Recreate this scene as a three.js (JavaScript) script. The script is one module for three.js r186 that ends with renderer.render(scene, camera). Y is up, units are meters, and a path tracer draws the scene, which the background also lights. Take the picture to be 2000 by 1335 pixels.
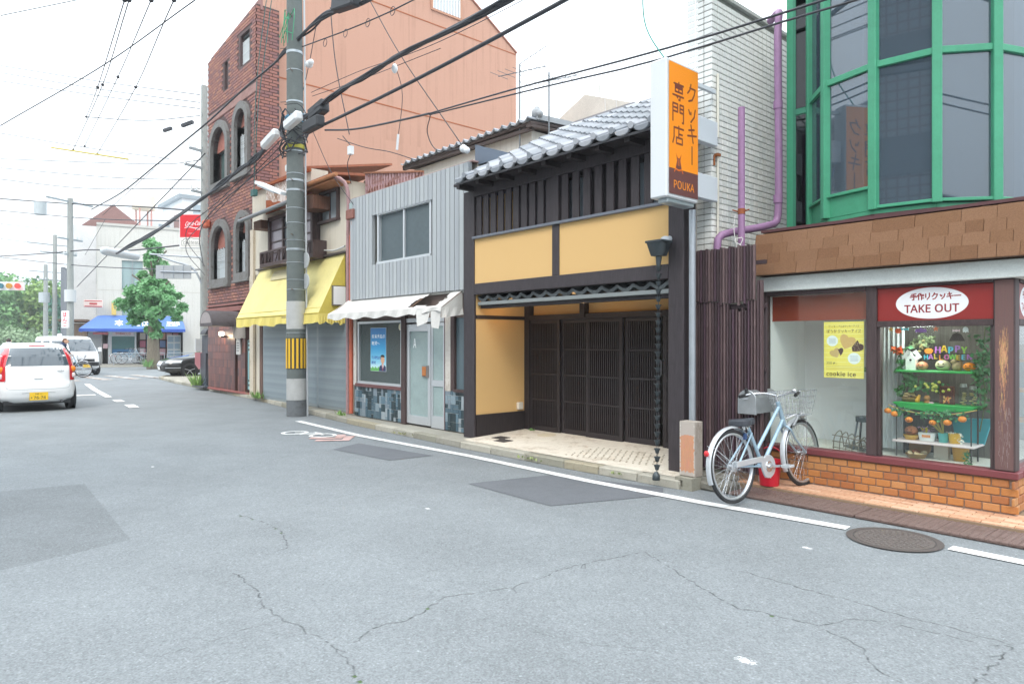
import * as THREE from 'three';
import { mergeGeometries } from 'three/addons/utils/BufferGeometryUtils.js';
import { MarchingCubes } from 'three/addons/objects/MarchingCubes.js';

// ---------- camera, sky, sun, exposure ----------
const W = 1024, H = 683;
const scene = new THREE.Scene();
const camera = new THREE.PerspectiveCamera(53.19, W / H, 0.05, 900);
camera.position.set(0, 1.5, 0);
camera.lookAt(-Math.cos(41.5 * Math.PI / 180), 1.5, -Math.sin(41.5 * Math.PI / 180));
const renderer = new THREE.WebGLRenderer({ antialias: true });
renderer.setSize(W, H);
renderer.toneMapping = THREE.LinearToneMapping;
renderer.toneMappingExposure = 1.64;
renderer.shadowMap.enabled = true;
{ // overcast sky: three times as bright overhead as at the horizon
  const w = 64, h = 256, d = new Float32Array(w * h * 4);
  for (let j = 0; j < h; j++) {
    const el = (j + 0.5) / h * Math.PI - Math.PI / 2, s = Math.max(0, Math.sin(el)), L = 0.72 * (1 + 2 * s);
    for (let i = 0; i < w; i++) { const o = (j * w + i) * 4; d[o] = L * 0.945; d[o + 1] = L * 1.015; d[o + 2] = L * 1.075; d[o + 3] = 1; }
  }
  const sky = new THREE.DataTexture(d, w, h, THREE.RGBAFormat, THREE.FloatType);
  sky.mapping = THREE.EquirectangularReflectionMapping; sky.magFilter = sky.minFilter = THREE.LinearFilter; sky.needsUpdate = true;
  scene.background = sky; scene.environment = sky;
}
const sun = new THREE.DirectionalLight(0xfff3e4, 0.9);
sun.position.set(8, 30, 17); sun.target.position.set(-8, 0, -5);
sun.castShadow = true; sun.shadow.radius = 36; sun.shadow.mapSize.set(2048, 2048);
Object.assign(sun.shadow.camera, { left: -40, right: 40, top: 40, bottom: -40, near: 1, far: 120 });
scene.add(sun, sun.target);
scene.fog = new THREE.FogExp2(0xeef3f8, 0.0011);

// ---------- helpers ----------
function rng(seed) { let s = seed >>> 0; return () => { s = (s + 0x6d2b79f5) | 0; let t = Math.imul(s ^ (s >>> 15), 1 | s); t = (t + Math.imul(t ^ (t >>> 7), 61 | t)) ^ t; return ((t ^ (t >>> 14)) >>> 0) / 4294967296; }; }
const R = rng(7), rr = (a, b) => a + (b - a) * R(), V = (x, y, z) => new THREE.Vector3(x, y, z), PI = Math.PI;
const pick = (a) => a[Math.floor(R() * a.length)];
// tileable value noise
function noise2(n, seed) { const r = rng(seed), g = Float32Array.from({ length: n * n }, () => r()); return (u, v) => { const x = u * n, y = v * n, i = Math.floor(x), j = Math.floor(y), f = x - i, e = y - j, s = f * f * (3 - 2 * f), t = e * e * (3 - 2 * e), G = (a, b) => g[((b % n + n) % n) * n + (a % n + n) % n]; return (G(i, j) * (1 - s) + G(i + 1, j) * s) * (1 - t) + (G(i, j + 1) * (1 - s) + G(i + 1, j + 1) * s) * t; }; }
function tex(w, h, fn, srgb = true) { // fn(u, v) -> grey or [r, g, b], 0..1
  const d = new Uint8Array(w * h * 4);
  for (let j = 0; j < h; j++) for (let i = 0; i < w; i++) { const c = fn((i + 0.5) / w, (j + 0.5) / h), o = (j * w + i) * 4; for (let k = 0; k < 3; k++) d[o + k] = Math.max(0, Math.min(255, (c.length ? c[k] : c) * 255)); d[o + 3] = 255; }
  const t = new THREE.DataTexture(d, w, h); t.wrapS = t.wrapT = THREE.RepeatWrapping; t.magFilter = THREE.LinearFilter; t.minFilter = THREE.LinearMipmapLinearFilter; t.generateMipmaps = true; if (srgb) t.colorSpace = THREE.SRGBColorSpace; t.needsUpdate = true; return t;
}
function rep(t, rx, ry = rx) { const c = t.clone(); c.repeat.set(rx, ry); c.needsUpdate = true; return c; }
function canvas(w, h, draw, o = {}) { const c = document.createElement('canvas'); c.width = w; c.height = h; const g = c.getContext('2d'); draw(g, w, h); const t = new THREE.CanvasTexture(c); if (!o.data) t.colorSpace = THREE.SRGBColorSpace; t.anisotropy = 8; if (o.wrap) t.wrapS = t.wrapT = THREE.RepeatWrapping; return t; }
const nA = noise2(8, 11), nB = noise2(32, 12), nC = noise2(128, 13), nD = noise2(256, 14);
const fbm = (u, v) => nA(u, v) * 0.5 + nB(u, v) * 0.28 + nC(u, v) * 0.22;
const T = {
  mottle: tex(512, 512, (u, v) => 0.9 + 0.1 * fbm(u, v) + 0.05 * (nD(u, v) - 0.5)),           // soft uneven tone
  grain: tex(512, 512, (u, v) => 0.8 + 0.12 * nC(u, v) + 0.16 * nD(u * 2, v * 2)),
  dirt: tex(512, 512, (u, v) => { const a = fbm(u, v), b = nB(u * 1, v * 0.25) * 0.5 + nC(u, v * 0.25) * 0.5; const k = Math.max(0, a - 0.5) * 1.3 + Math.max(0, b - 0.6) * 0.9; return [0.985 - k * 0.3, 0.985 - k * 0.35, 0.985 - k * 0.4]; }),
  rust: tex(512, 512, (u, v) => { const a = fbm(u, v), b = nC(u, v * 0.25); const k = Math.max(0, a - 0.46) * 1.6 + Math.max(0, b - 0.6) * 0.8; return [1 - k * 0.7, 1 - k * 1.05, 1 - k * 1.3]; }),
  wood: tex(512, 512, (u, v) => { const a = nC(u, v * 0.06) * 0.5 + nD(u, v * 0.05) * 0.3 + nB(u, v * 0.12) * 0.4; const s = nD(u * 1, v * 0.4) > 0.86 ? 0.1 : 0; return 0.68 + 0.3 * a + s; }),
  streak: tex(512, 512, (u, v) => { const s = nC(u, v * 0.03) * 0.5 + nD(u, v * 0.02) * 0.3 + fbm(u, v) * 0.4; const k = Math.max(0, s - 0.66) * 0.18; return [1 - k, 1 - k * 1.05, 1 - k * 1.15]; }),
  bump: tex(512, 512, (u, v) => 0.5 * nC(u, v) + 0.5 * nD(u, v), false),
};
const MATS = new Map();
function S(hex, rough = 0.8, o = {}) { // hex: base colour in sRGB
  const key = hex + rough + JSON.stringify(o); if (MATS.has(key)) return MATS.get(key);
  const p = { color: new THREE.Color(hex), roughness: rough };
  if (o.t) p.map = rep(T[o.t], ...(o.r || [0.6]));
  if (o.b) { p.bumpMap = rep(T.bump, ...(o.br || [2])); p.bumpScale = o.b; }
  if (o.metal) p.metalness = o.metal;
  if (o.side) p.side = THREE.DoubleSide;
  let m;
  if (o.phys) { Object.assign(p, o.phys); if (p.sheenColor) p.sheenColor = new THREE.Color(p.sheenColor); if (p.attenuationColor) p.attenuationColor = new THREE.Color(p.attenuationColor); m = new THREE.MeshPhysicalMaterial(p); } else m = new THREE.MeshStandardMaterial(p);
  if (o.glow) { m.emissive = new THREE.Color(o.glowc || hex); m.emissiveIntensity = o.glow; }
  m.name = 'm' + MATS.size; MATS.set(key, m); return m;
}
const texMat = (t, rough = 0.6, o = {}) => new THREE.MeshStandardMaterial({ map: t, roughness: rough, ...o });
const GLASS = (tint = '#ffffff', rough = 0.02) => S(tint, rough, { phys: { transmission: 1, thickness: 0, ior: 1.52 } });

const used = {};
function numbered(n) { const k = used[n] = (used[n] ?? -1) + 1; return k ? n + '_' + String(k).padStart(3, '0') : n; }
function thing(name, label, category, [x, y, z] = [0, 0, 0], o = {}) {
  const g = new THREE.Group(); g.name = numbered(name); g.position.set(x, y, z); g.rotation.y = o.turn || 0;
  g.userData = { label, category }; if (o.group) g.userData.group = o.group; if (o.kind) g.userData.kind = o.kind;
  g._base = o.local ? V(0, 0, 0) : V(x, y, z); scene.add(g); return g;
}
const baseOf = (o) => { while (o && !o._base) o = o.parent; return o ? o._base : V(0, 0, 0); };
function uvm(g) { // uv in metres on the plane each face looks along
  if (g.userData.keepUV) return g;
  if (g.index) { const n = g.toNonIndexed(); n.userData = g.userData; g = n; }
  const p = g.attributes.position, n = g.attributes.normal || (g.computeVertexNormals(), g.attributes.normal), uv = new Float32Array(p.count * 2), a = V(0, 0, 0), b = V(0, 0, 0), c = V(0, 0, 0);
  for (let i = 0; i < p.count; i += 3) {
    a.fromBufferAttribute(p, i); b.fromBufferAttribute(p, i + 1).sub(a); c.fromBufferAttribute(p, i + 2).sub(a); b.cross(c);
    const ax = Math.abs(b.x), ay = Math.abs(b.y), az = Math.abs(b.z);
    for (let k = 0; k < 3; k++) { const X = p.getX(i + k), Y = p.getY(i + k), Z = p.getZ(i + k), o = (i + k) * 2; if (ay >= ax && ay >= az) { uv[o] = X; uv[o + 1] = Z; } else if (ax > az) { uv[o] = Z; uv[o + 1] = Y; } else { uv[o] = X; uv[o + 1] = Y; } }
  }
  g.setAttribute('uv', new THREE.BufferAttribute(uv, 2)); return g;
}
function prep(g) { g = uvm(g); if (g.index) g = g.toNonIndexed(); for (const k of Object.keys(g.attributes)) if (!['position', 'normal', 'uv'].includes(k)) g.deleteAttribute(k); if (!g.attributes.normal) g.computeVertexNormals(); return g; }
function merge(list) { list = list.flat(9).filter(Boolean).map(prep); return list.length === 1 ? list[0] : mergeGeometries(list); }
function apart(list) { // groups geometries that stand well clear of one another
  const bx = list.map((g) => { g.computeBoundingBox(); return g.boundingBox; }), id = list.map((_, i) => i), f = (i) => id[i] === i ? i : (id[i] = f(id[i])), d = bx.map((b) => b.getSize(V(0, 0, 0)).length());
  for (let i = 0; i < list.length; i++) for (let j = 0; j < i; j++) { const a = bx[i], b = bx[j], gap = Math.hypot(...['x', 'y', 'z'].map((k) => Math.max(0, a.min[k] - b.max[k], b.min[k] - a.max[k]))); if (gap < 0.5 * Math.max(d[i], d[j])) id[f(i)] = f(j); }
  const m = new Map(); list.forEach((g, i) => { const k = f(i); m.has(k) ? m.get(k).push(g) : m.set(k, [g]); }); return [...m.values()];
}
function mk(parent, name, mat, geos, label) { // one named mesh; geometry is given in the coordinates of the root's world
  if (Array.isArray(geos) && parent !== scene) { const list = geos.flat(9).filter(Boolean); if (list.length > 1 && list.length < 60) { const c = apart(list); if (c.length > 1 && c.length <= 14) return c.map((q) => mk(parent, name, mat, q.length > 1 ? merge(q) : q[0], label))[0]; geos = list; } }
  const g = merge([geos]), b = baseOf(parent); if (b.lengthSq()) g.translate(-b.x, -b.y, -b.z);
  const m = new THREE.Mesh(g, mat); m.name = parent === scene ? numbered(name) : name; m.castShadow = m.receiveShadow = true; if (label) m.userData.label = label; parent.add(m); return m;
}
function piece(parent, name, geo, mat, x, y, z, ry = 0, rx = 0, rz = 0) { // a mesh that shares its geometry (already prepared)
  const b = baseOf(parent), m = new THREE.Mesh(geo, mat); m.name = name; m.position.set(x - b.x, y - b.y, z - b.z); m.rotation.set(rx, ry, rz); m.castShadow = m.receiveShadow = true; parent.add(m); return m;
}
const mks = (p, n, m, list, l) => list.map((g) => mk(p, n, m, g, l));
function struct(name, mat, geos) { const m = mk(scene, name, mat, geos); m.userData.kind = 'structure'; return m; }
function solo(name, label, category, mat, geos, o = {}) { const m = mk(scene, name, mat, geos); m.userData = { label, category }; if (o.group) m.userData.group = o.group; if (o.kind) m.userData.kind = o.kind; return m; }
// box from min to max, with a chamfer
function B(x0, x1, y0, y1, z0, z1, ch = 0) {
  if (x0 > x1) [x0, x1] = [x1, x0]; if (y0 > y1) [y0, y1] = [y1, y0]; if (z0 > z1) [z0, z1] = [z1, z0];
  const sx = x1 - x0, sy = y1 - y0, sz = z1 - z0;
  if (!ch) { const g = new THREE.BoxGeometry(sx, sy, sz); g.translate((x0 + x1) / 2, (y0 + y1) / 2, (z0 + z1) / 2); return g; }
  ch = Math.min(ch, sx / 3, sy / 3, sz / 3);
  const h = [sx / 2, sy / 2, sz / 2], pos = [], C = V((x0 + x1) / 2, (y0 + y1) / 2, (z0 + z1) / 2);
  const pt = (s, ax) => { const p = [0, 1, 2].map((k) => s[k] * (h[k] - (k === ax ? 0 : ch))); return V(...p).add(C); };
  const poly = (...q) => { const n = q[1].clone().sub(q[0]).cross(q[2].clone().sub(q[0])), m = q.reduce((a, b) => a.add(b), V(0, 0, 0)).multiplyScalar(1 / q.length).sub(C); if (n.dot(m) < 0) q.reverse(); for (let i = 2; i < q.length; i++) pos.push(...q[0].toArray(), ...q[i - 1].toArray(), ...q[i].toArray()); };
  for (let a = 0; a < 3; a++) { const b = (a + 1) % 3, c = (a + 2) % 3; for (const s of [-1, 1]) { const f = (u, v) => { const t = []; t[a] = s; t[b] = u; t[c] = v; return pt(t, a); }; poly(f(-1, -1), f(1, -1), f(1, 1), f(-1, 1)); }
    for (const u of [-1, 1]) for (const v of [-1, 1]) { const f = (w, ax) => { const t = []; t[a] = w; t[b] = u; t[c] = v; return pt(t, ax); }; poly(f(-1, b), f(1, b), f(1, c), f(-1, c)); } }
  for (const i of [-1, 1]) for (const j of [-1, 1]) for (const k of [-1, 1]) poly(pt([i, j, k], 0), pt([i, j, k], 1), pt([i, j, k], 2));
  const g = new THREE.BufferGeometry(); g.setAttribute('position', new THREE.Float32BufferAttribute(pos, 3)); g.computeVertexNormals(); return g;
}
// a rod between two points, round or square
function rod(a, b, r, r2 = r, n = 8) { a = a.isVector3 ? a : V(...a); b = b.isVector3 ? b : V(...b); const d = b.clone().sub(a), g = new THREE.CylinderGeometry(r2, r, d.length(), n); g.translate(0, d.length() / 2, 0); g.applyQuaternion(new THREE.Quaternion().setFromUnitVectors(V(0, 1, 0), d.normalize())); g.translate(a.x, a.y, a.z); return g; }
function bar(a, b, w, t) { a = a.isVector3 ? a : V(...a); b = b.isVector3 ? b : V(...b); const d = b.clone().sub(a), g = B(-w / 2, w / 2, 0, d.length(), -t / 2, t / 2); const y = d.clone().normalize(), z0 = Math.abs(y.y) > 0.99 ? V(0, 0, 1) : V(0, 1, 0), x = y.clone().cross(z0).normalize(), z = x.clone().cross(y); g.applyMatrix4(new THREE.Matrix4().makeBasis(x, y, z).setPosition(a)); return g; }
function tube(pts, r, n = 6, seg) { const c = new THREE.CatmullRomCurve3(pts.map((p) => p.isVector3 ? p : V(...p)), false, 'centripetal'); return new THREE.TubeGeometry(c, seg || Math.max(4, (pts.length - 1) * 4), r, n); }
function quad(a, b, c, d) { const g = new THREE.BufferGeometry(); const P = [a, b, c, a, c, d].flat(); g.setAttribute('position', new THREE.Float32BufferAttribute(P, 3)); g.setAttribute('uv', new THREE.Float32BufferAttribute([0, 0, 1, 0, 1, 1, 0, 0, 1, 1, 0, 1], 2)); g.computeVertexNormals(); return g; }
const keep = (g) => { g.userData.keepUV = true; return g; };
function face(x0, x1, y0, y1, z) { return keep(quad([x0, y0, z], [x1, y0, z], [x1, y1, z], [x0, y1, z])); } // looks towards +z
function faceX(x, z0, z1, y0, y1) { return keep(quad([x, y0, z0], [x, y0, z1], [x, y1, z1], [x, y1, z0])); } // looks towards +x for z0 > z1
function shape(pts) { const s = new THREE.Shape(); pts.forEach((p, i) => i ? s.lineTo(p[0], p[1]) : s.moveTo(p[0], p[1])); return s; }
function ext(sh, d, o = {}) { return new THREE.ExtrudeGeometry(sh, { depth: d, bevelEnabled: !!o.bev, bevelThickness: o.bev || 0, bevelSize: o.bev || 0, bevelSegments: 1, curveSegments: o.cs || 8 }); }
function wallHoles(x0, x1, y0, y1, z0, z1, holes) { const s = shape([[x0, y0], [x1, y0], [x1, y1], [x0, y1]]); for (const h of holes) s.holes.push(h.getPoints ? h : new THREE.Path(shape([[h[0], h[2]], [h[0], h[3]], [h[1], h[3]], [h[1], h[2]]]).getPoints())); const g = ext(s, z1 - z0); g.translate(0, 0, z0); return g; }
function lathe(pts, n = 16) { return new THREE.LatheGeometry(pts.map((p) => new THREE.Vector2(p[0], p[1])), n); }
function sph(x, y, z, r, sy = 1, sx = 1, sz = 1, n = 12) { const g = new THREE.SphereGeometry(r, n, Math.max(6, n * 0.7 | 0)); g.scale(sx, sy, sz); g.translate(x, y, z); return g; }
function mv(g, x, y, z) { g.translate(x, y, z); return g; }
function sheet(pts, y) { const g = new THREE.ShapeGeometry(shape(pts.map((p) => [p[0], -p[1]]))); g.rotateX(-PI / 2); g.translate(0, y, 0); return g; }
function copyOf(o, [x, y, z], turn, label, group) { const c = o.clone(); c.name = numbered(o.name.replace(/_\d+$/, '')); c.position.set(x, y, z); c.rotation.y = turn; c._base = V(x, y, z); c.userData = { ...o.userData }; if (label) c.userData.label = label; if (group) c.userData.group = group; scene.add(c); return c; }
// Japanese letters as strokes on a 10 x 10 grid: two digits per point
const GL = {
  ク: '403315 3282755829', ッ: '2335 4445 827649', キ: '2372 1695 4069', ー: '1595', '|': '5159', ア: '118164 505439', イ: '8046 04? 5459', ス: '1181 81562819 5689',
  専: '1191 2282852522 2383 5055 0797 676959 3748', 門: '0009 00404404 0242 60909989 606494 6292', 店: '5051 1191 111609 5256 5484 3686893936',
  手: '8021 1383 0595 515939', 作: '3004 2329 5043 5292 6269 6494 6797', り: '2126 707549', 本: '0292 5059 5207 5297 3777', '・': '5556', た: '1262 3019 5494 576999',
  ば: '1019 3383 6068493857 5789 8081 9091', ぽ: '1019 3282 3585 6068493857 5789 90919290', は: '1019 3383 6068493857 5789', こ: '218172 263888', ん: '50093556587996', う: '4161 235485785949', か: '1363756849 4029 8194',
  教: '1151 3034 0444 3405 2545475935 0848 6045 6292 825849 5699', 育: '5051 1191 412474 8374 25858949 2529 2686 2787', 負: '402384 40706242 2373787323 2474 2676 3819 6889', 担: '0232 202918 0625 4181884841 4585 3999', の: '524819155182877859',
  軽: '0141 1242461612 1444 2029 0747 518155 5285 4676 7179 4999', 減: '0011 0415 0918 3191 31350  4353 4565684845 6070787999 9184 8081', へ: '062397', 公: '4013 6094 413858 7799', 明: '11313717 1434 60906967 6090 9089 6393 6696', 党: '5052 2032 8062 1303 1393 3474777434 4619 66 6999', 挑: '0232 202918 0625 5049 6066 7078 9182 4563', 戦: '1232 1131 12363216 2429 0747 5292 60758999 8477 8091',
  京: '5051 1191 2373762623 565949 3719 7789', 都: '1242 0454 3035 5106 1646491916 1747 6069 609085 6585 8588', あ: '1282 4047 6325172838746477', 書: '2181 81842 1 0292 1484 0696 5057 2787892927', 堀: '1252 3038 0858 6191 6164 6294 6469 75799578', 円: '09118191 1119 1181 8189 1585 5155', さ: '1393 5076 2638', タ: '403315 3282755829 4467', バ: '3306 6396 7172 9192', コ: '228288 2888',
};
function glyph(g, ch, x, y, w, h, lw) { // (x, y) the top left corner
  const d = GL[ch]; if (!d) return; g.lineWidth = lw; g.lineCap = 'round'; g.lineJoin = 'round';
  for (const st of d.split(' ')) { const s = st.replace(/\D/g, ''); if (s.length < 4) continue; g.beginPath(); for (let i = 0; i + 1 < s.length; i += 2) { const px = x + (+s[i] + 0.5) / 10 * w, py = y + (+s[i + 1] + 0.5) / 10 * h; i ? g.lineTo(px, py) : g.moveTo(px, py); } g.stroke(); }
}
function jp(g, text, x, y, size, o = {}) { let cx = x, cy = y; for (const ch of text) { if (GL[ch]) glyph(g, ch, cx, cy, size * (o.sx || 1), size, o.lw || size * 0.1); else if (ch !== ' ') { g.textBaseline = 'top'; g.fillText(ch, cx, cy); } if (o.vert) cy += size * (o.gap || 1.1); else cx += size * (o.sx || 1) * (o.gap || 1.08); } return [cx, cy]; }
// ---------- ground, road, kerbs, pavements ----------
const speck = (u, v, k) => { const a = nD(u * k, v * k), b = nC(u * k * 2 + 0.37, v * k * 2 + 0.11); return (a > 0.84 ? (a - 0.84) * 0.8 : 0) - (a < 0.16 ? (0.16 - a) * 0.6 : 0) + (b - 0.5) * 0.08; };
const asphaltTone = (l) => [l * 0.968, l * 1.01, l * 1.034];
const ASPH = 0.508;
const asphTile = tex(1024, 1024, (u, v) => { const l = ASPH + speck(u, v, 2) * 0.75 + (fbm(u, v) - 0.5) * 0.07; return asphaltTone(l); });
const CRACKS = [[-6.01, -2.15, -5.57, -2.22, -5.22, -2.20, -4.79, -2.05], [-4.51, -1.57, -4.13, -1.58, -3.83, -1.51, -3.53, -1.52, -3.29, -1.55, -3.09, -1.56, -2.85, -1.54, -2.68, -1.49],
  [-3.07, -1.66, -3.15, -1.85, -3.13, -2.03, -3.25, -2.39, -3.10, -2.75, -3.15, -3.34, -3.07, -3.67, -3.02, -3.94, -2.77, -3.84, -2.34, -3.61, -2.03, -3.49, -1.89, -3.55, -1.70, -3.58, -1.62, -3.60, -1.54, -3.83, -1.40, -3.92, -1.22, -3.95, -1.00, -4.00, -0.88, -4.06],
  [-1.57, -3.57, -1.36, -3.50, -1.33, -3.43, -1.22, -3.31, -1.11, -3.27], [-0.88, -4.06, -0.89, -3.76, -0.90, -3.50], [-2.35, -4.07, -1.87, -4.08, -1.67, -4.09, -1.43, -4.08, -1.22, -4.09, -0.89, -4.08], [-3.54, -0.89, -3.56, -1.11, -3.58, -1.37, -3.53, -1.52],
  [-11.05, 0, -11.05, -0.89, -10.68, -1.86, -10.43, -2.76, -10.29, -3.41], [-7.76, -2.10, -8.18, -2.95, -8.80, -3.92], [-7.06, -4.73, -6.14, -3.38, -5.91, -2.83], [-4.18, -2.42, -3.50, -2.50, -3.10, -2.75], [-2.57, -2.41, -2.22, -2.57, -1.96, -2.71]];
const nearRoad = (() => {
  const w = 2048, h = 1024, c = document.createElement('canvas'); c.width = w; c.height = h; const g = c.getContext('2d'), r = rng(5);
  g.fillStyle = '#fff'; g.fillRect(0, 0, w, h);
  const X = (x) => (x + 12) / 12 * w, Y = (z) => (z + 6) / 6 * h;
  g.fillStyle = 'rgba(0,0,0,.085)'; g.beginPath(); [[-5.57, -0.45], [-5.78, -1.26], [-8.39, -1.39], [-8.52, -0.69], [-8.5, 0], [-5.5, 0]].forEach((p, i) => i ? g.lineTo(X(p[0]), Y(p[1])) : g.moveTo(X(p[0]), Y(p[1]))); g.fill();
  CRACKS.forEach((L, n) => { // broken, uneven lines with crumbled edges
    const faint = [6, 8, 9, 10, 11].includes(n) ? 0.4 : 1;
    for (let i = 0; i + 3 < L.length; i += 2) {
      const a = [X(L[i]), Y(L[i + 1])], b = [X(L[i + 2]), Y(L[i + 3])], len = Math.hypot(b[0] - a[0], b[1] - a[1]), k = Math.max(2, Math.round(len / 5)); let p = a, off = 0;
      for (let j = 1; j <= k; j++) { off = j === k ? 0 : off * 0.7 + (r() - 0.5) * 4.5; const nx = -(b[1] - a[1]) / len, ny = (b[0] - a[0]) / len, q = [a[0] + (b[0] - a[0]) * j / k + nx * off, a[1] + (b[1] - a[1]) * j / k + ny * off]; g.strokeStyle = `rgba(20,22,26,${(0.22 + 0.34 * r()) * faint})`; g.lineWidth = 0.7 + r() * 1.1; if (r() > 0.12) { g.beginPath(); g.moveTo(...p); g.lineTo(...q); g.stroke(); } if (r() < 0.1 && faint === 1) { g.beginPath(); g.moveTo(...q); g.lineTo(q[0] + (r() - 0.5) * 26, q[1] + (r() - 0.5) * 26); g.lineWidth = 0.8; g.stroke(); } if (r() < 0.02 && n < 3) { g.fillStyle = 'rgba(95,120,60,.7)'; g.fillRect(q[0], q[1], 4, 3); } p = q; }
    }
  });
  g.fillStyle = 'rgba(255,255,255,.0)';
  const spots = [[-1.68, -2.95, 7], [-9.0, -2.2, 4], [-2.3, -4.9, 5], [-5.1, -3.5, 4]], A = g.getImageData(0, 0, w, h).data, d = new Uint8Array(w * h * 4);
  for (let j = 0; j < h; j++) for (let i = 0; i < w; i++) {
    const u = i / w, v = j / h, o = (j * w + i) * 4, q = ((h - 1 - j) * w + i) * 4, wht = r() > 0.994 ? 0.16 * r() : 0;
    let l = ASPH + speck(u * 3, v * 1.5, 2) * 1.0 + (fbm(u * 2, v) - 0.5) * 0.07 + (r() - 0.5) * 0.085 + wht;
    const k = A[o] / 255, t = asphaltTone(l * k); for (let e = 0; e < 3; e++) d[q + e] = Math.max(0, Math.min(255, t[e] * 255)); if (A[o + 1] > A[o] + 8 && A[o] < 200) { d[q] = 70; d[q + 1] = 92; d[q + 2] = 52; } d[q + 3] = 255;
  }
  for (const [x, z, s] of spots) { const cx = X(x), cy = Y(z); for (let k = 0; k < 160; k++) { const px = Math.round(cx + (r() + r() - 1) * s * 1.4), py = Math.round(cy + (r() + r() - 1) * s * 0.8), q = ((h - 1 - py) * w + px) * 4; if (d[q + 3]) d[q] = d[q + 1] = d[q + 2] = 205; } }
  const t = new THREE.DataTexture(d, w, h); t.magFilter = THREE.LinearFilter; t.colorSpace = THREE.SRGBColorSpace; t.needsUpdate = true; return t;
})();
struct('ground', S('#8b8b88', 0.95), sheet([[-600, -600], [600, -600], [600, 600], [-600, 600]], -0.05));
const asphM = new THREE.MeshStandardMaterial({ map: rep(asphTile, 0.25), roughness: 0.88, bumpMap: rep(T.bump, 2), bumpScale: 0.003 });
struct('road', asphM, sheet([[-190, -75], [60, -75], [60, 4], [-190, 4]], 0));
const nearG = keep(quad([-12, 0.004, 0], [0, 0.004, 0], [0, 0.004, -6], [-12, 0.004, -6]));
struct('road_surfacing', new THREE.MeshStandardMaterial({ map: nearRoad, roughness: 0.88, bumpMap: rep(T.bump, 24, 12), bumpScale: 0.004 }), nearG);
const darkAsph = new THREE.MeshStandardMaterial({ map: rep(asphTile, 0.4), color: new THREE.Color(0.61, 0.6, 0.63), roughness: 0.9 });
struct('road_patch', darkAsph, sheet([[-5.70, -4.42], [-5.45, -5.45], [-4.2, -5.78], [-4.0, -5.5], [-4.43, -4.38]], 0.008));
struct('road_patch', darkAsph, sheet([[-8.77, -4.43], [-9.05, -4.98], [-7.42, -5.17], [-7.47, -4.54]], 0.008));
const paint = S('#eef0ef', 0.7, { t: 'dirt', r: [0.5], b: 0.002 });
function stripe(pts, w) { const L = [], Rr = []; pts.forEach((p, i) => { const a = pts[Math.max(0, i - 1)], b = pts[Math.min(pts.length - 1, i + 1)], l = Math.hypot(b[0] - a[0], b[1] - a[1]), nx = -(b[1] - a[1]) / l * w / 2, nz = (b[0] - a[0]) / l * w / 2; L.push([p[0] + nx, p[1] + nz]); Rr.unshift([p[0] - nx, p[1] - nz]); }); return sheet([...L, ...Rr], 0.012); }
const kerbLine = [[-4.05, -5.86], [-5.65, -5.82], [-7.7, -5.84], [-10.9, -6.0], [-13, -6.2], [-17.7, -6.74], [-22, -6.95], [-26.75, -7.25], [-30.2, -7.6], [-31.4, -8.2], [-31.8, -9.4], [-31.8, -60]];
struct('road_marking', paint, stripe([[-12.3, -5.5], [-9.7, -5.38], [-7.1, -5.5], [-4.94, -5.47], [-3.6, -5.52], [-2.31, -5.64]], 0.125));
struct('road_marking', paint, stripe([[-1.6, -5.66], [3, -5.6]], 0.125));
struct('road_marking', paint, stripe([[-28.2, -4.75], [-24.5, -4.35], [-21.0, -4.05]], 0.16));
for (const [a, b] of [[[-19.9, -4.0], [-19.2, -3.97]], [[-18.2, -3.93], [-17.3, -3.85]]]) struct('road_marking', paint, stripe([a, b], 0.2));
struct('road_marking', paint, stripe([[-22.2, -3.95], [-22.6, -1.0]], 0.35));
for (const z of [-5.6, -6.6, -7.6, -4.5]) struct('road_marking', S('#b9bcbd', 0.85, { t: 'rust', r: [0.6] }), stripe([[-34.5, z], [-30.5, z - 0.3]], 0.4));
{ // painted cycle symbol and arrow
  const m = struct('road_marking', paint, [sheet([[-10.62, -4.72], [-10.55, -4.66], [-10.3, -5.1], [-10.36, -5.15]], 0.012)]);
  const ring = (x, z) => { const g = new THREE.RingGeometry(0.16, 0.22, 20); g.rotateX(-PI / 2); g.translate(x, 0.0125, z); return g; };
  m.geometry = merge([ring(-10.75, -4.75), ring(-10.15, -4.95), stripe([[-10.75, -4.75], [-10.5, -5.0], [-10.2, -4.98]], 0.05), stripe([[-10.5, -4.72], [-10.3, -5.12]], 0.05), stripe([[-10.6, -5.02], [-10.4, -5.05]], 0.05)]);
  struct('road_marking', S('#c9a9a4', 0.85, { t: 'dirt', r: [0.5] }), [stripe([[-10.0, -4.66], [-9.72, -5.0], [-10.05, -5.22]], 0.17), stripe([[-9.72, -4.62], [-9.45, -4.98], [-9.8, -5.24]], 0.17)]);
}
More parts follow.
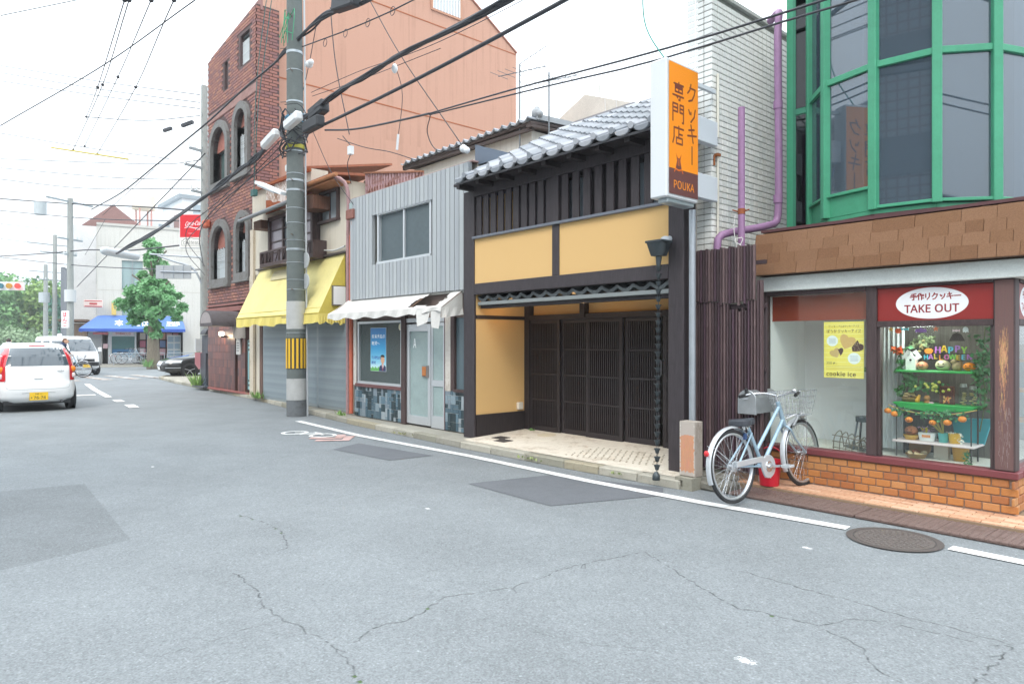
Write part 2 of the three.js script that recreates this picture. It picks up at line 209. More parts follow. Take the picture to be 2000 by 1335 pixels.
{ // low concrete pavement behind separate kerb stones
  const conc = S('#a9a69b', 0.92, { t: 'mottle', r: [0.5], b: 0.004 });
  struct('pavement', conc, (() => { const g = ext(shape([[-4.05, 5.98], ...kerbLine.slice(1).map(([x, z]) => [x + (x < -31 ? 0.1 : 0), -z + (x < -31 ? 0 : 0.12)]), [-28, 60], [-22.2, 9], [-4.05, 9]]), 0.085); g.rotateX(-PI / 2); return g; })());
  const km = struct('kerb', S('#8e8c82', 0.95), (() => { const L = kerbLine.slice(0, -1), s = shape([...L.map(([x, z]) => [x, -z - 0.005]), ...[...L].reverse().map(([x, z]) => [x + (x < -31 ? 0.14 : 0), -z + 0.14])]); const g = ext(s, 0.055); g.rotateX(-PI / 2); return g; })());
  const kerbMats = ['#b3b0a4', '#a5a297', '#bdb9ac', '#9c9a8c', '#aca48f'].map((c) => S(c, 0.95, { t: 'dirt', r: [0.9], b: 0.006 }));
  for (let i = 0; i + 1 < kerbLine.length - 1; i++) {
    const [x0, z0] = kerbLine[i], [x1, z1] = kerbLine[i + 1], l = Math.hypot(x1 - x0, z1 - z0), n = Math.max(1, Math.round(l / 0.6)), ang = Math.atan2(-(z1 - z0), x1 - x0);
    const g = prep(B(-l / n / 2 + 0.006, l / n / 2 - 0.006, 0, 0.1, -0.01, 0.13, 0.012));
    for (let k = 0; k < n; k++) { const t = (k + 0.5) / n; piece(km, 'kerb_stone', g, kerbMats[(i * 3 + k * 7) % 5], x0 + (x1 - x0) * t, -0.004 + 0.006 * R(), z0 + (z1 - z0) * t, ang, rr(-0.01, 0.01)); }
  }
  const apron = S('#e0d8c9', 0.9, { t: 'dirt', r: [0.9], b: 0.003 });
  const g = new THREE.BufferGeometry(), P = [-7.84, 0.095, -5.97, -4.2, 0.095, -5.99, -4.2, 0.15, -7.3, -7.84, 0.15, -7.3]; g.setAttribute('position', new THREE.Float32BufferAttribute(P, 3)); g.setIndex([0, 1, 2, 0, 2, 3]); g.computeVertexNormals();
  const ap = struct('apron', apron, g); const yz = (z) => 0.0975 + (-5.97 - z) / 1.33 * 0.055;
  const lid = prep(B(-0.11, 0.11, -0.004, 0.004, -0.09, 0.09)), disc = prep(new THREE.CylinderGeometry(0.14, 0.14, 0.006, 24)), dm = S('#3f3b3a', 0.7);
  piece(ap, 'drain_cover', lid, dm, -7.5, yz(-6.42), -6.42, 0, 0.041); piece(ap, 'drain_cover', lid, dm, -7.28, yz(-6.28), -6.28, 0, 0.041);
  piece(ap, 'access_cover', disc, S('#d9d2c3', 0.8), -6.9, yz(-6.75), -6.75, 0, 0.041); piece(ap, 'access_cover', disc, S('#cfc3aa', 0.85), -7.15, yz(-7.0), -7.0, 0, 0.041);
  const dots = []; for (let r = 0; r < 9; r++) for (let i = 0; i < 14; i++) { const c = new THREE.CylinderGeometry(0.011, 0.013, 0.008, 6); const z = -6.12 - r * 0.075 - i * 0.012, x = -5.9 + i * 0.085 + (r % 2) * 0.042; c.translate(x, yz(z) - 0.001, z); dots.push(c); }
  mk(ap, 'tactile_studs', S('#8d8371', 0.9), dots).userData.kind = 'stuff';
  // brick-paved strip before the shop, with a base of mortar
  const bed = struct('brick_pavement', S('#8f7a64', 0.95), (() => { const q = ext(shape([[-4.2, 6.0], [-3.72, 6.42], [0.6, 6.44], [0.6, 9], [-4.2, 9]]), 0.05); q.rotateX(-PI / 2); return q; })());
  const bm = ['#cda384', '#c7997a', '#d6b094', '#c19476', '#d2a98c'].map((c) => S(c, 0.85, { t: 'dirt', r: [1.3], b: 0.002 })), bg = prep(B(-0.108, 0.108, 0, 0.018, -0.026, 0.026, 0.004));
  for (let r = 0; r < 8; r++) for (let i = 0; i < 18; i++) { const x = -3.74 + i * 0.224 + (r % 2) * 0.112, z = -6.475 - r * 0.06; if (x < 0.3) piece(bed, 'brick', bg, pick(bm), x, 0.043 + rr(-0.001, 0.001), z); }
  for (let r = 0; r < 5; r++) for (let i = 0; i < 2; i++) piece(bed, 'brick', bg, pick(bm), -3.95 + i * 0.224 - (r % 2) * 0.1, 0.043, -6.66 - r * 0.06);
  struct('kerb', S('#87857c', 0.95, { t: 'dirt', r: [0.7], b: 0.008 }), [B(-4.2, -3.62, 0, 0.09, -6.28, -6.02, 0.02), B(-4.3, -3.75, 0, 0.11, -6.5, -6.29, 0.02)]);
}
{ // chequered steel plates over the gutter
  const plateTex = canvas(256, 256, (g, w, h) => { g.fillStyle = '#000'; g.fillRect(0, 0, w, h); g.strokeStyle = '#fff'; g.lineWidth = 9; g.lineCap = 'round'; for (let i = 0; i < 8; i++) for (let j = 0; j < 8; j++) { const x = i * 32 + 16, y = j * 32 + 16, a = (i + j) % 2; g.beginPath(); g.moveTo(x - (a ? 9 : 0), y - (a ? 0 : 9)); g.lineTo(x + (a ? 9 : 0), y + (a ? 0 : 9)); g.stroke(); } }, { data: true, wrap: true });
  const pm = new THREE.MeshStandardMaterial({ color: new THREE.Color('#79655f'), roughness: 0.75, metalness: 0.1, map: rep(T.dirt, 1.2), bumpMap: rep(plateTex, 4), bumpScale: 0.007 });
  const stud = prep(new THREE.CylinderGeometry(0.007, 0.009, 0.005, 5));
  const xs = [-3.62, -2.42, -1.16, 0.1];
  for (let i = 0; i < 3; i++) {
    const t = thing('gutter_plate', ['rusty brown chequered steel gutter plate by the bicycle', 'rusty chequered steel gutter plate below the poster window and pumpkin window', 'rusty brown chequered gutter plate cut by the right picture edge'][i], 'drain cover', [(xs[i] + xs[i + 1]) / 2, 0.02, -6.23]);
    mk(t, 'plate', pm, B(xs[i] + 0.006, xs[i + 1] - 0.006, 0.004, 0.03, -6.43, -6.03, 0.004));
    const G = []; for (let a = 0; a < 22; a++) for (let b = 0; b < 9; b++) G.push(mv(new THREE.CylinderGeometry(0.011, 0.014, 0.006, 5), xs[i] + 0.04 + a * 0.053, 0.0325, -6.41 + b * 0.045));
    mk(t, 'tread', pm, G).userData.kind = 'stuff';
  }
  const t = thing('manhole_cover', 'round cast iron manhole cover in the gap of the white edge line', 'manhole', [-1.95, 0, -5.58]);
  const ir = S('#6a6360', 0.65, { metal: 0.3, t: 'dirt', r: [2] });
  mk(t, 'frame', S('#57504d', 0.8, { t: 'grain', r: [2] }), (() => { const g = new THREE.RingGeometry(0.275, 0.325, 40); g.rotateX(-PI / 2); g.translate(-1.95, 0.014, -5.58); return g; })());
  mk(t, 'lid', ir, mv(new THREE.CylinderGeometry(0.27, 0.27, 0.016, 40), -1.95, 0.006, -5.58));
  const G = []; for (let r = 0.05; r < 0.26; r += 0.035) for (let k = 0, n = Math.round(r * 150); k < n; k++) { const a = k / n * PI * 2 + r * 7; G.push(B(-1.95 + Math.cos(a) * r - 0.01, -1.95 + Math.cos(a) * r + 0.01, 0.012, 0.02, -5.58 + Math.sin(a) * r - 0.007, -5.58 + Math.sin(a) * r + 0.007)); }
  mk(t, 'relief', S('#7c7572', 0.6, { metal: 0.3 }), G).userData.kind = 'stuff';
}
// ---------- the dark timber shop house ----------
const timber = S('#423b40', 0.62, { t: 'wood', r: [1.6], b: 0.002, br: [4] }), timberD = S('#352e31', 0.62, { t: 'wood', r: [1.6] }), yellow = S('#dcb67b', 0.9, { b: 0.0015, br: [8] }), slate = S('#6b717c', 0.5);
const wave = (x) => 0.028 * Math.sin(x * 2 * PI); // cross-section of a pantile over one pitch
function pantile(w, len, th = 0.02, n = 10) { // lies along -z from 0, x in 0..w
  const top = [], bot = []; for (let i = 0; i <= n; i++) { const u = i / n, y = (u < 0.72 ? -0.035 * Math.sin(u / 0.72 * PI) : 0.042 * Math.sin((u - 0.72) / 0.28 * PI * 0.9)); top.push([u * w * 1.04, y + th]); bot.unshift([u * w * 1.04, y]); }
  const g = ext(shape([...top, ...bot]), len); g.translate(0, 0, -len); return prep(g);
}
{
  const t = thing('timber_house', 'dark brown timber shop house with yellow plaster panels and slatted sliding doors', 'house', [-6.1, 0.08, -6.2]);
  mk(t, 'wall', S('#b9b4aa', 0.9, { t: 'mottle' }), [B(-7.99, -7.87, 0.06, 3.7, -9.6, -6.25), B(-4.46, -4.34, 0.1, 3.7, -9.6, -6.44), B(-7.85, -4.47, 0.1, 4.6, -9.6, -9.5)]);
  mk(t, 'post', timber, B(-8.1, -7.846, 0.06, 3.72, -6.24, -6.2, 0.006)); mk(t, 'post', timber, B(-4.44, -4.24, 0.05, 3.72, -6.43, -6.2, 0.006));
  mk(t, 'beam', timber, B(-7.845, -4.441, 2.19, 2.35, -6.42, -6.195, 0.006));
  mk(t, 'plaster_panel', yellow, B(-7.845, -6.235, 2.351, 3.0, -6.4, -6.215)); mk(t, 'plaster_panel', yellow, B(-6.11, -4.441, 2.351, 3.0, -6.4, -6.215));
  mk(t, 'stud', timber, B(-6.234, -6.111, 2.351, 3.0, -6.41, -6.2, 0.004));
  mk(t, 'flashing', slate, [B(-7.86, -4.441, 3.0, 3.035, -6.42, -6.165, 0.004)]);
  // slatted gallery
  mk(t, 'gallery_rail', timber, [B(-7.845, -4.441, 3.62, 3.76, -6.4, -6.19, 0.005)]); mk(t, 'gallery_post', timber, B(-6.24, -6.12, 3.036, 3.62, -6.38, -6.2, 0.004));
  const sl = prep(B(-0.0575, 0.0575, 0, 0.584, -0.015, 0.015, 0.003));
  for (let i = 0; i < 10; i++) piece(t, 'slat', sl, timber, -7.77 + i * 0.162, 3.036, -6.24);
  for (let i = 0; i < 9; i++) piece(t, 'slat', prep(sl), timber, -6.03 + i * 0.186, 3.036, -6.24);
  mk(t, 'shaded_gallery_back', timber, [B(-7.15, -4.44, 3.04, 4.0, -6.5, -6.46)]); mk(t, 'gallery_wall', yellow, [B(-7.84, -7.151, 3.04, 3.96, -6.5, -6.455), B(-7.846, -7.836, 3.04, 3.62, -6.45, -6.27)]);  // dark timber colour of the back stands for shade inside the gallery
  mk(t, 'gallery_floor', timber, B(-7.84, -4.47, 2.99, 2.999, -6.9, -6.43));
  for (const x of [-6.6, -5.1]) mk(t, 'gallery_window', S('#8b98a2', 0.12), B(x, x + 0.7, 3.1, 3.6, -6.459, -6.45));
  mk(t, 'eave_board', timberD, [B(-8.05, -4.25, 3.765, 3.80, -6.6, -5.98), ...Array.from({ length: 9 }, (_, i) => B(-7.9 + i * 0.44, -7.83 + i * 0.44, 3.70, 3.764, -6.19, -5.92))]);
  // tiled roof, tile by tile
  const slope = Math.atan2(1.17, 2.15), tileM = ['#a1a6ad', '#969ca3', '#acb0b7', '#8d939b'].map((c) => S(c, 0.5, { t: 'mottle', r: [1.2] })), tg = pantile(0.268, 0.29), cap = prep(mv((() => { const g = new THREE.CylinderGeometry(0.038, 0.038, 0.05, 14); g.rotateX(PI / 2); return g; })(), 0.235, 0.03, 0.01)), lip = prep((() => { const s = new THREE.Shape(); s.moveTo(0.01, 0.025); s.absellipse(0.1, 0.02, 0.095, 0.05, PI, 2 * PI, false); s.lineTo(0.19, 0.025); const g = ext(s, 0.03, { bev: 0.006 }); g.translate(0, 0, -0.01); return g; })());
  const rf = mk(t, 'roof', S('#5c5c60', 0.8), [(() => { const g = B(-7.86, -4.36, -0.045, -0.02, -2.42, 0.02); g.rotateX(slope); g.translate(0, 3.79, -5.87); return g; })()]);
  for (let r = 0; r < 10; r++) for (let c = 0; c < 13; c++) {
    const m = pick(tileM), x = -7.84 + c * 0.268, d = r * 0.235, y = 3.80 + d * Math.sin(slope) + 0.012, z = -5.86 - d * Math.cos(slope);
    piece(rf, 'roof_tile', tg, m, x, y, z, 0, slope - 0.1);
    if (!r) { piece(rf, 'round_tile_end', cap, m, x, y, z, 0, 0.12); piece(rf, 'eave_tile', lip, m, x, y - 0.02, z, 0, 0.12); }
  }
  mk(rf, 'ridge', S('#b4b8be', 0.5, { t: 'mottle' }), [B(-7.9, -4.37, 4.9, 5.02, -8.3, -8.02, 0.03), B(-7.88, -4.38, 4.6, 4.9, -8.29, -8.05)]);
  // recessed entrance: side wall, small tiled canopy, lintel, lattice doors
  mk(t, 'side_panel', yellow, [B(-7.868, -7.85, 0.43, 1.84, -7.2, -6.241), B(-7.868, -7.85, 1.895, 2.19, -7.2, -6.241)]);
  mk(t, 'side_rail', timberD, B(-7.868, -7.838, 1.84, 1.895, -7.2, -6.241)); mk(t, 'skirting', timberD, [B(-7.868, -7.835, 0.06, 0.33, -7.2, -6.241), B(-7.868, -7.83, 0.33, 0.43, -7.2, -6.241)]);
  mk(t, 'corner_post', timberD, B(-7.868, -7.74, 0.12, 2.19, -7.36, -7.2, 0.004));
  mk(t, 'ceiling', S('#3f3839', 0.8), B(-7.86, -4.45, 2.192, 2.21, -9.5, -6.43));
  mk(t, 'lintel', timberD, B(-7.739, -4.45, 1.831, 1.91, -7.36, -7.2, 0.004)); mk(t, 'transom_panel', yellow, B(-7.739, -4.45, 1.911, 2.19, -7.36, -7.3));
  for (const x of [-6.62, -4.98]) mk(t, 'transom_post', timberD, B(x - 0.045, x + 0.045, 1.85, 2.19, -7.29, -7.18, 0.004));
  const fas = mk(t, 'canopy', S('#868d8e', 0.5), [B(-7.83, -4.45, 2.035, 2.085, -6.29, -6.255, 0.006)]);
  const ct = prep((() => { const n = 14, a = [], b = []; for (let i = 0; i <= n; i++) { const u = i / n, y = u < 0.82 ? -0.042 * Math.sin(u / 0.82 * PI) : 0.01 * Math.sin((u - 0.82) / 0.18 * PI); a.push([u * 0.24, y + 0.085]); b.unshift([u * 0.24, y + 0.038]); } const g = ext(shape([...a, ...b]), 0.5); g.translate(0, 0, -0.5); g.rotateX(0.22); return g; })()), ctm = ['#565c5e', '#4e5456', '#5f6567'].map((c) => S(c, 0.5, { t: 'mottle', r: [2] }));
  for (let i = 0; i < 14; i++) piece(fas, 'canopy_tile', ct, pick(ctm), -7.82 + i * 0.24, 2.085, -6.27);
  mk(fas, 'rafter_and_light_stop', timberD, [B(-7.82, -4.46, 2.034, 2.1, -6.33, -6.31), B(-7.82, -4.46, 2.06, 2.12, -6.62, -6.5), B(-7.82, -4.46, 1.99, 2.034, -6.42, -6.3)]);  // first board is added to stop lamp light leaking between tiles and fascia
  const door = S('#352e31', 0.55, { t: 'wood', r: [2] }), pane = GLASS('#c4ccd1', 0.02);
  const cols = [[-7.71, -7.17], [-7.05, -6.59], [-6.53, -5.98], [-5.85, -5.37], [-5.2, -4.5]];
  cols.forEach(([a, b], i) => {
    const zf = i % 2 ? -7.27 : -7.23, pd = mk(t, 'sliding_door', door, [B(a - 0.06, a, 0.15, 1.83, zf - 0.035, zf, 0.003), B(b, b + (i === 4 ? 0.05 : i % 2 ? 0.03 : 0.06), 0.15, 1.83, zf - 0.035, zf, 0.003), B(a, b, 1.78, 1.83, zf - 0.035, zf, 0.003), B(a, b, 0.13, 0.22, zf - 0.035, zf, 0.003)]);
    mk(pd, 'door_pane', pane, B(a, b, 0.2, 1.82, zf - 0.033, zf - 0.027));
    const n = Math.max(10, Math.round((b - a) / 0.037)), lb = prep(B(-0.0085, 0.0085, 0.22, 1.8, -0.02, 0));
    for (let k = 0; k < n; k++) piece(pd, 'lattice_bar', lb, door, a + (k + 0.5) * (b - a) / n, 0, zf - 0.002);
    for (const y of [0.62, 1.01, 1.39]) mk(pd, 'lattice_rail', door, B(a, b, y - 0.012, y + 0.012, zf - 0.021, zf + 0.001));
    if (i < 4) mk(pd, 'handle', S('#2b2728', 0.4), B(a - 0.045, a - 0.015, 0.97, 1.07, zf, zf + 0.006));
  });
  mk(t, 'room_floor', S('#8d8478', 0.8), B(-7.86, -4.45, 0.05, 0.12, -9.5, -7.31)); mk(t, 'room_wall', S('#c9bfae', 0.9), B(-7.86, -4.45, 0.12, 2.19, -9.49, -9.44));
  mk(t, 'pull_bar', S('#8e8e92', 0.35, { metal: 0.8 }), [rod([-5.24, 1.08, -7.17], [-5.24, 1.27, -7.17], 0.008), rod([-5.24, 1.09, -7.17], [-5.24, 1.09, -7.24], 0.006), rod([-5.24, 1.26, -7.17], [-5.24, 1.26, -7.24], 0.006)]);
  mk(t, 'outlet_box', S('#d9d3c6', 0.6), B(-7.85, -7.79, 0.46, 0.57, -7.13, -7.03, 0.01));
  for (const [x, z] of [[-7.46, -6.62], [-6.07, -6.62]]) {
    const dl = thing('downlight', x < -7 ? 'small lit spotlight under the canopy at the yellow side wall' : 'small lit spotlight under the canopy over the middle doors', 'lamp', [x, 2.04, z]);
    mk(dl, 'housing', S('#2f2b2b', 0.6), [rod([x, 2.12, z], [x, 2.03, z], 0.042, 0.05, 14), B(x - 0.07, x + 0.07, 2.1, 2.13, z - 0.05, z + 0.05)]);
    mk(dl, 'bulb', S('#ffd9a0', 0.5, { glow: 6 }), mv(new THREE.CylinderGeometry(0.034, 0.034, 0.008, 14), x, 2.024, z));
    const l = new THREE.PointLight(0xffc98a, 0.13); l.position.set(x, 1.99, z); l.castShadow = true; scene.add(l);
  }
}
{ // rain chain with its rainwater head
  const t = thing('rain_chain', 'dark metal rain chain of small cups hanging from a square rainwater head', 'rain chain', [-4.45, 0.08, -6.02]), m = S('#4a5256', 0.45, { metal: 0.5 });
  mk(t, 'rainwater_head', m, (() => { const g = new THREE.CylinderGeometry(0.135, 0.085, 0.15, 4, 1); g.rotateY(PI / 4); g.translate(-4.46, 2.5, -6.06); const g2 = B(-4.57, -4.35, 2.565, 2.59, -6.165, -5.955, 0.006); return [g, g2, rod([-4.46, 2.42, -6.06], [-4.46, 2.3, -6.05], 0.035, 0.02)]; })());
  mk(t, 'inlet_pipe', S('#c7ccd2', 0.4), [sph(-4.42, 2.6, -6.12, 0.055, 0.8), rod([-4.42, 2.6, -6.12], [-4.42, 2.62, -6.21], 0.035)]);
  const cup = prep(lathe([[0.001, 0], [0.018, 0.002], [0.024, 0.03], [0.036, 0.052], [0.034, 0.052], [0.022, 0.03], [0.014, 0.006]], 8)), link = prep((() => { const g = new THREE.TorusGeometry(0.014, 0.003, 5, 10); g.scale(0.7, 1.7, 1); return g; })());
  for (let i = 0; i < 26; i++) { const y = 2.26 - i * 0.083, k = i / 26, x = -4.455 + 0.2 * k, z = -6.05 + 0.3 * k; piece(t, 'chain_cup', cup, m, x, y, z, i); piece(t, 'chain_link', link, m, x, y - 0.016, z, i * 1.3); }
  mk(t, 'bell_weight', m, (() => { const g = lathe([[0.001, 0.085], [0.02, 0.08], [0.038, 0.045], [0.04, 0], [0.001, 0]], 14); g.translate(-4.25, 0.09, -5.73); return [g, rod([-4.25, 0.16, -5.73], [-4.255, 0.24, -5.745], 0.004)]; })());
}
// ---------- projecting sign, its pole, the slatted fence, the white tiled building ----------
const galv = S('#b4bcc4', 0.45, { metal: 0.55, t: 'mottle', r: [1.5] }), whiteP = S('#d3d8dc', 0.45);
{
  const t = thing('shop_sign', 'tall white box sign with orange and brown face for the cookie shop', 'sign', [-4.1, 2.93, -5.85]);
  mk(t, 'box', whiteP, [B(-4.205, -4.006, 2.93, 4.3, -6.115, -5.565, 0.012)]);
  const tx = canvas(512, 1280, (g, w, h) => {
    const gr = '#f7941d'; g.fillStyle = gr; g.fillRect(0, 0, w, h); g.fillStyle = '#6a4340'; g.fillRect(0, h * 0.805, w, h);
    g.strokeStyle = '#74392a'; let y = 172; for (const ch of '専門店') { glyph(g, ch, 55, y, 205, 188, 19); y += 214; }
    y = 140; for (const ch of 'クッキ') { glyph(g, ch, 295, y, 195, 190, 19); y += 202; } glyph(g, '|', 295, y - 10, 195, 215, 18);
    g.save(); g.translate(165, 950); g.fillStyle = '#6a4340'; g.strokeStyle = '#e0701c'; g.lineWidth = 7; g.beginPath(); g.moveTo(-45, -70); g.lineTo(-28, -8); g.lineTo(-52, 70); g.quadraticCurveTo(0, 96, 52, 70); g.lineTo(28, -8); g.lineTo(45, -70); g.lineTo(14, -30); g.lineTo(-14, -30); g.closePath(); g.fill(); g.stroke(); g.beginPath(); g.moveTo(-50, 74); g.quadraticCurveTo(0, 106, 50, 74); g.lineTo(74, 108); g.moveTo(-50, 74); g.lineTo(-74, 108); g.lineWidth = 12; g.stroke(); g.lineWidth = 5; for (let i = 0; i < 6; i++) { g.beginPath(); g.moveTo(-14, -18 + i * 11); g.lineTo(14, -12 + i * 11); g.stroke(); } g.restore();
    g.fillStyle = '#f7941d'; g.font = '98px sans-serif'; g.textBaseline = 'alphabetic'; g.save(); g.translate(72, 1218); g.scale(1.18, 1.1); g.fillText('POUKA', 0, 0); g.restore();
  });
  mk(t, 'sign_face', texMat(tx, 0.35), faceX(-3.999, -5.6, -6.1, 2.965, 4.27));
  mk(t, 'bottom_light_strip', S('#a9b4b8', 0.4, { metal: 0.4 }), [B(-4.15, -4.03, 2.885, 2.929, -6.08, -5.62, 0.008)]);
  mks(t, 'bracket', S('#ccd4db', 0.5), [B(-4.145, -4.065, 3.02, 3.28, -6.58, -6.118, 0.006), B(-4.145, -4.065, 3.62, 3.88, -6.58, -6.118, 0.006), B(-4.13, -4.09, 4.2, 4.24, -6.58, -6.118)]);
  const p = thing('sign_pole', 'galvanized steel pole below the orange shop sign', 'pole', [-4.16, 0.1, -6.24]);
  mk(p, 'pole', galv, rod([-4.16, 0.1, -6.24], [-4.16, 2.9, -6.24], 0.036, 0.036, 14));
  const b = thing('weathered_board', 'weathered orange-brown board box with peeling edges at the foot of the sign pole', 'sign', [-4.02, 0.1, -5.95]);
  const bt = canvas(128, 512, (g, w, h) => { const r = rng(3); g.fillStyle = '#c58f70'; g.fillRect(0, 0, w, h); for (let i = 0; i < 800; i++) { g.fillStyle = `rgba(${150 + r() * 80},${110 + r() * 60},${80 + r() * 60},.13)`; g.fillRect(r() * w, r() * h, 2 + r() * 4, 10 + r() * 50); } g.fillStyle = '#b3aaa2'; g.beginPath(); g.moveTo(0, 0); g.lineTo(w, 0); g.lineTo(w, 120); for (let x = w; x >= 0; x -= 8) g.lineTo(x, 118 + r() * 22); g.fill(); g.beginPath(); g.moveTo(0, h); for (let x = 0; x <= w; x += 8) g.lineTo(x, h - 18 - r() * 34); g.lineTo(w, h); g.fill(); g.fillStyle = '#c9c4bd'; for (let i = 0; i < 40; i++) { g.fillRect(0, r() * h, 4 + r() * 5, 20); g.fillRect(w - 8 + r() * 5, r() * h, 9, 20); } });
  mk(b, 'box', S('#a59d94', 0.85, { t: 'dirt', r: [1] }), B(-4.12, -3.93, 0.13, 0.69, -6.08, -5.945, 0.006));
  mk(b, 'board_face', texMat(bt, 0.85), face(-4.112, -3.938, 0.138, 0.682, -5.9435));
  const cb = thing('concrete_block', 'hollow concrete block holding up the weathered board', 'block', [-4.02, 0, -5.93]);
  mk(cb, 'block', S('#9b998c', 0.95, { t: 'dirt', r: [2], b: 0.006 }), (() => { const g = wallHoles(-0.11, 0.09, 0, 0.128, 0, 0.17, [[-0.075, -0.02, 0.03, 0.1]]); g.translate(-4.01, 0.0, -6.04); return g; })());
}
{
  const t = thing('slat_fence', 'weathered dark brown vertical slat screen beside the timber house', 'fence', [-3.95, 0.1, -6.5]);
  const ms = ['#5b484d', '#675356', '#4c3c41', '#7d686a', '#5c4552'].map((c) => S(c, 0.75, { t: 'wood', r: [1.8] }));
  const w = 0.0235;
  for (let i = 0; i < 22; i++) { // upper tier hangs in front, lower tier behind
    const x = -4.335 + i * 0.0347, d = i > 9 && i < 13 ? 0.32 : i > 12 && i < 19 ? (i - 12) * 0.03 + 0.62 : 0;
    const yt = 2.5 + rr(-0.012, 0.012), yb = 1.93 - (i > 9 && i < 19 ? rr(0.0, 0.05) : 0) + rr(-0.01, 0.01);
    mk(t, 'slat', ms[i * 3 % 5], B(x, x + w, yb, yt, -6.515, -6.485, 0.003));
    mk(t, 'slat', ms[(i * 2 + 1) % 5], B(x + rr(0, 0.006), x + w + rr(-0.002, 0.004), 0.14, yb - 0.004 - (d > 0.5 ? 0.06 : 0), -6.535, -6.50, 0.003));
  }
  for (let i = 0; i < 2; i++) { const x = -3.568 + i * 0.033; mk(t, 'slat', ms[i], B(x, x + 0.024, 0.14, 2.13, -6.54, -6.50, 0.003)); }
  for (const y of [0.5, 1.2, 1.85, 2.3]) mk(t, 'rail', ms[2], B(-4.34, -3.5, y, y + 0.04, -6.58, -6.541));
  mk(t, 'backing', S('#4d4347', 0.9), B(-4.335, -3.515, 0.14, 1.9, -6.62, -6.585));
}
{
  const t = thing('white_tiled_building', 'narrow building clad in small white glazed tiles behind the orange sign', 'building', [-4.3, 0.1, -7.6]);
  mk(t, 'wall', S('#8f9089', 0.9), [B(-4.334, -4.162, 0.1, 5.33, -9.58, -6.612)]);
  const tm = ['#ebece9', '#e4e7e5', '#eff0ed', '#dfe2df', '#e8e8e3'].map((c) => S(c, 0.28));
  const g = prep(B(0, 0.013, 0, 0.058, -0.045, 0.045, 0.004)), rest = [];
  let n = 0; for (let j = 0; j < 44; j++) for (let i = 0; i < 18; i++) { const y = 2.45 + j * 0.066, z = -6.662 - i * 0.098; if (y > 5.28) continue; if (j < 26 && i < 12 && n < 298) { piece(t, 'tile', g, pick(tm), -4.162, y, z); n++; } else rest.push(mv(B(0, 0.013, 0, 0.058, -0.045, 0.045, 0.004), -4.162, y, z)); }
  mk(t, 'upper_tiles', tm[0], rest).userData.kind = 'stuff';
  const fr = []; for (let j = 0; j < 44; j++) for (let i = 0; i < 3; i++) fr.push(mv(B(-0.05, 0.05, 0, 0.058, 0, 0.013, 0.004), -4.2 - i * 0.108, 2.45 + j * 0.066, -6.612)); mk(t, 'front_tiles', tm[1], fr).userData.kind = 'stuff';
  mk(t, 'coping', S('#b9bcb8', 0.6), B(-4.334, -4.12, 5.331, 5.37, -9.5, -6.58));
  mks(t, 'conduit', S('#dcd9cd', 0.6), [rod([-4.125, 2.45, -6.68], [-4.125, 3.55, -6.68], 0.014), rod([-4.125, 3.75, -6.68], [-4.125, 4.45, -6.68], 0.014)]);
  mk(t, 'rusty_elbow', S('#a5673f', 0.9, { t: 'dirt', r: [3] }), [B(-4.15, -4.1, 3.54, 3.57, -6.7, -6.64), rod([-4.14, 3.44, -6.63], [-4.14, 3.55, -6.63], 0.012)]);
}
const purple = S('#a07ba2', 0.5, { t: 'mottle', r: [1] });
{
  const a = thing('drainpipe', 'long purple drainpipe running down beside the green bay window', 'drainpipe', [-3.78, 2.6, -7.35]);
  mk(a, 'pipe', purple, [tube([[-3.95, 5.22, -7.5], [-3.8, 5.24, -7.4], [-3.74, 5.15, -7.3], [-3.74, 5.0, -7.28], [-3.74, 2.95, -7.28], [-3.75, 2.84, -7.26], [-3.79, 2.78, -7.1], [-4.04, 2.66, -6.62], [-4.06, 2.62, -6.58], [-4.065, 2.5, -6.57], [-4.065, 2.3, -6.57]], 0.042, 10, 60)]);
  mks(a, 'collar', purple, [4.1, 3.05].map((y) => rod([-3.74, y, -7.28], [-3.74, y + 0.09, -7.28], 0.05, 0.05, 12)));
  const b = thing('vent_pipe', 'upright purple vent pipe with a rusty band rising above the slatted fence', 'pipe', [-3.82, 1.6, -6.66]);
  mk(b, 'pipe', purple, rod([-3.83, 2.0, -6.66], [-3.83, 4.0, -6.66], 0.036, 0.036, 14));
  mk(b, 'rusty_band', S('#9a5b3d', 0.9, { t: 'dirt', r: [3] }), [rod([-3.83, 2.86, -6.66], [-3.83, 2.92, -6.66], 0.039, 0.039, 14), rod([-3.8, 2.89, -6.66], [-3.74, 2.9, -6.66], 0.008), rod([-3.86, 2.89, -6.66], [-3.93, 2.92, -6.65], 0.008)]);
  mk(b, 'loose_wire', S('#e4e4e2', 0.5), [tube([[-3.8, 2.52, -6.6], [-3.87, 2.58, -6.58], [-3.78, 2.6, -6.6], [-3.84, 2.5, -6.6], [-3.94, 2.49, -6.6]], 0.005), tube([[-3.88, 2.86, -6.62], [-3.89, 2.7, -6.61], [-3.86, 2.5, -6.62]], 0.004)]);
}
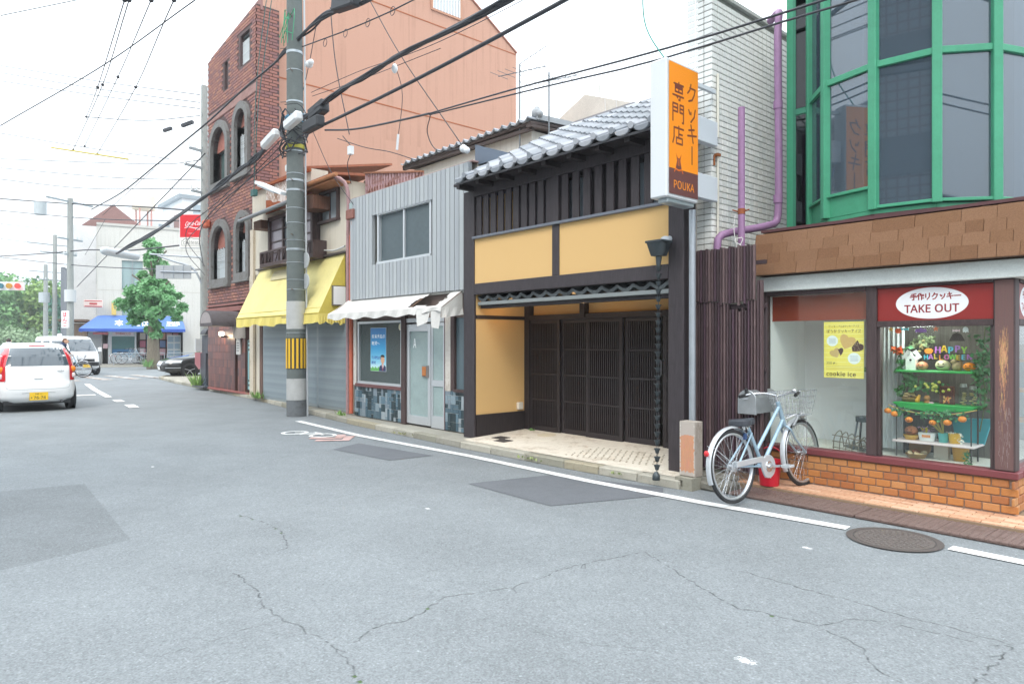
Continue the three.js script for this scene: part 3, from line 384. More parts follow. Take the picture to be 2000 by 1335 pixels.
// ---------- the cookie shop with the green bay window ----------
const brown = S('#524344', 0.6, { t: 'wood', r: [1.2] }), maroon = S('#7d4045', 0.55, { t: 'mottle', r: [1] }), red = S('#8e2b28', 0.5, { t: 'mottle', r: [0.8] });
const shop = thing('cookie_shop', 'corner cookie shop with shingled awning, red signs and green bay window above', 'shop', [-2.5, 0.08, -7.2]);
{
  const t = shop, zf = -6.85;
  const bw = mk(t, 'brick_wall', S('#958377', 0.95), [B(-3.69, -1.472, 0.05, 0.36, -7.0, zf - 0.012), B(-1.6, -1.482, 0.05, 0.36, -9.5, -6.99)]);
  const bm = ['#bf8450', '#b87b4a', '#c78e5a', '#ae7044', '#c28349', '#bf8a57'].map((c) => S(c, 0.5, { t: 'dirt', r: [1.4], b: 0.003 }));
  const bg = prep(B(-0.0605, 0.0605, 0, 0.061, -0.02, 0, 0.004)), bg2 = prep(B(-0.02, 0, 0, 0.061, -0.0605, 0.0605, 0.004));
  for (let r = 0; r < 4; r++) { for (let i = 0; i < 17; i++) { const x = -3.60 + i * 0.131 + (r % 2) * 0.0655; if (x < -1.5) piece(bw, 'brick', bg, pick(bm), x, 0.075 + r * 0.071, zf); } for (let i = 0; i < 12; i++) piece(bw, 'brick', bg2, pick(bm), -1.46, 0.075 + r * 0.071, -6.92 - i * 0.131 + (r % 2) * 0.06); }
  mk(t, 'sill', maroon, [B(-3.69, -1.44, 0.362, 0.42, -7.0, zf + 0.025, 0.006), B(-1.6, -1.435, 0.362, 0.42, -9.5, -7.001, 0.006)]);
  mks(t, 'frame', brown, [B(-3.695, -3.645, 0.421, 2.03, -6.93, zf, 0.004), B(-2.64, -2.546, 0.421, 2.03, -6.93, zf, 0.004), B(-3.644, -2.641, 1.985, 2.03, -6.93, zf, 0.003), B(-2.545, -1.62, 1.64, 1.695, -6.93, zf, 0.004), B(-2.545, -1.62, 2.005, 2.03, -6.93, zf), B(-2.545, -2.52, 0.421, 1.64, -6.93, zf - 0.02), B(-1.645, -1.62, 0.421, 1.64, -6.93, zf - 0.02), B(-1.6, -1.465, 1.64, 1.695, -9.4, -7.0, 0.004), B(-1.6, -1.465, 2.005, 2.03, -9.4, -7.0)]);
  const pt = canvas(256, 1024, (g, w, h) => { const r = rng(9); g.fillStyle = '#6d5350'; g.fillRect(0, 0, w, h); for (let i = 0; i < 1500; i++) { g.fillStyle = `rgba(${60 + r() * 60},${50 + r() * 40},${50 + r() * 40},.12)`; g.fillRect(r() * w, r() * h, 1 + r() * 3, 20 + r() * 90); } for (let i = 0; i < 420; i++) { const a = r(), y = h * (0.22 + 0.3 * (r() + r()) / 2 + (i % 3 === 0 ? 0.3 * r() : 0)), x = w * (0.15 + 0.6 * (r() + r()) / 2); g.fillStyle = `rgba(${190 + r() * 40},${140 + r() * 40},${95 + r() * 30},${0.25 + 0.4 * a})`; g.fillRect(x, y, 2 + r() * 5, 8 + r() * 46); } for (let i = 0; i < 160; i++) { g.fillStyle = `rgba(200,200,198,${r() * 0.5})`; g.fillRect(w * (0.15 + 0.7 * r()), h * (0.66 + 0.3 * r()), 1 + r() * 4, 6 + r() * 34); } });
  mk(t, 'corner_post', brown, B(-1.619, -1.466, 0.421, 2.03, -6.99, zf - 0.004, 0.006));
  mk(t, 'worn_face', texMat(pt, 0.75), [face(-1.607, -1.478, 0.43, 2.02, zf - 0.0015)]);
  mk(t, 'fascia', S('#e0e8e5', 0.5, { t: 'mottle', r: [0.5] }), [B(-3.7, -1.36, 2.031, 2.185, -6.9, -6.8, 0.006), B(-1.55, -1.36, 2.031, 2.185, -9.5, -6.901)]);
  const oval = (w, h) => canvas(w, h, (g) => { g.fillStyle = '#8e2b28'; g.fillRect(0, 0, w, h); g.fillStyle = '#eef0f3'; g.beginPath(); g.ellipse(w * 0.487, h * 0.5, w * 0.315, h * 0.46, 0, 0, 7); g.fill(); g.strokeStyle = '#8e2f33'; jp(g, '手作りクッキー', w * 0.3, h * 0.2, h * 0.2, { lw: h * 0.032, gap: 0.98, sx: 0.92 }); g.fillStyle = '#8e2f33'; g.font = `${h * 0.3}px sans-serif`; g.textAlign = 'center'; g.lineWidth = 5; g.save(); g.translate(w * 0.487, h * 0.77); g.scale(1.02, 1.05); g.fillText('TAKE OUT', 0, 0); g.strokeText('TAKE OUT', 0, 0); g.restore(); });
  const ov = texMat(oval(1024, 356), 0.4);
  mk(t, 'sign_panel', ov, keep(quad([-2.545, 1.697, zf - 0.03], [-1.622, 1.697, zf - 0.03], [-1.622, 2.003, zf - 0.03], [-2.545, 2.003, zf - 0.03])));
  mk(t, 'sign_panel', ov, faceX(-1.495, -7.01, -7.75, 1.697, 2.003));
  mk(t, 'sign_backing', red, [B(-2.545, -1.622, 1.697, 2.003, zf - 0.06, zf - 0.033), B(-1.53, -1.5, 1.697, 2.003, -7.9, -7.0)]);
  // shingled mansard, shingle by shingle
  const ms = mk(t, 'awning', S('#6d5a4c', 0.95), [(() => { const g = ext(shape([[6.705, 2.2], [6.705, 2.215], [6.805, 2.62], [7.3, 2.66], [7.3, 2.19]]), 2.6); g.rotateY(PI / 2); g.translate(-3.72, 0, 0); return g; })(), (() => { const g = ext(shape([[-1.24, 2.2], [-1.24, 2.215], [-1.34, 2.62], [-1.7, 2.66], [-1.7, 2.19]].reverse()), 2.65); g.translate(0, 0, -9.5); return g; })()]);
  const sm = ['#9f7759', '#9a7253', '#a37b5d', '#946c4e', '#a0785a', '#9b7456'].map((c) => S(c, 0.95, { t: 'grain', r: [1.6], b: 0.006, br: [5] }));
  for (let r = 0; r < 4; r++) { let x = -3.73; while (x < -1.24) { const w = r === 3 ? pick([0.3, 0.36, 0.26]) : pick([0.13, 0.16, 0.2, 0.24]), th = 0.016 + r * 0.001 + pick([0, 0, 0.004]), y = 2.195 + r * 0.107, z = -6.702 - r * 0.0247; const g = B(x, Math.min(x + w - 0.003, -1.2), 0, 0.122, 0, th, 0.002); g.rotateX(-0.19); g.translate(0, y, z); mk(ms, 'shingle', pick(sm), g); x += w; } }
  mk(t, 'cap_flashing', S('#5e3c3f', 0.55, { t: 'mottle' }), [B(-3.7, -1.3, 2.661, 2.69, -7.5, -6.83)]);
  // interior
  mk(t, 'floor', S('#dcdad4', 0.8), B(-3.69, -1.48, 0.3, 0.41, -9.4, -7.0));
  mk(t, 'interior_wall', S('#f3f2f6', 0.9), [B(-3.66, -2.75, 0.41, 2.2, -7.78, -7.72), B(-3.66, -3.645, 0.41, 2.2, -7.72, -6.94)]);
  mk(t, 'added_backdrop', S('#7b7672', 0.8, { t: 'wood', r: [1] }), B(-2.62, -1.72, 0.41, 2.2, -7.62, -7.58)); mk(t, 'interior_partition', S('#8d8f90', 0.9), [B(-2.75, -2.7, 0.41, 2.2, -9.4, -7.3), B(-2.7, -1.5, 0.41, 2.2, -9.4, -9.3)]);  // dark wood panel behind the display is added to imitate the dim interior
  mk(t, 'side_wall', S('#d8d8d2', 0.9), [B(-3.7, -3.662, 0.05, 2.65, -9.5, -6.95), B(-3.7, -1.5, 0.05, 2.65, -9.55, -9.45)]);
  mk(t, 'ceiling', S('#ecebe7', 0.9), B(-3.66, -1.55, 2.2, 2.24, -9.4, -6.95));
  mk(t, 'reflection_panel', S('#97402c', 0.7), B(-3.644, -2.641, 1.72, 1.985, -6.99, -6.97));  // red panel standing in for a reddish reflection in the pane
  mk(t, 'corner_shelf', S('#5d8f74', 0.6), B(-3.0, -2.76, 1.2, 1.23, -7.7, -7.2));
  mks(t, 'glass', GLASS('#fbfffd'), [B(-3.645, -2.641, 0.421, 1.984, -6.9, -6.896), B(-2.52, -1.646, 0.421, 1.639, -6.9, -6.896), B(-1.5, -1.496, 0.421, 1.639, -9.3, -7.0)]);
  mk(t, 'wooden_shelving', S('#b58a52', 0.7), [B(-1.75, -1.6, 0.42, 1.64, -8.6, -8.55), ...[0.7, 1.0, 1.3].map((y) => B(-2.0, -1.6, y, y + 0.03, -8.6, -8.3))]);
  // green bay
  const bayGlass = S('#9bafbf', 0.02, { metal: 0.18, phys: { transmission: 1, thickness: 0, ior: 1.9 } });
  const K = 2.62, pl = [[-1.305, -2.82], [-1.178, -2.676], [-0.982, -2.622], [-0.788, -2.648], [-0.646, -2.765], [-0.57, -2.94], [-0.57, -3.2]].map(([x, z]) => [x * K, z * K]);
  const gr = S('#46a17d', 0.5, { t: 'mottle', r: [0.7] }), grD = S('#3a8a6e', 0.55, { t: 'mottle' });
  const bay = mk(t, 'bay_window', gr, [(() => { const g = ext(shape([[-3.69, 9.4], ...[...pl].map(([x, z]) => [x, -z]), [-1.49, 9.4]]), 0.035); g.rotateX(-PI / 2); g.translate(0, 2.715, 0); return g; })(), B(-3.70, -3.42, 2.66, 7, -7.47, -7.4)]);
  mk(t, 'upper_wall', S('#bfc4c2', 0.9), [B(-3.69, -1.49, 2.7, 2.71, -9.4, -7.45), B(-3.70, -3.66, 2.66, 7, -9.4, -7.48), B(-3.65, -1.5, 2.76, 7, -9.45, -9.38), B(-3.7, -1.49, 6.99, 7.05, -9.4, -6.9)]);
  const at = (p, q, off, y) => { const l = Math.hypot(q[0] - p[0], q[1] - p[1]), nx = -(q[1] - p[1]) / l, nz = (q[0] - p[0]) / l; return [p[0] + nx * off, y, p[1] + nz * off]; };
  const slab = (p, q, y0, y1, o0, o1, c = 0.004) => { const l = Math.hypot(q[0] - p[0], q[1] - p[1]), g = B(0, l, y0, y1, -o0, o1, c); g.rotateY(Math.atan2(-(q[1] - p[1]), q[0] - p[0])); g.translate(p[0], 0, p[1]); return g; };
  const mull = prep(B(-0.04, 0.04, 0, 4.2, -0.05, 0.045, 0.006));
  pl.slice(0, 6).forEach((p, i) => piece(bay, 'mullion', mull, gr, p[0], 2.751, p[1], [-0.9, -0.75, -0.2, 0.3, 0.75, 1.2][i]));
  for (let i = 0; i < 6; i++) {
    const p = pl[i], q = pl[i + 1], y0 = i < 2 ? 2.985 : 2.79;
    for (const y of [4.12, 5.45]) mk(bay, 'transom', gr, slab(p, q, y - 0.03, y + 0.03, 0.05, 0.03));
    mk(bay, 'sill_rail', gr, slab(p, q, y0 - 0.03, y0, 0.04, 0.035)); if (i < 2) mk(bay, 'spandrel', gr, slab(p, q, 2.752, 2.955, 0.03, 0));
    for (const [a, b] of [[y0, 4.09], [4.15, 5.42], [5.48, 6.98]]) mk(bay, 'pane', bayGlass, slab(p, q, a, b, 0.004, 0, 0));
  }
  const wire = [];  for (let i = 2; i < 4; i++) { const p = pl[i], q = pl[i + 1], l = Math.hypot(q[0] - p[0], q[1] - p[1]); for (let k = 1; k < 12; k++) { const u = k / 12; wire.push(bar([p[0] + (q[0] - p[0]) * u, 2.8, p[1] + (q[1] - p[1]) * u - 0.02], [p[0] + (q[0] - p[0]) * u, 4.09, p[1] + (q[1] - p[1]) * u - 0.02], 0.002, 0.002)); } }
  mk(bay, 'side_window_frame', grD, [B(-3.6, -3.44, 4.02, 4.08, -7.42, -7.385), B(-3.62, -3.59, 2.7, 7, -7.41, -7.385), B(-3.45, -3.42, 2.7, 7, -7.41, -7.385)]);
  mks(bay, 'side_pane', GLASS('#7f8a92', 0.02), [B(-3.589, -3.451, 2.78, 4.01, -7.398, -7.393), B(-3.589, -3.451, 4.09, 6.9, -7.398, -7.393)]);
  mk(bay, 'room_wall', S('#b3b2ac', 0.9), [B(-3.4, -1.6, 2.76, 6.9, -8.9, -8.85), B(-1.75, -1.7, 2.76, 6.9, -8.85, -7.9)]);
  mk(bay, 'skirt', S('#5a3c40', 0.5, { t: 'mottle' }), (() => { const g = ext(shape([[-3.69, 7.5], ...pl.map(([x, z]) => [x * 1.0 + 0.0, -z + 0.0]), [-1.49, 8.5]]), 0.03); g.rotateX(-PI / 2); g.translate(0, 2.684, 0); return g; })());
}
// ---------- things in the shop windows ----------
const { FontLoader } = await import('three/addons/loaders/FontLoader.js');
const { TextGeometry } = await import('three/addons/geometries/TextGeometry.js');
const fontB = await new FontLoader().loadAsync('fonts/droid/droid_sans_bold.typeface.json');
function pumpkin(r, sy = 0.8) { const g = new THREE.SphereGeometry(r, 28, 12), p = g.attributes.position; for (let i = 0; i < p.count; i++) { const a = Math.atan2(p.getZ(i), p.getX(i)), k = 1 - 0.08 * Math.pow(Math.abs(Math.sin(a * 4.5)), 0.6) * 0 - 0.09 * Math.pow(Math.abs(Math.cos(a * 4)), 4); p.setXYZ(i, p.getX(i) * k, p.getY(i) * sy, p.getZ(i) * k); } g.computeVertexNormals(); return g; }
const orange = S('#e8872a', 0.45), blackM = S('#2a2624', 0.6), wicker = S('#b9935c', 0.85, { t: 'grain', r: [9], b: 0.006, br: [22] }), leafM = S('#4f8a5b', 0.6, { side: 1 }), cookieM = S('#d9bd8d', 0.85, { t: 'grain', r: [8] });
function jackFace(x, y, z, s) { const tri = (a, b, w) => { const g = ext(shape([[-w, 0], [w, 0], [0, w * 1.3]]), 0.004); g.translate(x + a, y + b, z); return g; }; const m = ext(shape([[-s * 0.5, 0], [-s * 0.25, -s * 0.17], [0, -s * 0.22], [s * 0.25, -s * 0.17], [s * 0.5, 0], [s * 0.2, -s * 0.07], [0, -s * 0.1], [-s * 0.2, -s * 0.07]]), 0.004); m.translate(x, y - s * 0.08, z); return [tri(-s * 0.28, s * 0.1, s * 0.13), tri(s * 0.28, s * 0.1, s * 0.13), m]; }
function jack(name, label, x, y, z, r, m, o = {}) { const t = thing(name, label, o.cat || 'pumpkin', [x, y, z]); mk(t, 'pumpkin', m, mv(pumpkin(r, o.sy || 0.8), x, y + r * (o.sy || 0.8), z)); mk(t, 'face', blackM, jackFace(x, y + r * 0.85, z + r * 0.93, r * 1.15)); mk(t, 'stalk', S('#6b6a3a', 0.8), rod([x, y + r * 1.5, z], [x + r * 0.1, y + r * 1.95, z], r * 0.12, r * 0.08)); return t; }
function leaves(cx, cy, cz, ex, ey, ez, n, s, seed) { const r = rng(seed), L = []; for (let i = 0; i < n; i++) { const g = new THREE.BufferGeometry(), w = s * (0.6 + 0.6 * r()); g.setAttribute('position', new THREE.Float32BufferAttribute([0, 0, 0, w * 0.4, 0.12 * w, w * 0.5, 0, 0, w, 0, 0, 0, 0, 0, w, -w * 0.4, 0.12 * w, w * 0.5], 3)); g.computeVertexNormals(); g.rotateX(r() * 6); g.rotateY(r() * 6); g.rotateZ(r() * 6); g.translate(cx + (r() + r() - 1) * ex, cy + (r() + r() - 1) * ey, cz + (r() + r() - 1) * ez); L.push(g); } return L; }
{
  const z = -7.15, st = thing('display_stand', 'black metal display stand with green shelves and a pale table top in the window', 'shelf', [-2.14, 0.42, z]);
  const gs = S('#2f9a4d', 0.5), ironM = S('#3a3838', 0.5);
  mk(st, 'upright', ironM, [-2.44, -1.83].map((x) => [rod([x, 0.42, z - 0.1], [x, 1.24, z - 0.1], 0.008), rod([x, 0.42, z + 0.1], [x, 0.9, z + 0.1], 0.006)]));
  mk(st, 'upper_shelf', gs, B(-2.45, -1.82, 1.215, 1.235, z - 0.16, z + 0.1, 0.004));
  mk(st, 'boat_shelf', gs, (() => { const g = ext(shape([[-2.47, 0.925], [-2.4, 0.885], [-2.2, 0.865], [-2.0, 0.868], [-1.83, 0.89], [-1.8, 0.915], [-1.82, 0.918], [-2.44, 0.93]]), 0.24, { bev: 0.006 }); g.translate(0, 0, z - 0.13); return g; })());
  mk(st, 'table_top', S('#e6d5d9', 0.5), B(-2.47, -1.8, 0.555, 0.575, z - 0.2, z + 0.13, 0.005));
  const hb = thing('birdhouse', 'small white wooden birdhouse on the upper green shelf', 'birdhouse', [-2.34, 1.235, z]);
  mk(hb, 'body', S('#e9eae6', 0.7), (() => { const g = ext(shape([[-2.383, 1.236], [-2.297, 1.236], [-2.297, 1.335], [-2.34, 1.392], [-2.383, 1.335]]), 0.07); g.translate(0, 0, z - 0.035); return g; })()); mk(hb, 'entrance_hole', blackM, mv((() => { const g = new THREE.CylinderGeometry(0.01, 0.01, 0.004, 12); g.rotateX(PI / 2); return g; })(), -2.34, 1.33, z + 0.037)); mk(hb, 'roof', S('#cfd2cf', 0.7), [bar([-2.389, 1.33, z], [-2.34, 1.4, z], 0.012, 0.09), bar([-2.291, 1.33, z], [-2.34, 1.4, z], 0.012, 0.09)]);
  jack('painted_pumpkin', 'small pink and orange painted ceramic pumpkin beside the white birdhouse', -2.25, 1.236, z, 0.05, S('#d98e6a', 0.4)); jack('white_pumpkin', 'cream white carved pumpkin lantern in the middle of the upper shelf', -2.08, 1.236, z, 0.062, S('#d9cfa9', 0.5)); jack('hat_pumpkin', 'bright orange grinning pumpkin with a small hat at the shelf end', -1.87, 1.236, z, 0.05, orange);
  const sq = thing('animal_figurine', 'grey-brown sitting animal figurine between white and orange pumpkins', 'figurine', [-1.975, 1.236, z]);
  mk(sq, 'body', S('#9d8a68', 0.8), [sph(-1.965, 1.275, z, 0.042, 1.1), sph(-1.985, 1.32, z + 0.01, 0.026), sph(-1.945, 1.29, z - 0.02, 0.03, 1.6, 0.6), sph(-2.0, 1.318, z + 0.025, 0.012), sph(-1.98, 1.345, z, 0.009, 1.8)]);
  const bk = thing('cookie_basket', 'small wicker basket of cookies on the left of the green boat shelf', 'basket', [-2.36, 0.93, z]);
  mk(bk, 'basket', wicker, mv(lathe([[0.001, 0], [0.058, 0], [0.068, 0.045], [0.064, 0.048], [0.055, 0.01], [0.001, 0.01]], 20), -2.36, 0.93, z)); for (let i = 0; i < 10; i++) mk(bk, 'cookie', cookieM, (() => { const g = new THREE.CylinderGeometry(0.02, 0.02, 0.009, 10); g.rotateX(rr(-0.8, 0.8)); g.rotateZ(rr(-0.8, 0.8)); g.translate(-2.36 + rr(-0.04, 0.04), 0.98 + rr(0, 0.03), z + rr(-0.03, 0.035)); return g; })());
  solo('gourd', 'yellow striped gourd leaning behind the small cookie basket', 'gourd', S('#d9a12c', 0.5), [rod([-2.3, 0.935, z], [-2.28, 1.0, z - 0.02], 0.026, 0.01, 10), sph(-2.3, 0.95, z, 0.028)]);
  const ds = thing('cookie_doll', 'little brown gingerbread doll on the green boat shelf', 'figurine', [-2.21, 0.9, z]); mk(ds, 'body', S('#a87443', 0.7), [sph(-2.21, 0.92, z, 0.03, 1.2), sph(-2.21, 0.975, z, 0.027)]); mk(ds, 'bow', S('#d8b7c4', 0.7), sph(-2.17, 0.93, z + 0.02, 0.016, 0.8, 1.5));
  const sg = thing('framed_card', 'dark brown framed autumn card standing on the green boat shelf', 'sign', [-2.045, 0.9, z]); const ct = canvas(256, 340, (g, w, h) => { g.fillStyle = '#4c2a2c'; g.fillRect(0, 0, w, h); g.strokeStyle = '#7d4c3e'; g.lineWidth = 10; g.strokeRect(8, 8, w - 16, h - 16); g.fillStyle = '#9d6a58'; g.font = '54px serif'; g.textAlign = 'center'; g.fillText('HAPPY', w / 2, 92); const r = rng(4); for (let i = 0; i < 14; i++) { g.fillStyle = pick(['#c98b4a', '#b5552f', '#d9a86a']); g.beginPath(); g.ellipse(w / 2 + (r() - 0.5) * 120, 210 + (r() - 0.5) * 110, 14, 26, r() * 6, 0, 7); g.fill(); } });
  mk(sg, 'board', S('#4c2a2c', 0.6), B(-2.108, -1.985, 0.9, 1.095, z - 0.012, z)); mk(sg, 'print', texMat(ct, 0.5), face(-2.106, -1.987, 0.902, 1.093, z + 0.0015));
  for (const [x, s, l] of [[-1.93, 1, 'tall glass jar of cookies behind the framed card'], [-1.855, 0.9, 'glass jar with a metal lid at the right end of the boat shelf']]) { const j = thing('glass_jar', l, 'jar', [x, 0.9, z - 0.05]); mk(j, 'glass', GLASS('#eef5f2', 0.03), mv(lathe([[0.001, 0], [0.034, 0], [0.034, 0.17 * s], [0.028, 0.19 * s]], 18), x, 0.9, z - 0.05)); mk(j, 'lid', S('#b9b9b6', 0.4, { metal: 0.6 }), rod([x, 0.9 + 0.19 * s, z - 0.05], [x, 0.93 + 0.19 * s, z - 0.05], 0.03, 0.026, 16)); mk(j, 'cookies', cookieM, Array.from({ length: 8 }, (_, i) => sph(x + rr(-0.015, 0.015), 0.915 + i * 0.017, z - 0.05 + rr(-0.015, 0.015), 0.018, 0.45))); }
  const ga = thing('pumpkin_garland', 'ivy garland with small orange pumpkins hanging from the green boat shelf', 'garland', [-2.14, 0.8, z + 0.14]);
  mk(ga, 'cord', S('#c9a869', 0.8), tube([[-2.5, 0.9, z + 0.13], [-2.38, 0.86, z + 0.13], [-2.2, 0.84, z + 0.13], [-2.0, 0.845, z + 0.13], [-1.85, 0.88, z + 0.13], [-1.78, 0.9, z + 0.12]], 0.005));
  mk(ga, 'ivy', leafM, [leaves(-2.05, 0.83, z + 0.14, 0.25, 0.05, 0.03, 150, 0.038, 3), leaves(-2.4, 0.84, z + 0.13, 0.1, 0.045, 0.03, 50, 0.036, 4)]);
  for (const [x, y, r] of [[-2.5, 0.845, 0.032], [-2.44, 0.82, 0.033], [-2.315, 0.775, 0.033], [-2.12, 0.765, 0.03], [-2.0, 0.775, 0.034], [-1.885, 0.815, 0.034]]) { const p = mk(ga, 'pumpkin', orange, mv(pumpkin(r, 0.8), x, y, z + 0.15)); if (x === -2.315 || x === -2.12) mk(p, 'face', blackM, jackFace(x, y, z + 0.15 + r * 0.9, r * 1.1)); mk(p, 'stalk', S('#6b6a3a', 0.8), rod([x, y + r * 0.7, z + 0.15], [x, y + r * 1.2, z + 0.15], 0.003)); }
  jack('clay_pumpkin', 'brown clay pumpkin lantern sitting in a yellow bowl', -2.345, 0.615, z, 0.055, S('#b06d48', 0.7)); solo('yellow_bowl', 'shallow mustard yellow bowl under the clay pumpkin', 'bowl', S('#cda648', 0.4), mv(lathe([[0.001, 0], [0.05, 0], [0.068, 0.045], [0.064, 0.045], [0.045, 0.008], [0.001, 0.008]], 20), -2.345, 0.576, z));
  const tb = thing('plastic_tub', 'white plastic tub with an orange label on the pale table top', 'tub', [-2.21, 0.576, z]); mk(tb, 'tub', S('#eceeee', 0.4), (() => { const g = new THREE.CylinderGeometry(0.095, 0.08, 0.075, 4); g.rotateY(PI / 4); g.scale(1, 1, 0.7); g.translate(-2.205, 0.615, z); return g; })()); mk(tb, 'label', S('#e0935a', 0.6), B(-2.24, -2.17, 0.61, 0.635, z + 0.041, z + 0.046)); mk(tb, 'flowers', S('#c7a0c4', 0.7, { side: 1 }), leaves(-2.22, 0.68, z, 0.06, 0.03, 0.03, 30, 0.03, 6)); mk(tb, 'yellow_flowers', S('#d9c53a', 0.7, { side: 1 }), leaves(-2.23, 0.68, z + 0.03, 0.03, 0.02, 0.01, 14, 0.026, 7));
  const cp = thing('turquoise_cup', 'turquoise cup holding dried wheat stalks', 'cup', [-2.075, 0.576, z]); mk(cp, 'cup', S('#5cb8b5', 0.4), mv(lathe([[0.001, 0], [0.036, 0], [0.045, 0.085], [0.041, 0.085], [0.03, 0.01]], 18), -2.075, 0.576, z)); mk(cp, 'wheat', S('#b9b06a', 0.8), Array.from({ length: 12 }, () => { const a = rr(-0.11, 0.01); return rod([-2.075, 0.64, z], [-2.075 + a, 0.79 - Math.abs(a) * 0.3, z + rr(-0.03, 0.03)], 0.003, 0.006, 5); }));
  const mg = thing('yellow_mug', 'yellow mug decorated with small white blossoms', 'mug', [-1.98, 0.576, z]); mk(mg, 'mug', S('#d9ad3a', 0.4), mv(lathe([[0.001, 0], [0.042, 0], [0.052, 0.09], [0.048, 0.09], [0.038, 0.01]], 18), -1.985, 0.576, z)); mk(mg, 'blossoms', S('#efefe8', 0.7, { side: 1 }), [leaves(-1.93, 0.63, z + 0.04, 0.03, 0.05, 0.02, 26, 0.022, 8), leaves(-2.0, 0.67, z + 0.04, 0.05, 0.01, 0.02, 16, 0.02, 9)]);
  const bx = thing('turquoise_board', 'large turquoise painted tray leaning behind the yellow mug', 'tray', [-1.88, 0.56, z - 0.16]); mk(bx, 'tray', S('#3aa9bb', 0.5), (() => { const g = ext(shape([[-2.02, 0.58], [-1.8, 0.57], [-1.74, 0.8], [-2.05, 0.79]]), 0.03, { bev: 0.004 }); g.translate(0, 0, z - 0.19); return g; })());
  const fb = thing('floor_basket', 'open wicker basket of broken cookies on the window floor', 'basket', [-2.29, 0.41, z + 0.03]); mk(fb, 'basket', wicker, mv(lathe([[0.001, 0], [0.07, 0], [0.095, 0.04], [0.09, 0.042], [0.065, 0.008]], 22), -2.29, 0.412, z + 0.03)); mk(fb, 'lid', wicker, (() => { const g = new THREE.CylinderGeometry(0.095, 0.095, 0.012, 24); g.rotateX(1.25); g.translate(-2.29, 0.5, z - 0.06); return g; })()); for (let i = 0; i < 12; i++) mk(fb, 'cookie', S(i % 3 ? '#dcc9a2' : '#9c5f3d', 0.85), (() => { const g = new THREE.CylinderGeometry(0.024, 0.024, 0.008, 8); g.rotateX(rr(-0.7, 0.7)); g.rotateZ(rr(-0.7, 0.7)); g.translate(-2.29 + rr(-0.065, 0.065), 0.45 + rr(0, 0.02), z + 0.03 + rr(-0.05, 0.05)); return g; })());
  const cn = thing('ice_cream_cone', 'big yellow plaster ice cream wafer cone standing under the table top', 'cone', [-1.96, 0.41, z - 0.08]); mk(cn, 'wafer', S('#cf9d3a', 0.6), mv(lathe([[0.001, 0], [0.055, 0], [0.07, 0.12], [0.11, 0.13], [0.115, 0.145], [0.001, 0.145]], 22), -1.96, 0.412, z - 0.08));
  solo('pale_box', 'pale cardboard box with dark twine on the window floor', 'box', S('#cfccc2', 0.85), [B(-2.17, -2.05, 0.411, 0.53, z - 0.12, z - 0.05), bar([-2.17, 0.45, z - 0.045], [-2.05, 0.45, z - 0.045], 0.008, 0.008)]);
  const vi = thing('hanging_ivy', 'green hanging ivy and leaves on the right side of the pumpkin window', 'plant', [-1.76, 1.0, z]); mk(vi, 'foliage', leafM, [leaves(-1.77, 1.25, z, 0.09, 0.42, 0.06, 210, 0.055, 11), leaves(-1.86, 0.48, z + 0.1, 0.03, 0.1, 0.03, 40, 0.035, 12)]); mk(vi, 'stem', S('#5d6b43', 0.8), tube([[-1.75, 1.63, z], [-1.77, 1.3, z], [-1.75, 1.0, z], [-1.79, 0.7, z]], 0.005));
  const vl = thing('potted_greenery', 'leafy green plant with an orange lily on the left of the pumpkin window', 'plant', [-2.42, 1.0, z]); mk(vl, 'foliage', leafM, [leaves(-2.42, 1.32, z - 0.02, 0.07, 0.14, 0.05, 60, 0.06, 13), leaves(-2.33, 1.13, z, 0.09, 0.09, 0.06, 56, 0.075, 14), leaves(-2.43, 1.03, z, 0.05, 0.06, 0.05, 26, 0.05, 15), leaves(-2.18, 1.08, z - 0.02, 0.12, 0.05, 0.04, 60, 0.045, 16)]); mk(vl, 'lily', S('#d8663a', 0.6, { side: 1 }), leaves(-2.465, 1.42, z, 0.03, 0.018, 0.02, 34, 0.05, 17)); mk(vl, 'berries', S('#b9bd58', 0.5), Array.from({ length: 16 }, () => sph(-2.16 + rr(-0.14, 0.14), 1.08 + rr(-0.04, 0.05), z + 0.03 + rr(0, 0.03), 0.014, 1, 1, 1, 7)));
  const hd = thing('dried_flowers', 'dried cream flowers hanging behind the letters in the pumpkin window', 'flowers', [-2.29, 1.5, z - 0.15]); mk(hd, 'foliage', S('#5f6b4c', 0.8, { side: 1 }), [leaves(-2.29, 1.5, z - 0.13, 0.1, 0.07, 0.05, 70, 0.06, 18)]); mk(hd, 'blooms', S('#a39668', 0.8, { side: 1 }), leaves(-2.28, 1.45, z - 0.1, 0.05, 0.04, 0.03, 30, 0.04, 19));
  // cut-out letters
  const ls = thing('letter_sign', 'colourful cut-out HAPPY HALLOWEEN letters in the pumpkin window', 'sign', [-2.05, 1.4, z]);
  const colr = ['#b36bbd', '#e3b93a', '#57b9cf', '#a673bd', '#8fbf4c', '#4fb7cc', '#c47ac0', '#d9c04a', '#e08a3d', '#c46a9f', '#7bbf58', '#cfae3a', '#58b0c9'];
  const letter = (ch, x, y, h, i) => { const g = new TextGeometry(ch, { font: fontB, size: h, depth: 0.008, curveSegments: 4 }); g.translate(x, y, z + 0.02); mk(ls, 'letter', S(colr[i % 13], 0.5), g); };
  [...'HAPPY'].forEach((c, i) => letter(c, -2.145 + i * 0.054, 1.395 + (i % 2) * 0.012, 0.062, i)); [...'HALLOWEEN'].forEach((c, i) => letter(c, -2.235 + i * 0.042 + (i > 5 ? 0.012 : 0), 1.335 + (i % 3) * 0.004, 0.046, i + 5));
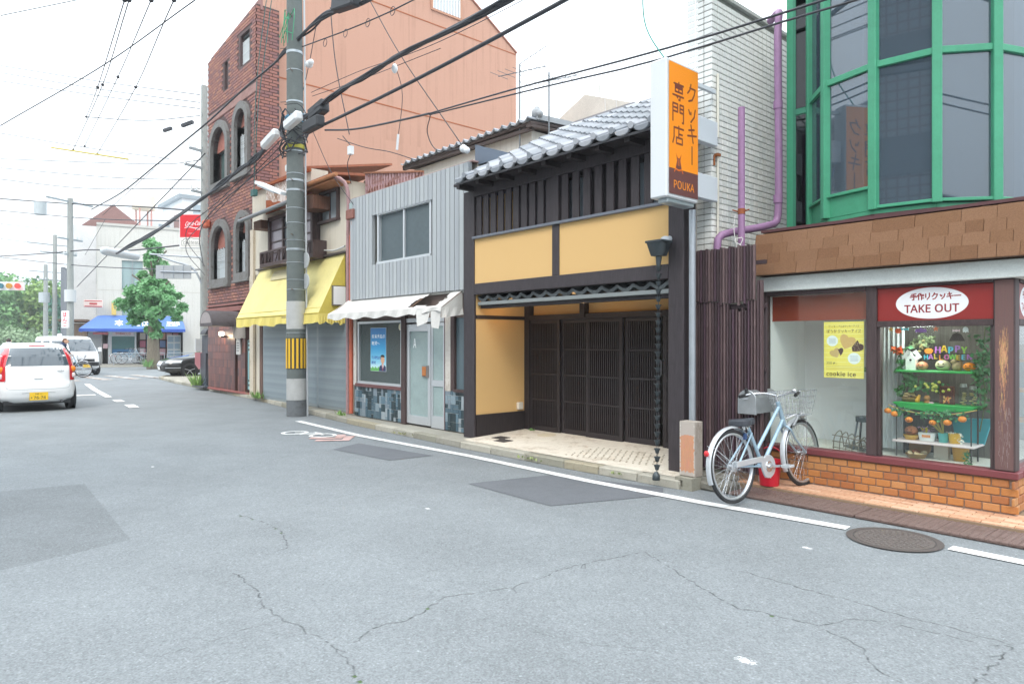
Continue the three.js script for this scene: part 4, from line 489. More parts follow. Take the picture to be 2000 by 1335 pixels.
  mk(ls, 'pumpkin_cutout', orange, (() => { const g = new THREE.CylinderGeometry(0.03, 0.03, 0.008, 18); g.rotateX(PI / 2); g.scale(1.2, 0.85, 1); g.translate(-2.19, 1.415, z + 0.02); return g; })());
  mk(ls, 'backing', S('#3c3230', 0.8), [B(-2.15, -1.87, 1.39, 1.395, z, z + 0.01), B(-2.24, -1.86, 1.328, 1.334, z, z + 0.01)]);
  // stickers along the top of the pane
  const zs = -6.9045, cut = (pts, x, y, s) => { const g = ext(shape(pts.map((p) => [x + p[0] * s, y + p[1] * s])), 0.003); g.translate(0, 0, zs - 0.003); return g; }, star = Array.from({ length: 10 }, (_, i) => { const a = i / 10 * 2 * PI + PI / 2, r = i % 2 ? 0.45 : 1; return [Math.cos(a) * r, Math.sin(a) * r]; }), round = Array.from({ length: 18 }, (_, i) => [Math.cos(i / 9 * PI), Math.sin(i / 9 * PI) * 0.85]), candy = [[-1.2, -0.5], [-0.6, -0.2], [0, -0.45], [0.6, -0.2], [1.2, -0.5], [1.2, 0.5], [0.6, 0.2], [0, 0.45], [-0.6, 0.2], [-1.2, 0.5]], banner = [[-1.6, -0.6], [1.6, -0.6], [1.4, 0.35], [0.4, 0.4], [0, 0.95], [-0.4, 0.4], [-1.4, 0.35]], ghost = [[-0.7, -0.8], [-0.3, -0.6], [0, -0.9], [0.35, -0.6], [0.8, -0.8], [0.75, 0.2], [0.5, 0.8], [0, 0.95], [-0.5, 0.8], [-0.75, 0.2]], hat = [[-1.1, -0.5], [1.1, -0.5], [1, -0.2], [0.6, 0.6], [0, 0.9], [-0.6, 0.6], [-1, -0.2]];
  [['#d9a648', star, -2.44, 1.62, 0.026, 'yellow star sticker at the left top of the pumpkin window'], ['#df5a2b', round, -2.375, 1.603, 0.028, 'red-orange pumpkin sticker under the top of the pane'], ['#58b7c6', candy, -2.32, 1.618, 0.026, 'light blue sweet sticker beside the pumpkin sticker'], ['#7d4d9c', banner, -2.185, 1.607, 0.03, 'purple banner sticker in the middle of the pane top'], ['#df6a3a', star, -2.065, 1.618, 0.026, 'orange star sticker right of the purple banner'], ['#e7c9d0', candy, -1.905, 1.6, 0.024, 'striped pink sweet sticker near the ghost'], ['#e9eaec', ghost, -1.835, 1.606, 0.028, 'white ghost sticker at the right top of the pane'], ['#2c2526', hat, -1.9, 1.535, 0.055, 'black witch hat sticker under the sweet sticker']].forEach(([c, s, x, y, k, l]) => solo('sticker', l, 'sticker', S(c, 0.5), cut(s, x, y, k)));
  const tubeL = thing('fluorescent_lamp', 'white fluorescent tube at the top of the pumpkin window', 'lamp', [-2.2, 1.68, -7.1]); mk(tubeL, 'tube', S('#f4fff6', 0.4, { glow: 2.2 }), rod([-2.42, 1.66, -7.12], [-2.05, 1.66, -7.12], 0.013)); mk(tubeL, 'housing', S('#d8dcd8', 0.5), B(-2.44, -2.03, 1.676, 1.7, -7.15, -7.09));
  const pl = new THREE.PointLight(0xf6fff6, 0.6); pl.position.set(-2.22, 1.62, -7.08); pl.shadow.radius = 5; pl.castShadow = true; scene.add(pl);
  const cu = thing('curtain', 'pale grey curtain hanging at the left of the pumpkin window', 'curtain', [-2.58, 1.0, -7.25]); mk(cu, 'cloth', S('#c3c8cc', 0.9, { side: 1 }), (() => { const g = new THREE.PlaneGeometry(0.22, 1.2, 24, 1), p = g.attributes.position; for (let i = 0; i < p.count; i++) p.setZ(i, 0.018 * Math.sin(p.getX(i) * 150)); g.computeVertexNormals(); g.translate(-2.56, 1.05, -7.28); return g; })());
  // poster, wire basket and clutter in the left window
  const pst = canvas(512, 720, (g, w, h) => { g.fillStyle = '#f4e06a'; g.fillRect(0, 0, w, h); for (let i = 0; i < 24; i++) { g.fillStyle = `rgba(255,250,205,${i % 2 ? 0.35 : 0.1})`; g.fillRect(0, i * 30, w, 16); } g.strokeStyle = '#8a6a3c'; jp(g, 'クッキー', 60, 46, 30, { lw: 3 }); jp(g, 'さんのクッキーアイス', 190, 46, 26, { lw: 3, gap: 1.02 }); g.strokeStyle = '#6e4a2c'; jp(g, 'ぽうか', 36, 98, 44, { lw: 4.5, gap: 1 }); jp(g, 'クッキーアイス', 178, 100, 42, { lw: 4.5, gap: 1.02 });
    const heart = (x, y, s, c, rot) => { g.save(); g.translate(x, y); g.rotate(rot); g.scale(s, s); g.fillStyle = c; g.beginPath(); g.moveTo(0, 40); g.bezierCurveTo(-70, -5, -45, -58, 0, -28); g.bezierCurveTo(45, -58, 70, -5, 0, 40); g.fill(); g.restore(); };
    heart(300, 262, 2.3, '#d9b070', 0.35); g.save(); g.beginPath(); g.moveTo(280, 430); g.lineTo(440, 225); g.lineTo(512, 225); g.lineTo(505, 430); g.clip(); heart(420, 320, 1.9, '#4a2522', 0.7); g.restore(); heart(150, 405, 1.5, '#d3b27c', -0.5); g.save(); g.beginPath(); g.moveTo(165, 310); g.lineTo(280, 310); g.lineTo(270, 470); g.lineTo(215, 430); g.clip(); heart(205, 388, 1.25, '#4a2a33', -0.25); g.restore(); const r = rng(2); g.fillStyle = '#e6d3b8'; for (let i = 0; i < 26; i++) g.fillRect(345 + r() * 110, 260 + r() * 110, 7, 5);
    g.fillStyle = '#eef2f5'; g.beginPath(); g.ellipse(112, 245, 74, 70, 0, 0, 7); g.ellipse(390, 468, 80, 72, 0, 0, 7); g.fill(); g.fillStyle = '#8d98a4'; for (let i = 0; i < 5; i++) { g.fillRect(66 + (i % 2) * 6, 215 + i * 15, 88, 4); g.fillRect(340 + (i % 2) * 6, 438 + i * 15, 98, 4); }
    g.fillStyle = '#55483e'; g.font = '46px sans-serif'; g.textBaseline = 'alphabetic'; g.fillText('350', 32, 548); g.strokeStyle = '#55483e'; jp(g, '円', 122, 520, 28, { lw: 4 }); g.font = '24px sans-serif'; g.fillText('+', 160, 546); g.fillStyle = '#b89c58'; for (let i = 0; i < 3; i++) for (let x = 34; x < 470; x += 14) g.fillRect(x, 568 + i * 20, 9, 5); g.fillStyle = '#40291f'; g.font = 'bold 74px sans-serif'; g.save(); g.translate(30, 698); g.scale(1.08, 1); g.fillText('cookie ice', 0, 0); g.restore(); });
  const po = thing('poster', 'yellow heart-shaped cookie ice poster stuck inside the left shop window', 'poster', [-2.87, 1.14, -6.905]); mk(po, 'paper', S('#f3e27a', 0.6), B(-3.065, -2.68, 1.145, 1.70, -6.912, -6.9075)); mk(po, 'print', texMat(pst, 0.5), face(-3.065, -2.68, 1.145, 1.70, -6.9062));
  const wb = thing('wire_basket', 'old wire basket lying on the floor of the left window', 'basket', [-2.95, 0.41, -7.1]), wm = S('#8b8377', 0.5, { metal: 0.4 }); const G = []; for (let k = 0; k < 5; k++) { const x = -3.02 + k * 0.06; G.push(tube([[x, 0.42, -7.02], [x + 0.01, 0.55 - k * 0.01, -7.03], [x + 0.03, 0.6 - k * 0.012, -7.12], [x + 0.03, 0.42, -7.2]], 0.005)); } for (const y of [0.44, 0.5, 0.56]) G.push(tube([[-3.03, y, -7.02], [-2.9, y - 0.01, -7.02], [-2.76, y - 0.03, -7.03], [-2.73, y - 0.02, -7.1]], 0.005)); mk(wb, 'wires', wm, G); mk(wb, 'handle', wm, tube([[-2.8, 0.5, -7.03], [-2.74, 0.53, -7.05], [-2.72, 0.48, -7.08], [-2.77, 0.43, -7.1]], 0.007));
  const ch = thing('metal_stool', 'grey metal stool in the right corner of the left window', 'stool', [-2.76, 0.41, -7.25]); mk(ch, 'seat', S('#4b5258', 0.5), mv(new THREE.CylinderGeometry(0.09, 0.09, 0.05, 18), -2.8, 0.72, -7.25)); for (const [x, z2] of [[-0.07, 0.06], [0.07, 0.06], [-0.07, -0.06], [0.07, -0.06]]) mk(ch, 'leg', S('#707881', 0.4, { metal: 0.5 }), rod([-2.8 + x * 1.3, 0.41, -7.25 + z2 * 1.3], [-2.8 + x * 0.8, 0.7, -7.25 + z2 * 0.8], 0.01));
  solo('wood_plank', 'grey wooden plank lying on the left window floor', 'plank', S('#8d8f8c', 0.9, { t: 'wood', r: [3] }), bar([-3.0, 0.425, -7.3], [-2.72, 0.43, -7.1], 0.06, 0.02));
}
// ---------- bicycle, letter box, bucket ----------
const bikeBlue = S('#9dbacd', 0.28, { metal: 0.25, phys: { clearcoat: 0.6, clearcoatRoughness: 0.2 } }), chrome = S('#d7dbdf', 0.22, { metal: 0.85 }), alu = S('#c9ced3', 0.35, { metal: 0.7 }), rubber = S('#2e2f32', 0.8), black = S('#232427', 0.6);
function makeBike(label, group) {
  const t = thing('bicycle', label, 'bicycle', [0, 0, 0], { local: true, group }); t.rotation.order = 'YXZ';
  const steer = new THREE.Matrix4().makeTranslation(0.86, 0.66, 0).multiply(new THREE.Matrix4().makeRotationAxis(V(-0.34, 0.94, 0).normalize(), 0.03)).multiply(new THREE.Matrix4().makeTranslation(-0.86, -0.66, 0));
  const st = (g) => { g.applyMatrix4(steer); return g; }, id = (g) => g;
  const wheel = (name, cx, cy, f) => {
    const tor = (r, q, n) => { const g = new THREE.TorusGeometry(r, q, n, 48); g.translate(cx, cy, 0); return f(g); };
    const w = mk(t, name, rubber, tor(0.318, 0.018, 10));
    mk(w, 'rim', alu, (() => { const g = lathe([[0.282, -0.012], [0.302, -0.014], [0.302, 0.014], [0.282, 0.012], [0.282, -0.012]], 48); g.rotateX(PI / 2); g.translate(cx, cy, 0); return f(g); })());
    const sp = []; for (let k = 0; k < 36; k++) { const a = k / 36 * 2 * PI, b = a + (k % 4 < 2 ? 0.9 : -0.9), s = k % 2 ? 1 : -1; sp.push(f(rod([cx + Math.cos(b) * 0.028, cy + Math.sin(b) * 0.028, s * 0.028], [cx + Math.cos(a) * 0.285, cy + Math.sin(a) * 0.285, 0], 0.0016, 0.0016, 4))); } mk(w, 'spokes', chrome, sp);
    mk(w, 'hub', alu, [f(rod([cx, cy, -0.05], [cx, cy, 0.05], 0.014, 0.014, 12)), f(rod([cx, cy, -0.032], [cx, cy, -0.026], 0.032, 0.032, 16)), f(rod([cx, cy, 0.026], [cx, cy, 0.032], name === 'rear_wheel' ? 0.05 : 0.032, 0.032, 16))]);
    return w;
  };
  wheel('rear_wheel', 0, 0.336, id); wheel('front_wheel', 1.14, 0.336, st);
  const fender = (cx, a0, a1, f) => { const P = []; const n = 26; for (let i = 0; i <= n; i++) { const a = (a0 + (a1 - a0) * i / n) * PI / 180; P.push([cx + Math.cos(a) * 0.358, 0.336 + Math.sin(a) * 0.358]); } const pos = []; const prof = [[-0.027, -0.012], [-0.018, 0.0], [0, 0.006], [0.018, 0.0], [0.027, -0.012]]; const at = (i, j) => { const [x, y] = P[i], dx = (x - cx) / 0.358, dy = (y - 0.336) / 0.358; return [x + dx * prof[j][1], y + dy * prof[j][1], prof[j][0]]; }; for (let i = 0; i < n; i++) for (let j = 0; j < 4; j++) { const a = at(i, j), b = at(i + 1, j), c = at(i + 1, j + 1), d = at(i, j + 1); pos.push(...a, ...b, ...c, ...a, ...c, ...d); } const g = new THREE.BufferGeometry(); g.setAttribute('position', new THREE.Float32BufferAttribute(pos, 3)); g.computeVertexNormals(); return f(g); };
  const silver = S('#d3d8dd', 0.3, { metal: 0.5, side: 1 });
  mk(t, 'rear_mudguard', silver, [fender(0, 25, 200, id), rod([0, 0.336, 0.045], [-0.3, 0.55, 0.027], 0.003), rod([0, 0.336, -0.045], [-0.3, 0.55, -0.027], 0.003)]); mk(t, 'front_mudguard', silver, [fender(1.14, 62, 205, st)]);
  const fr = mk(t, 'frame', bikeBlue, [rod([0.79, 0.87, 0], [0.875, 0.635, 0], 0.021, 0.021, 12), rod([0.805, 0.82, 0], [0.385, 0.44, 0], 0.017, 0.017, 12), rod([0.855, 0.69, 0], [0.455, 0.29, 0], 0.019, 0.019, 12), rod([0.46, 0.285, 0], [0.27, 0.68, 0], 0.017, 0.017, 12), rod([0.46, 0.285, 0.04], [0, 0.336, 0.055], 0.011, 0.009), rod([0.46, 0.285, -0.04], [0, 0.336, -0.055], 0.011, 0.009), rod([0.3, 0.61, 0.02], [0, 0.336, 0.055], 0.009), rod([0.3, 0.61, -0.02], [0, 0.336, -0.055], 0.009), rod([0.46, 0.285, -0.045], [0.46, 0.285, 0.045], 0.024, 0.024, 12)]);
  mk(t, 'fork', bikeBlue, [1, -1].map((s) => st(tube([[0.875, 0.63, 0], [0.89, 0.6, s * 0.045], [0.96, 0.5, s * 0.05], [1.14, 0.336, s * 0.05]], 0.011, 8))));
  mk(t, 'chain_guard', S('#c6ccd2', 0.35, { metal: 0.4 }), (() => { const s = new THREE.Shape(); s.moveTo(-0.02, 0.335); s.lineTo(-0.02, 0.38); s.lineTo(0.38, 0.385); s.absarc(0.46, 0.285, 0.105, 2.2, -2.2, true); s.quadraticCurveTo(0.36, 0.25, 0.35, 0.34); s.closePath(); const g = ext(s, 0.014, { bev: 0.004, cs: 16 }); g.translate(0, 0, 0.052); return g; })());
  mk(t, 'chainring_cover', chrome, [rod([0.46, 0.285, 0.066], [0.46, 0.285, 0.076], 0.055, 0.05, 24), rod([0.46, 0.285, 0.07], [0.46, 0.285, 0.09], 0.018, 0.018, 12)]);
  mk(t, 'crank', chrome, [bar([0.46, 0.285, 0.092], [0.63, 0.272, 0.1], 0.014, 0.022), bar([0.46, 0.285, -0.08], [0.29, 0.3, -0.085], 0.014, 0.022)]);
  for (const [x, y, z] of [[0.63, 0.272, 0.155], [0.29, 0.3, -0.14]]) mk(t, 'pedal', S('#b9bec2', 0.4), [B(x - 0.045, x + 0.045, y - 0.012, y + 0.012, z - 0.045, z - 0.033, 0.003), B(x - 0.045, x + 0.045, y - 0.012, y + 0.012, z + 0.033, z + 0.045, 0.003), B(x - 0.045, x - 0.033, y - 0.012, y + 0.012, z - 0.033, z + 0.033), B(x + 0.033, x + 0.045, y - 0.012, y + 0.012, z - 0.033, z + 0.033), rod([x, y, z - 0.06], [x, y, z + 0.04], 0.008)]);
  mk(t, 'seat_post', chrome, rod([0.285, 0.64, 0], [0.25, 0.69, 0], 0.0125, 0.0125, 10));
  const sd = mk(t, 'saddle', S('#3c4048', 0.5), (() => { const s = new THREE.Shape(); s.moveTo(-0.13, 0); s.bezierCurveTo(-0.14, 0.11, -0.05, 0.115, 0.02, 0.05); s.bezierCurveTo(0.06, 0.025, 0.13, 0.03, 0.14, 0); s.bezierCurveTo(0.13, -0.03, 0.06, -0.025, 0.02, -0.05); s.bezierCurveTo(-0.05, -0.115, -0.14, -0.11, -0.13, 0); const g = new THREE.ExtrudeGeometry(s, { depth: 0.028, bevelEnabled: true, bevelThickness: 0.016, bevelSize: 0.012, bevelSegments: 3, curveSegments: 10 }); g.rotateX(-PI / 2); g.translate(0.22, 0.705, 0); return g; })());
  mk(sd, 'springs', chrome, [[-0.07, 0.04], [-0.07, -0.04]].map(([x, z]) => rod([0.22 + x, 0.655, z], [0.22 + x, 0.695, z], 0.016, 0.016, 10)).concat([rod([0.15, 0.655, -0.045], [0.15, 0.655, 0.045], 0.006), rod([0.15, 0.655, 0.02], [0.32, 0.68, 0.01], 0.005), rod([0.15, 0.655, -0.02], [0.32, 0.68, -0.01], 0.005)]));
  mk(t, 'stem', chrome, [st(rod([0.79, 0.87, 0], [0.77, 0.925, 0], 0.0125, 0.0125, 10)), st(rod([0.77, 0.92, 0], [0.81, 0.93, 0], 0.014, 0.014, 10))]);
  mk(t, 'handlebar', chrome, st(tube([[0.62, 0.94, 0.29], [0.71, 0.955, 0.25], [0.79, 0.955, 0.14], [0.815, 0.93, 0], [0.79, 0.955, -0.14], [0.71, 0.955, -0.25], [0.62, 0.94, -0.29]], 0.011, 10, 40)));
  for (const s of [1, -1]) { mk(t, 'grip', black, st(rod([0.72, 0.956, s * 0.262], [0.6, 0.937, s * 0.3], 0.0165, 0.0165, 12))); mk(t, 'brake_lever', alu, st(tube([[0.77, 0.94, s * 0.2], [0.76, 0.92, s * 0.235], [0.65, 0.91, s * 0.3]], 0.006, 6))); }
  mk(t, 'bell', chrome, [st(sph(0.745, 0.978, 0.21, 0.022, 0.8))]);
  const bk = []; const bw = (p, q) => bk.push(st(rod(p, q, 0.0022, 0.0022, 5)));
  const P = (u, v, k) => { const w = 0.13 + 0.05 * k, l0 = 0.93 - 0.02 * k, l1 = 1.17 + 0.05 * k; return [l0 + (l1 - l0) * u, 0.72 + 0.24 * k, -w + 2 * w * v]; };
  for (let i = 0; i <= 8; i++) { const u = i / 8; for (const v of [0, 1]) bw(P(u, v, 0), P(u, v, 1)); bw(P(0, u, 0), P(0, u, 1)); bw(P(1, u, 0), P(1, u, 1)); bw(P(u, 0, 0), P(u, 1, 0)); }
  for (const k of [0, 0.25, 0.5, 0.75, 1]) { const c = [P(0, 0, k), P(1, 0, k), P(1, 1, k), P(0, 1, k)]; for (let i = 0; i < 4; i++) bk.push(st(rod(c[i], c[(i + 1) % 4], k === 1 ? 0.004 : 0.0024, k === 1 ? 0.004 : 0.0024, 6))); }
  mk(t, 'front_basket', chrome, bk); mk(t, 'basket_bracket', chrome, [st(rod([0.86, 0.7, 0.03], [0.95, 0.74, 0.1], 0.005)), st(rod([0.86, 0.7, -0.03], [0.95, 0.74, -0.1], 0.005)), st(rod([1.14, 0.34, 0.06], [1.1, 0.72, 0.11], 0.003)), st(rod([1.14, 0.34, -0.06], [1.1, 0.72, -0.11], 0.003))]);
  mk(t, 'front_lamp', alu, [st((() => { const g = new THREE.CylinderGeometry(0.035, 0.022, 0.06, 14); g.rotateZ(-PI / 2); g.translate(1.1, 0.745 - 0.03, 0.05); return g; })()), st(rod([0.93, 0.62, 0.06], [1.06, 0.71, 0.05], 0.012, 0.016, 10))]);
  mk(t, 'reflector', S('#d2333b', 0.25), sph(-0.358, 0.49, 0, 0.028, 1, 0.6, 0.9)); mk(t, 'stand', chrome, [rod([0.03, 0.31, -0.07], [-0.02, 0.015, -0.13], 0.008), rod([0.03, 0.31, 0.065], [0.03, 0.3, -0.07], 0.007)]);
  mk(t, 'ring_lock', S('#34507e', 0.4), B(0.17, 0.2, 0.56, 0.62, -0.04, 0.04, 0.006));
  return t;
}
const bike = makeBike('light blue and silver city bicycle with wire basket leaning before the cookie shop');
bike.position.set(-3.3, 0.032, -5.63); bike.rotation.set(-0.075, PI / 2 - 0.09, 0.016, 'YXZ');
{
  const t = thing('letter_box', 'silver rounded metal letter box on a white post behind the bicycle', 'letter box', [-3.59, 0.06, -6.6]), m = S('#b3b9bd', 0.35, { metal: 0.6, t: 'mottle', r: [2] });
  const prof = (w, h, r) => { const s = new THREE.Shape(); s.moveTo(-w, 0); s.lineTo(-w, h - w); s.absarc(0, h - w, w, PI, 0, true); s.lineTo(w, 0); s.closePath(); return s; };
  mk(t, 'box', m, (() => { const g = ext(prof(0.092, 0.23), 0.44, { cs: 14 }); g.translate(-3.59, 0.78, -6.8); return g; })());
  mk(t, 'door', m, (() => { const g = ext(prof(0.097, 0.238), 0.012, { bev: 0.004, cs: 14 }); g.translate(-3.59, 0.775, -6.356); return g; })());
  mk(t, 'latch', black, [B(-3.603, -3.577, 0.955, 1.02, -6.338, -6.32, 0.005), sph(-3.59, 1.02, -6.335, 0.017)]);
  mk(t, 'post', S('#e6e6e2', 0.5), rod([-3.59, 0.05, -6.62], [-3.59, 0.78, -6.62], 0.025, 0.025, 12));
}
{
  const t = thing('bucket', 'red plastic bucket with white lettering behind the bicycle', 'bucket', [-3.43, 0.06, -6.5]), m = S('#cc2236', 0.4, { side: 1 });
  mk(t, 'pail', m, mv(lathe([[0.001, 0.003], [0.085, 0.003], [0.09, 0.0], [0.112, 0.235], [0.122, 0.238], [0.122, 0.255], [0.112, 0.255], [0.106, 0.23], [0.088, 0.012], [0.001, 0.012]], 28), -3.43, 0.062, -6.5));
  mk(t, 'handle', m, tube([[-3.552, 0.305, -6.5], [-3.53, 0.4, -6.53], [-3.43, 0.44, -6.545], [-3.33, 0.4, -6.53], [-3.308, 0.305, -6.5]], 0.006, 6));
  mk(t, 'lettering', S('#ecdfe0', 0.5), [[0.0, 0.17], [0.0, 0.11]].flatMap(([a, y]) => [B(-0.03, -0.022, y - 0.022, y + 0.022, 0, 0.004), B(0.022, 0.03, y - 0.022, y + 0.022, 0, 0.004), B(-0.03, 0.03, y + 0.016, y + 0.023, 0, 0.004), B(-0.03, 0.03, y - 0.004, y + 0.003, 0, 0.004), B(-0.004, 0.004, y - 0.022, y + 0.022, 0, 0.004)]).map((g) => { g.translate(0, 0, 0.104); g.rotateY(0.35); g.translate(-3.43, 0.062, -6.5); return g; }));
}
// ---------- the grey metal-clad house with the torn awning ----------
const cream = S('#d3ccbd', 0.92, { t: 'streak', r: [0.35] }), dkBrown = S('#584645', 0.7, { t: 'wood', r: [1.2] }), concG = S('#8d8e8e', 0.9, { t: 'dirt', r: [0.6], b: 0.004 }), frosted = S('#55646a', 0.22, { t: 'mottle', r: [2], b: 0.003, br: [3] });
{
  const t = thing('grey_house', 'narrow house clad in pale grey ribbed metal with a torn white awning', 'house', [-10, 0.09, -6.6]), zf = -6.4;
  mk(t, 'wall', S('#bdb7ac', 0.9), [B(-11.8, -8.13, 0.09, 2.3, -6.64, -6.56), B(-11.8, -8.13, 2.3, 4.22, -6.62, -6.49), B(-11.83, -11.75, 0.09, 4.22, -9.5, -6.46), B(-8.2, -8.12, 0.09, 4.22, -9.5, -6.62), B(-11.8, -8.13, 4.1, 4.2, -9.5, -6.62)]);
  const sm = ['#a6acb0', '#a1a7ac', '#abb1b4'].map((c) => S(c, 0.42, { metal: 0.1 }));
  const strip = (y0, y1, w) => { const s = shape([[0, 0.004], [w * 0.08, 0.004], [w * 0.12, 0], [w * 0.84, 0], [w * 0.86, -0.012], [w * 0.87, -0.075], [0, -0.075]]); const g = ext(s, y1 - y0); g.rotateX(-PI / 2); g.translate(0, y0, 0); return g; };
  const w = 3.69 / 31, full = prep(strip(2.3, 4.22, w)), up = prep(strip(3.8, 4.22, w)), lo = prep(strip(2.3, 2.9, w));
  for (let i = 0; i < 31; i++) { const x = -11.82 + i * w, inW = x + w > -10.87 && x < -9.15; if (!inW) piece(t, 'siding_strip', full, sm[i * 7 % 3], x, 0, zf); else { piece(t, 'siding_strip', up, sm[i * 7 % 3], x, 0, zf); piece(t, 'siding_strip', lo, sm[i * 5 % 3], x, 0, zf); } }
  mk(t, 'top_flashing', S('#a58985', 0.6, { t: 'dirt', r: [1] }), B(-11.84, -8.11, 4.221, 4.25, -6.5, -6.37, 0.004)); mk(t, 'base_flashing', S('#bfbfba', 0.6, { t: 'dirt', r: [1] }), B(-11.84, -8.11, 2.262, 2.299, -6.45, -6.37));
  const alum = S('#c9ced2', 0.35, { metal: 0.5 });
  const wn = mk(t, 'window', alum, [B(-10.86, -9.16, 2.89, 2.94, zf - 0.04, zf + 0.07, 0.005), B(-10.86, -9.16, 3.78, 3.815, zf - 0.04, zf + 0.06, 0.005), B(-10.86, -10.81, 2.94, 3.78, zf - 0.04, zf + 0.05), B(-9.21, -9.16, 2.94, 3.78, zf - 0.04, zf + 0.05), B(-10.03, -9.985, 2.94, 3.78, zf - 0.04, zf + 0.03)]);
  mk(wn, 'pane', frosted, B(-10.81, -10.031, 2.94, 3.78, zf - 0.035, zf - 0.01)); mk(wn, 'pane', frosted, B(-9.984, -9.21, 2.94, 3.78, zf - 0.03, zf + 0.0));
  // shop front
  mks(t, 'post', dkBrown, [B(-11.72, -11.66, 0.68, 1.92, -6.56, zf - 0.01), B(-10.1, -9.97, 0.09, 2.1, -6.56, zf + 0.03, 0.004)]); mks(t, 'pier', S('#d0cbc4', 0.85, { t: 'dirt', r: [0.8] }), [B(-11.83, -11.721, 0.68, 2.2, -6.56, zf), B(-8.86, -8.70, 0.72, 2.2, -6.56, zf)]);
  mk(t, 'head_board', S('#756660', 0.8), B(-11.8, -8.36, 1.88, 2.26, -6.56, zf - 0.03));
  const w2 = mk(t, 'shop_window', alum, [B(-11.659, -10.1, 0.72, 0.765, zf - 0.06, zf + 0.01), B(-11.659, -10.1, 1.84, 1.88, zf - 0.06, zf + 0.01), B(-11.659, -11.61, 0.765, 1.84, zf - 0.06, zf + 0.005), B(-10.15, -10.1, 0.765, 1.84, zf - 0.06, zf + 0.005)]); mk(w2, 'pane', S('#4e5c5c', 0.2, { t: 'grain', r: [5], b: 0.004, br: [6] }), B(-11.61, -10.15, 0.765, 1.84, zf - 0.05, zf - 0.03)); mk(t, 'window_board', S('#6d4a4a', 0.7), B(-11.72, -10.1, 0.66, 0.719, -6.56, zf + 0.03, 0.004));
  mk(w2, 'round_sticker', S('#e2dcc0', 0.6), mv((() => { const g = new THREE.CylinderGeometry(0.06, 0.06, 0.005, 20); g.rotateX(PI / 2); return g; })(), -10.2, 1.76, zf - 0.027));
  const dr = mk(t, 'door', alum, [B(-9.96, -9.88, 0.12, 1.8, zf - 0.05, zf, 0.004), B(-9.33, -9.25, 0.12, 1.8, zf - 0.05, zf, 0.004), B(-9.879, -9.331, 1.68, 1.8, zf - 0.05, zf), B(-9.879, -9.331, 0.12, 0.26, zf - 0.05, zf)]);
  const paleG = S('#9fb3b3', 0.25, { t: 'mottle', r: [1], b: 0.002 }); mk(dr, 'pane', paleG, B(-9.879, -9.331, 0.26, 1.68, zf - 0.035, zf - 0.025));
  mk(dr, 'lettering', S('#e8eeee', 0.5), (() => { const g = new TextGeometry('A', { font: fontB, size: 0.16, depth: 0.003 }); g.scale(0.62, 1, 1); g.translate(-9.79, 1.4, zf - 0.024); return g; })());
  mk(dr, 'lock_box', S('#b5713a', 0.6), B(-9.47, -9.36, 0.94, 1.09, zf + 0.001, zf + 0.02, 0.004)); mk(dr, 'lock_plate', S('#77706c', 0.5), [B(-9.359, -9.3, 0.91, 1.11, zf + 0.001, zf + 0.014), B(-9.49, -9.36, 0.92, 1.1, zf, zf + 0.004)]);
  const sl = mk(t, 'side_light', alum, [B(-9.24, -9.2, 0.1, 1.82, zf - 0.05, zf - 0.01), B(-8.91, -8.86, 0.1, 1.82, zf - 0.05, zf - 0.01), B(-9.2, -8.91, 0.78, 0.88, zf - 0.05, zf - 0.01), B(-9.2, -8.91, 0.1, 0.3, zf - 0.05, zf - 0.01), B(-9.2, -8.91, 1.76, 1.82, zf - 0.05, zf - 0.01), B(-9.97, -8.86, 1.83, 1.9, zf - 0.05, zf + 0.005)]);
  mks(sl, 'pane', paleG, [B(-9.2, -8.91, 0.88, 1.76, zf - 0.035, zf - 0.025), B(-9.2, -8.91, 0.3, 0.78, zf - 0.035, zf - 0.025)]); mk(sl, 'jamb', S('#5e4045', 0.7), B(-8.859, -8.845, 0.1, 1.9, zf - 0.05, zf + 0.005));
  const sw = mk(t, 'narrow_window', dkBrown, [B(-8.7, -8.6, 0.74, 2.0, zf - 0.06, zf), B(-8.6, -8.13, 0.72, 0.76, zf - 0.06, zf + 0.03)]); mk(sw, 'pane', S('#5a6c74', 0.15), B(-8.6, -8.13, 0.76, 2.0, zf - 0.06, zf - 0.045));
  // mosaic of odd-sized blue-grey tiles
  const mt = ['#34484f', '#4a6472', '#647f8e', '#83919c', '#a3afb6', '#2b3c42', '#566e7b', '#8a9da8'].map((c) => S(c, 0.3, { t: 'mottle', r: [3] }));
  const mosaic = (x0, x1, y0, y1) => { const u = 0.07, nx = Math.round((x1 - x0) / u), ny = Math.round((y1 - y0) / u), use = new Set(), geo = {}; const gw = mk(t, 'tile_wall', S('#c3c6c4', 0.9), B(x0, x1, y0, y1, zf - 0.1, zf - 0.008)); for (let j = 0; j < ny; j++) for (let i = 0; i < nx; i++) { if (use.has(i + j * 99)) continue; let [a, b] = pick([[1, 1], [1, 2], [2, 2], [1, 1], [2, 1], [1, 2], [2, 2], [1, 3]]); a = Math.min(a, nx - i); b = Math.min(b, ny - j); for (let q = 0; q < a; q++) if (use.has(i + q + j * 99)) a = q; for (let p = 0; p < a; p++) for (let q = 0; q < b; q++) use.add(i + p + (j + q) * 99); const k = a + '_' + b; geo[k] ??= prep(B(0.003, a * u - 0.003, 0.003, b * u - 0.003, -0.012, 0, 0.003)); piece(gw, 'tile', geo[k], pick(mt), x0 + i * u, y0 + j * u, zf); } };
  mosaic(-11.79, -10.1, 0.1, 0.66); mosaic(-8.845, -8.12, 0.1, 0.71);
  // awning with a hole torn in it
  const aw = S('#e0dfdb', 0.8, { t: 'mottle', r: [0.5], side: 1 });
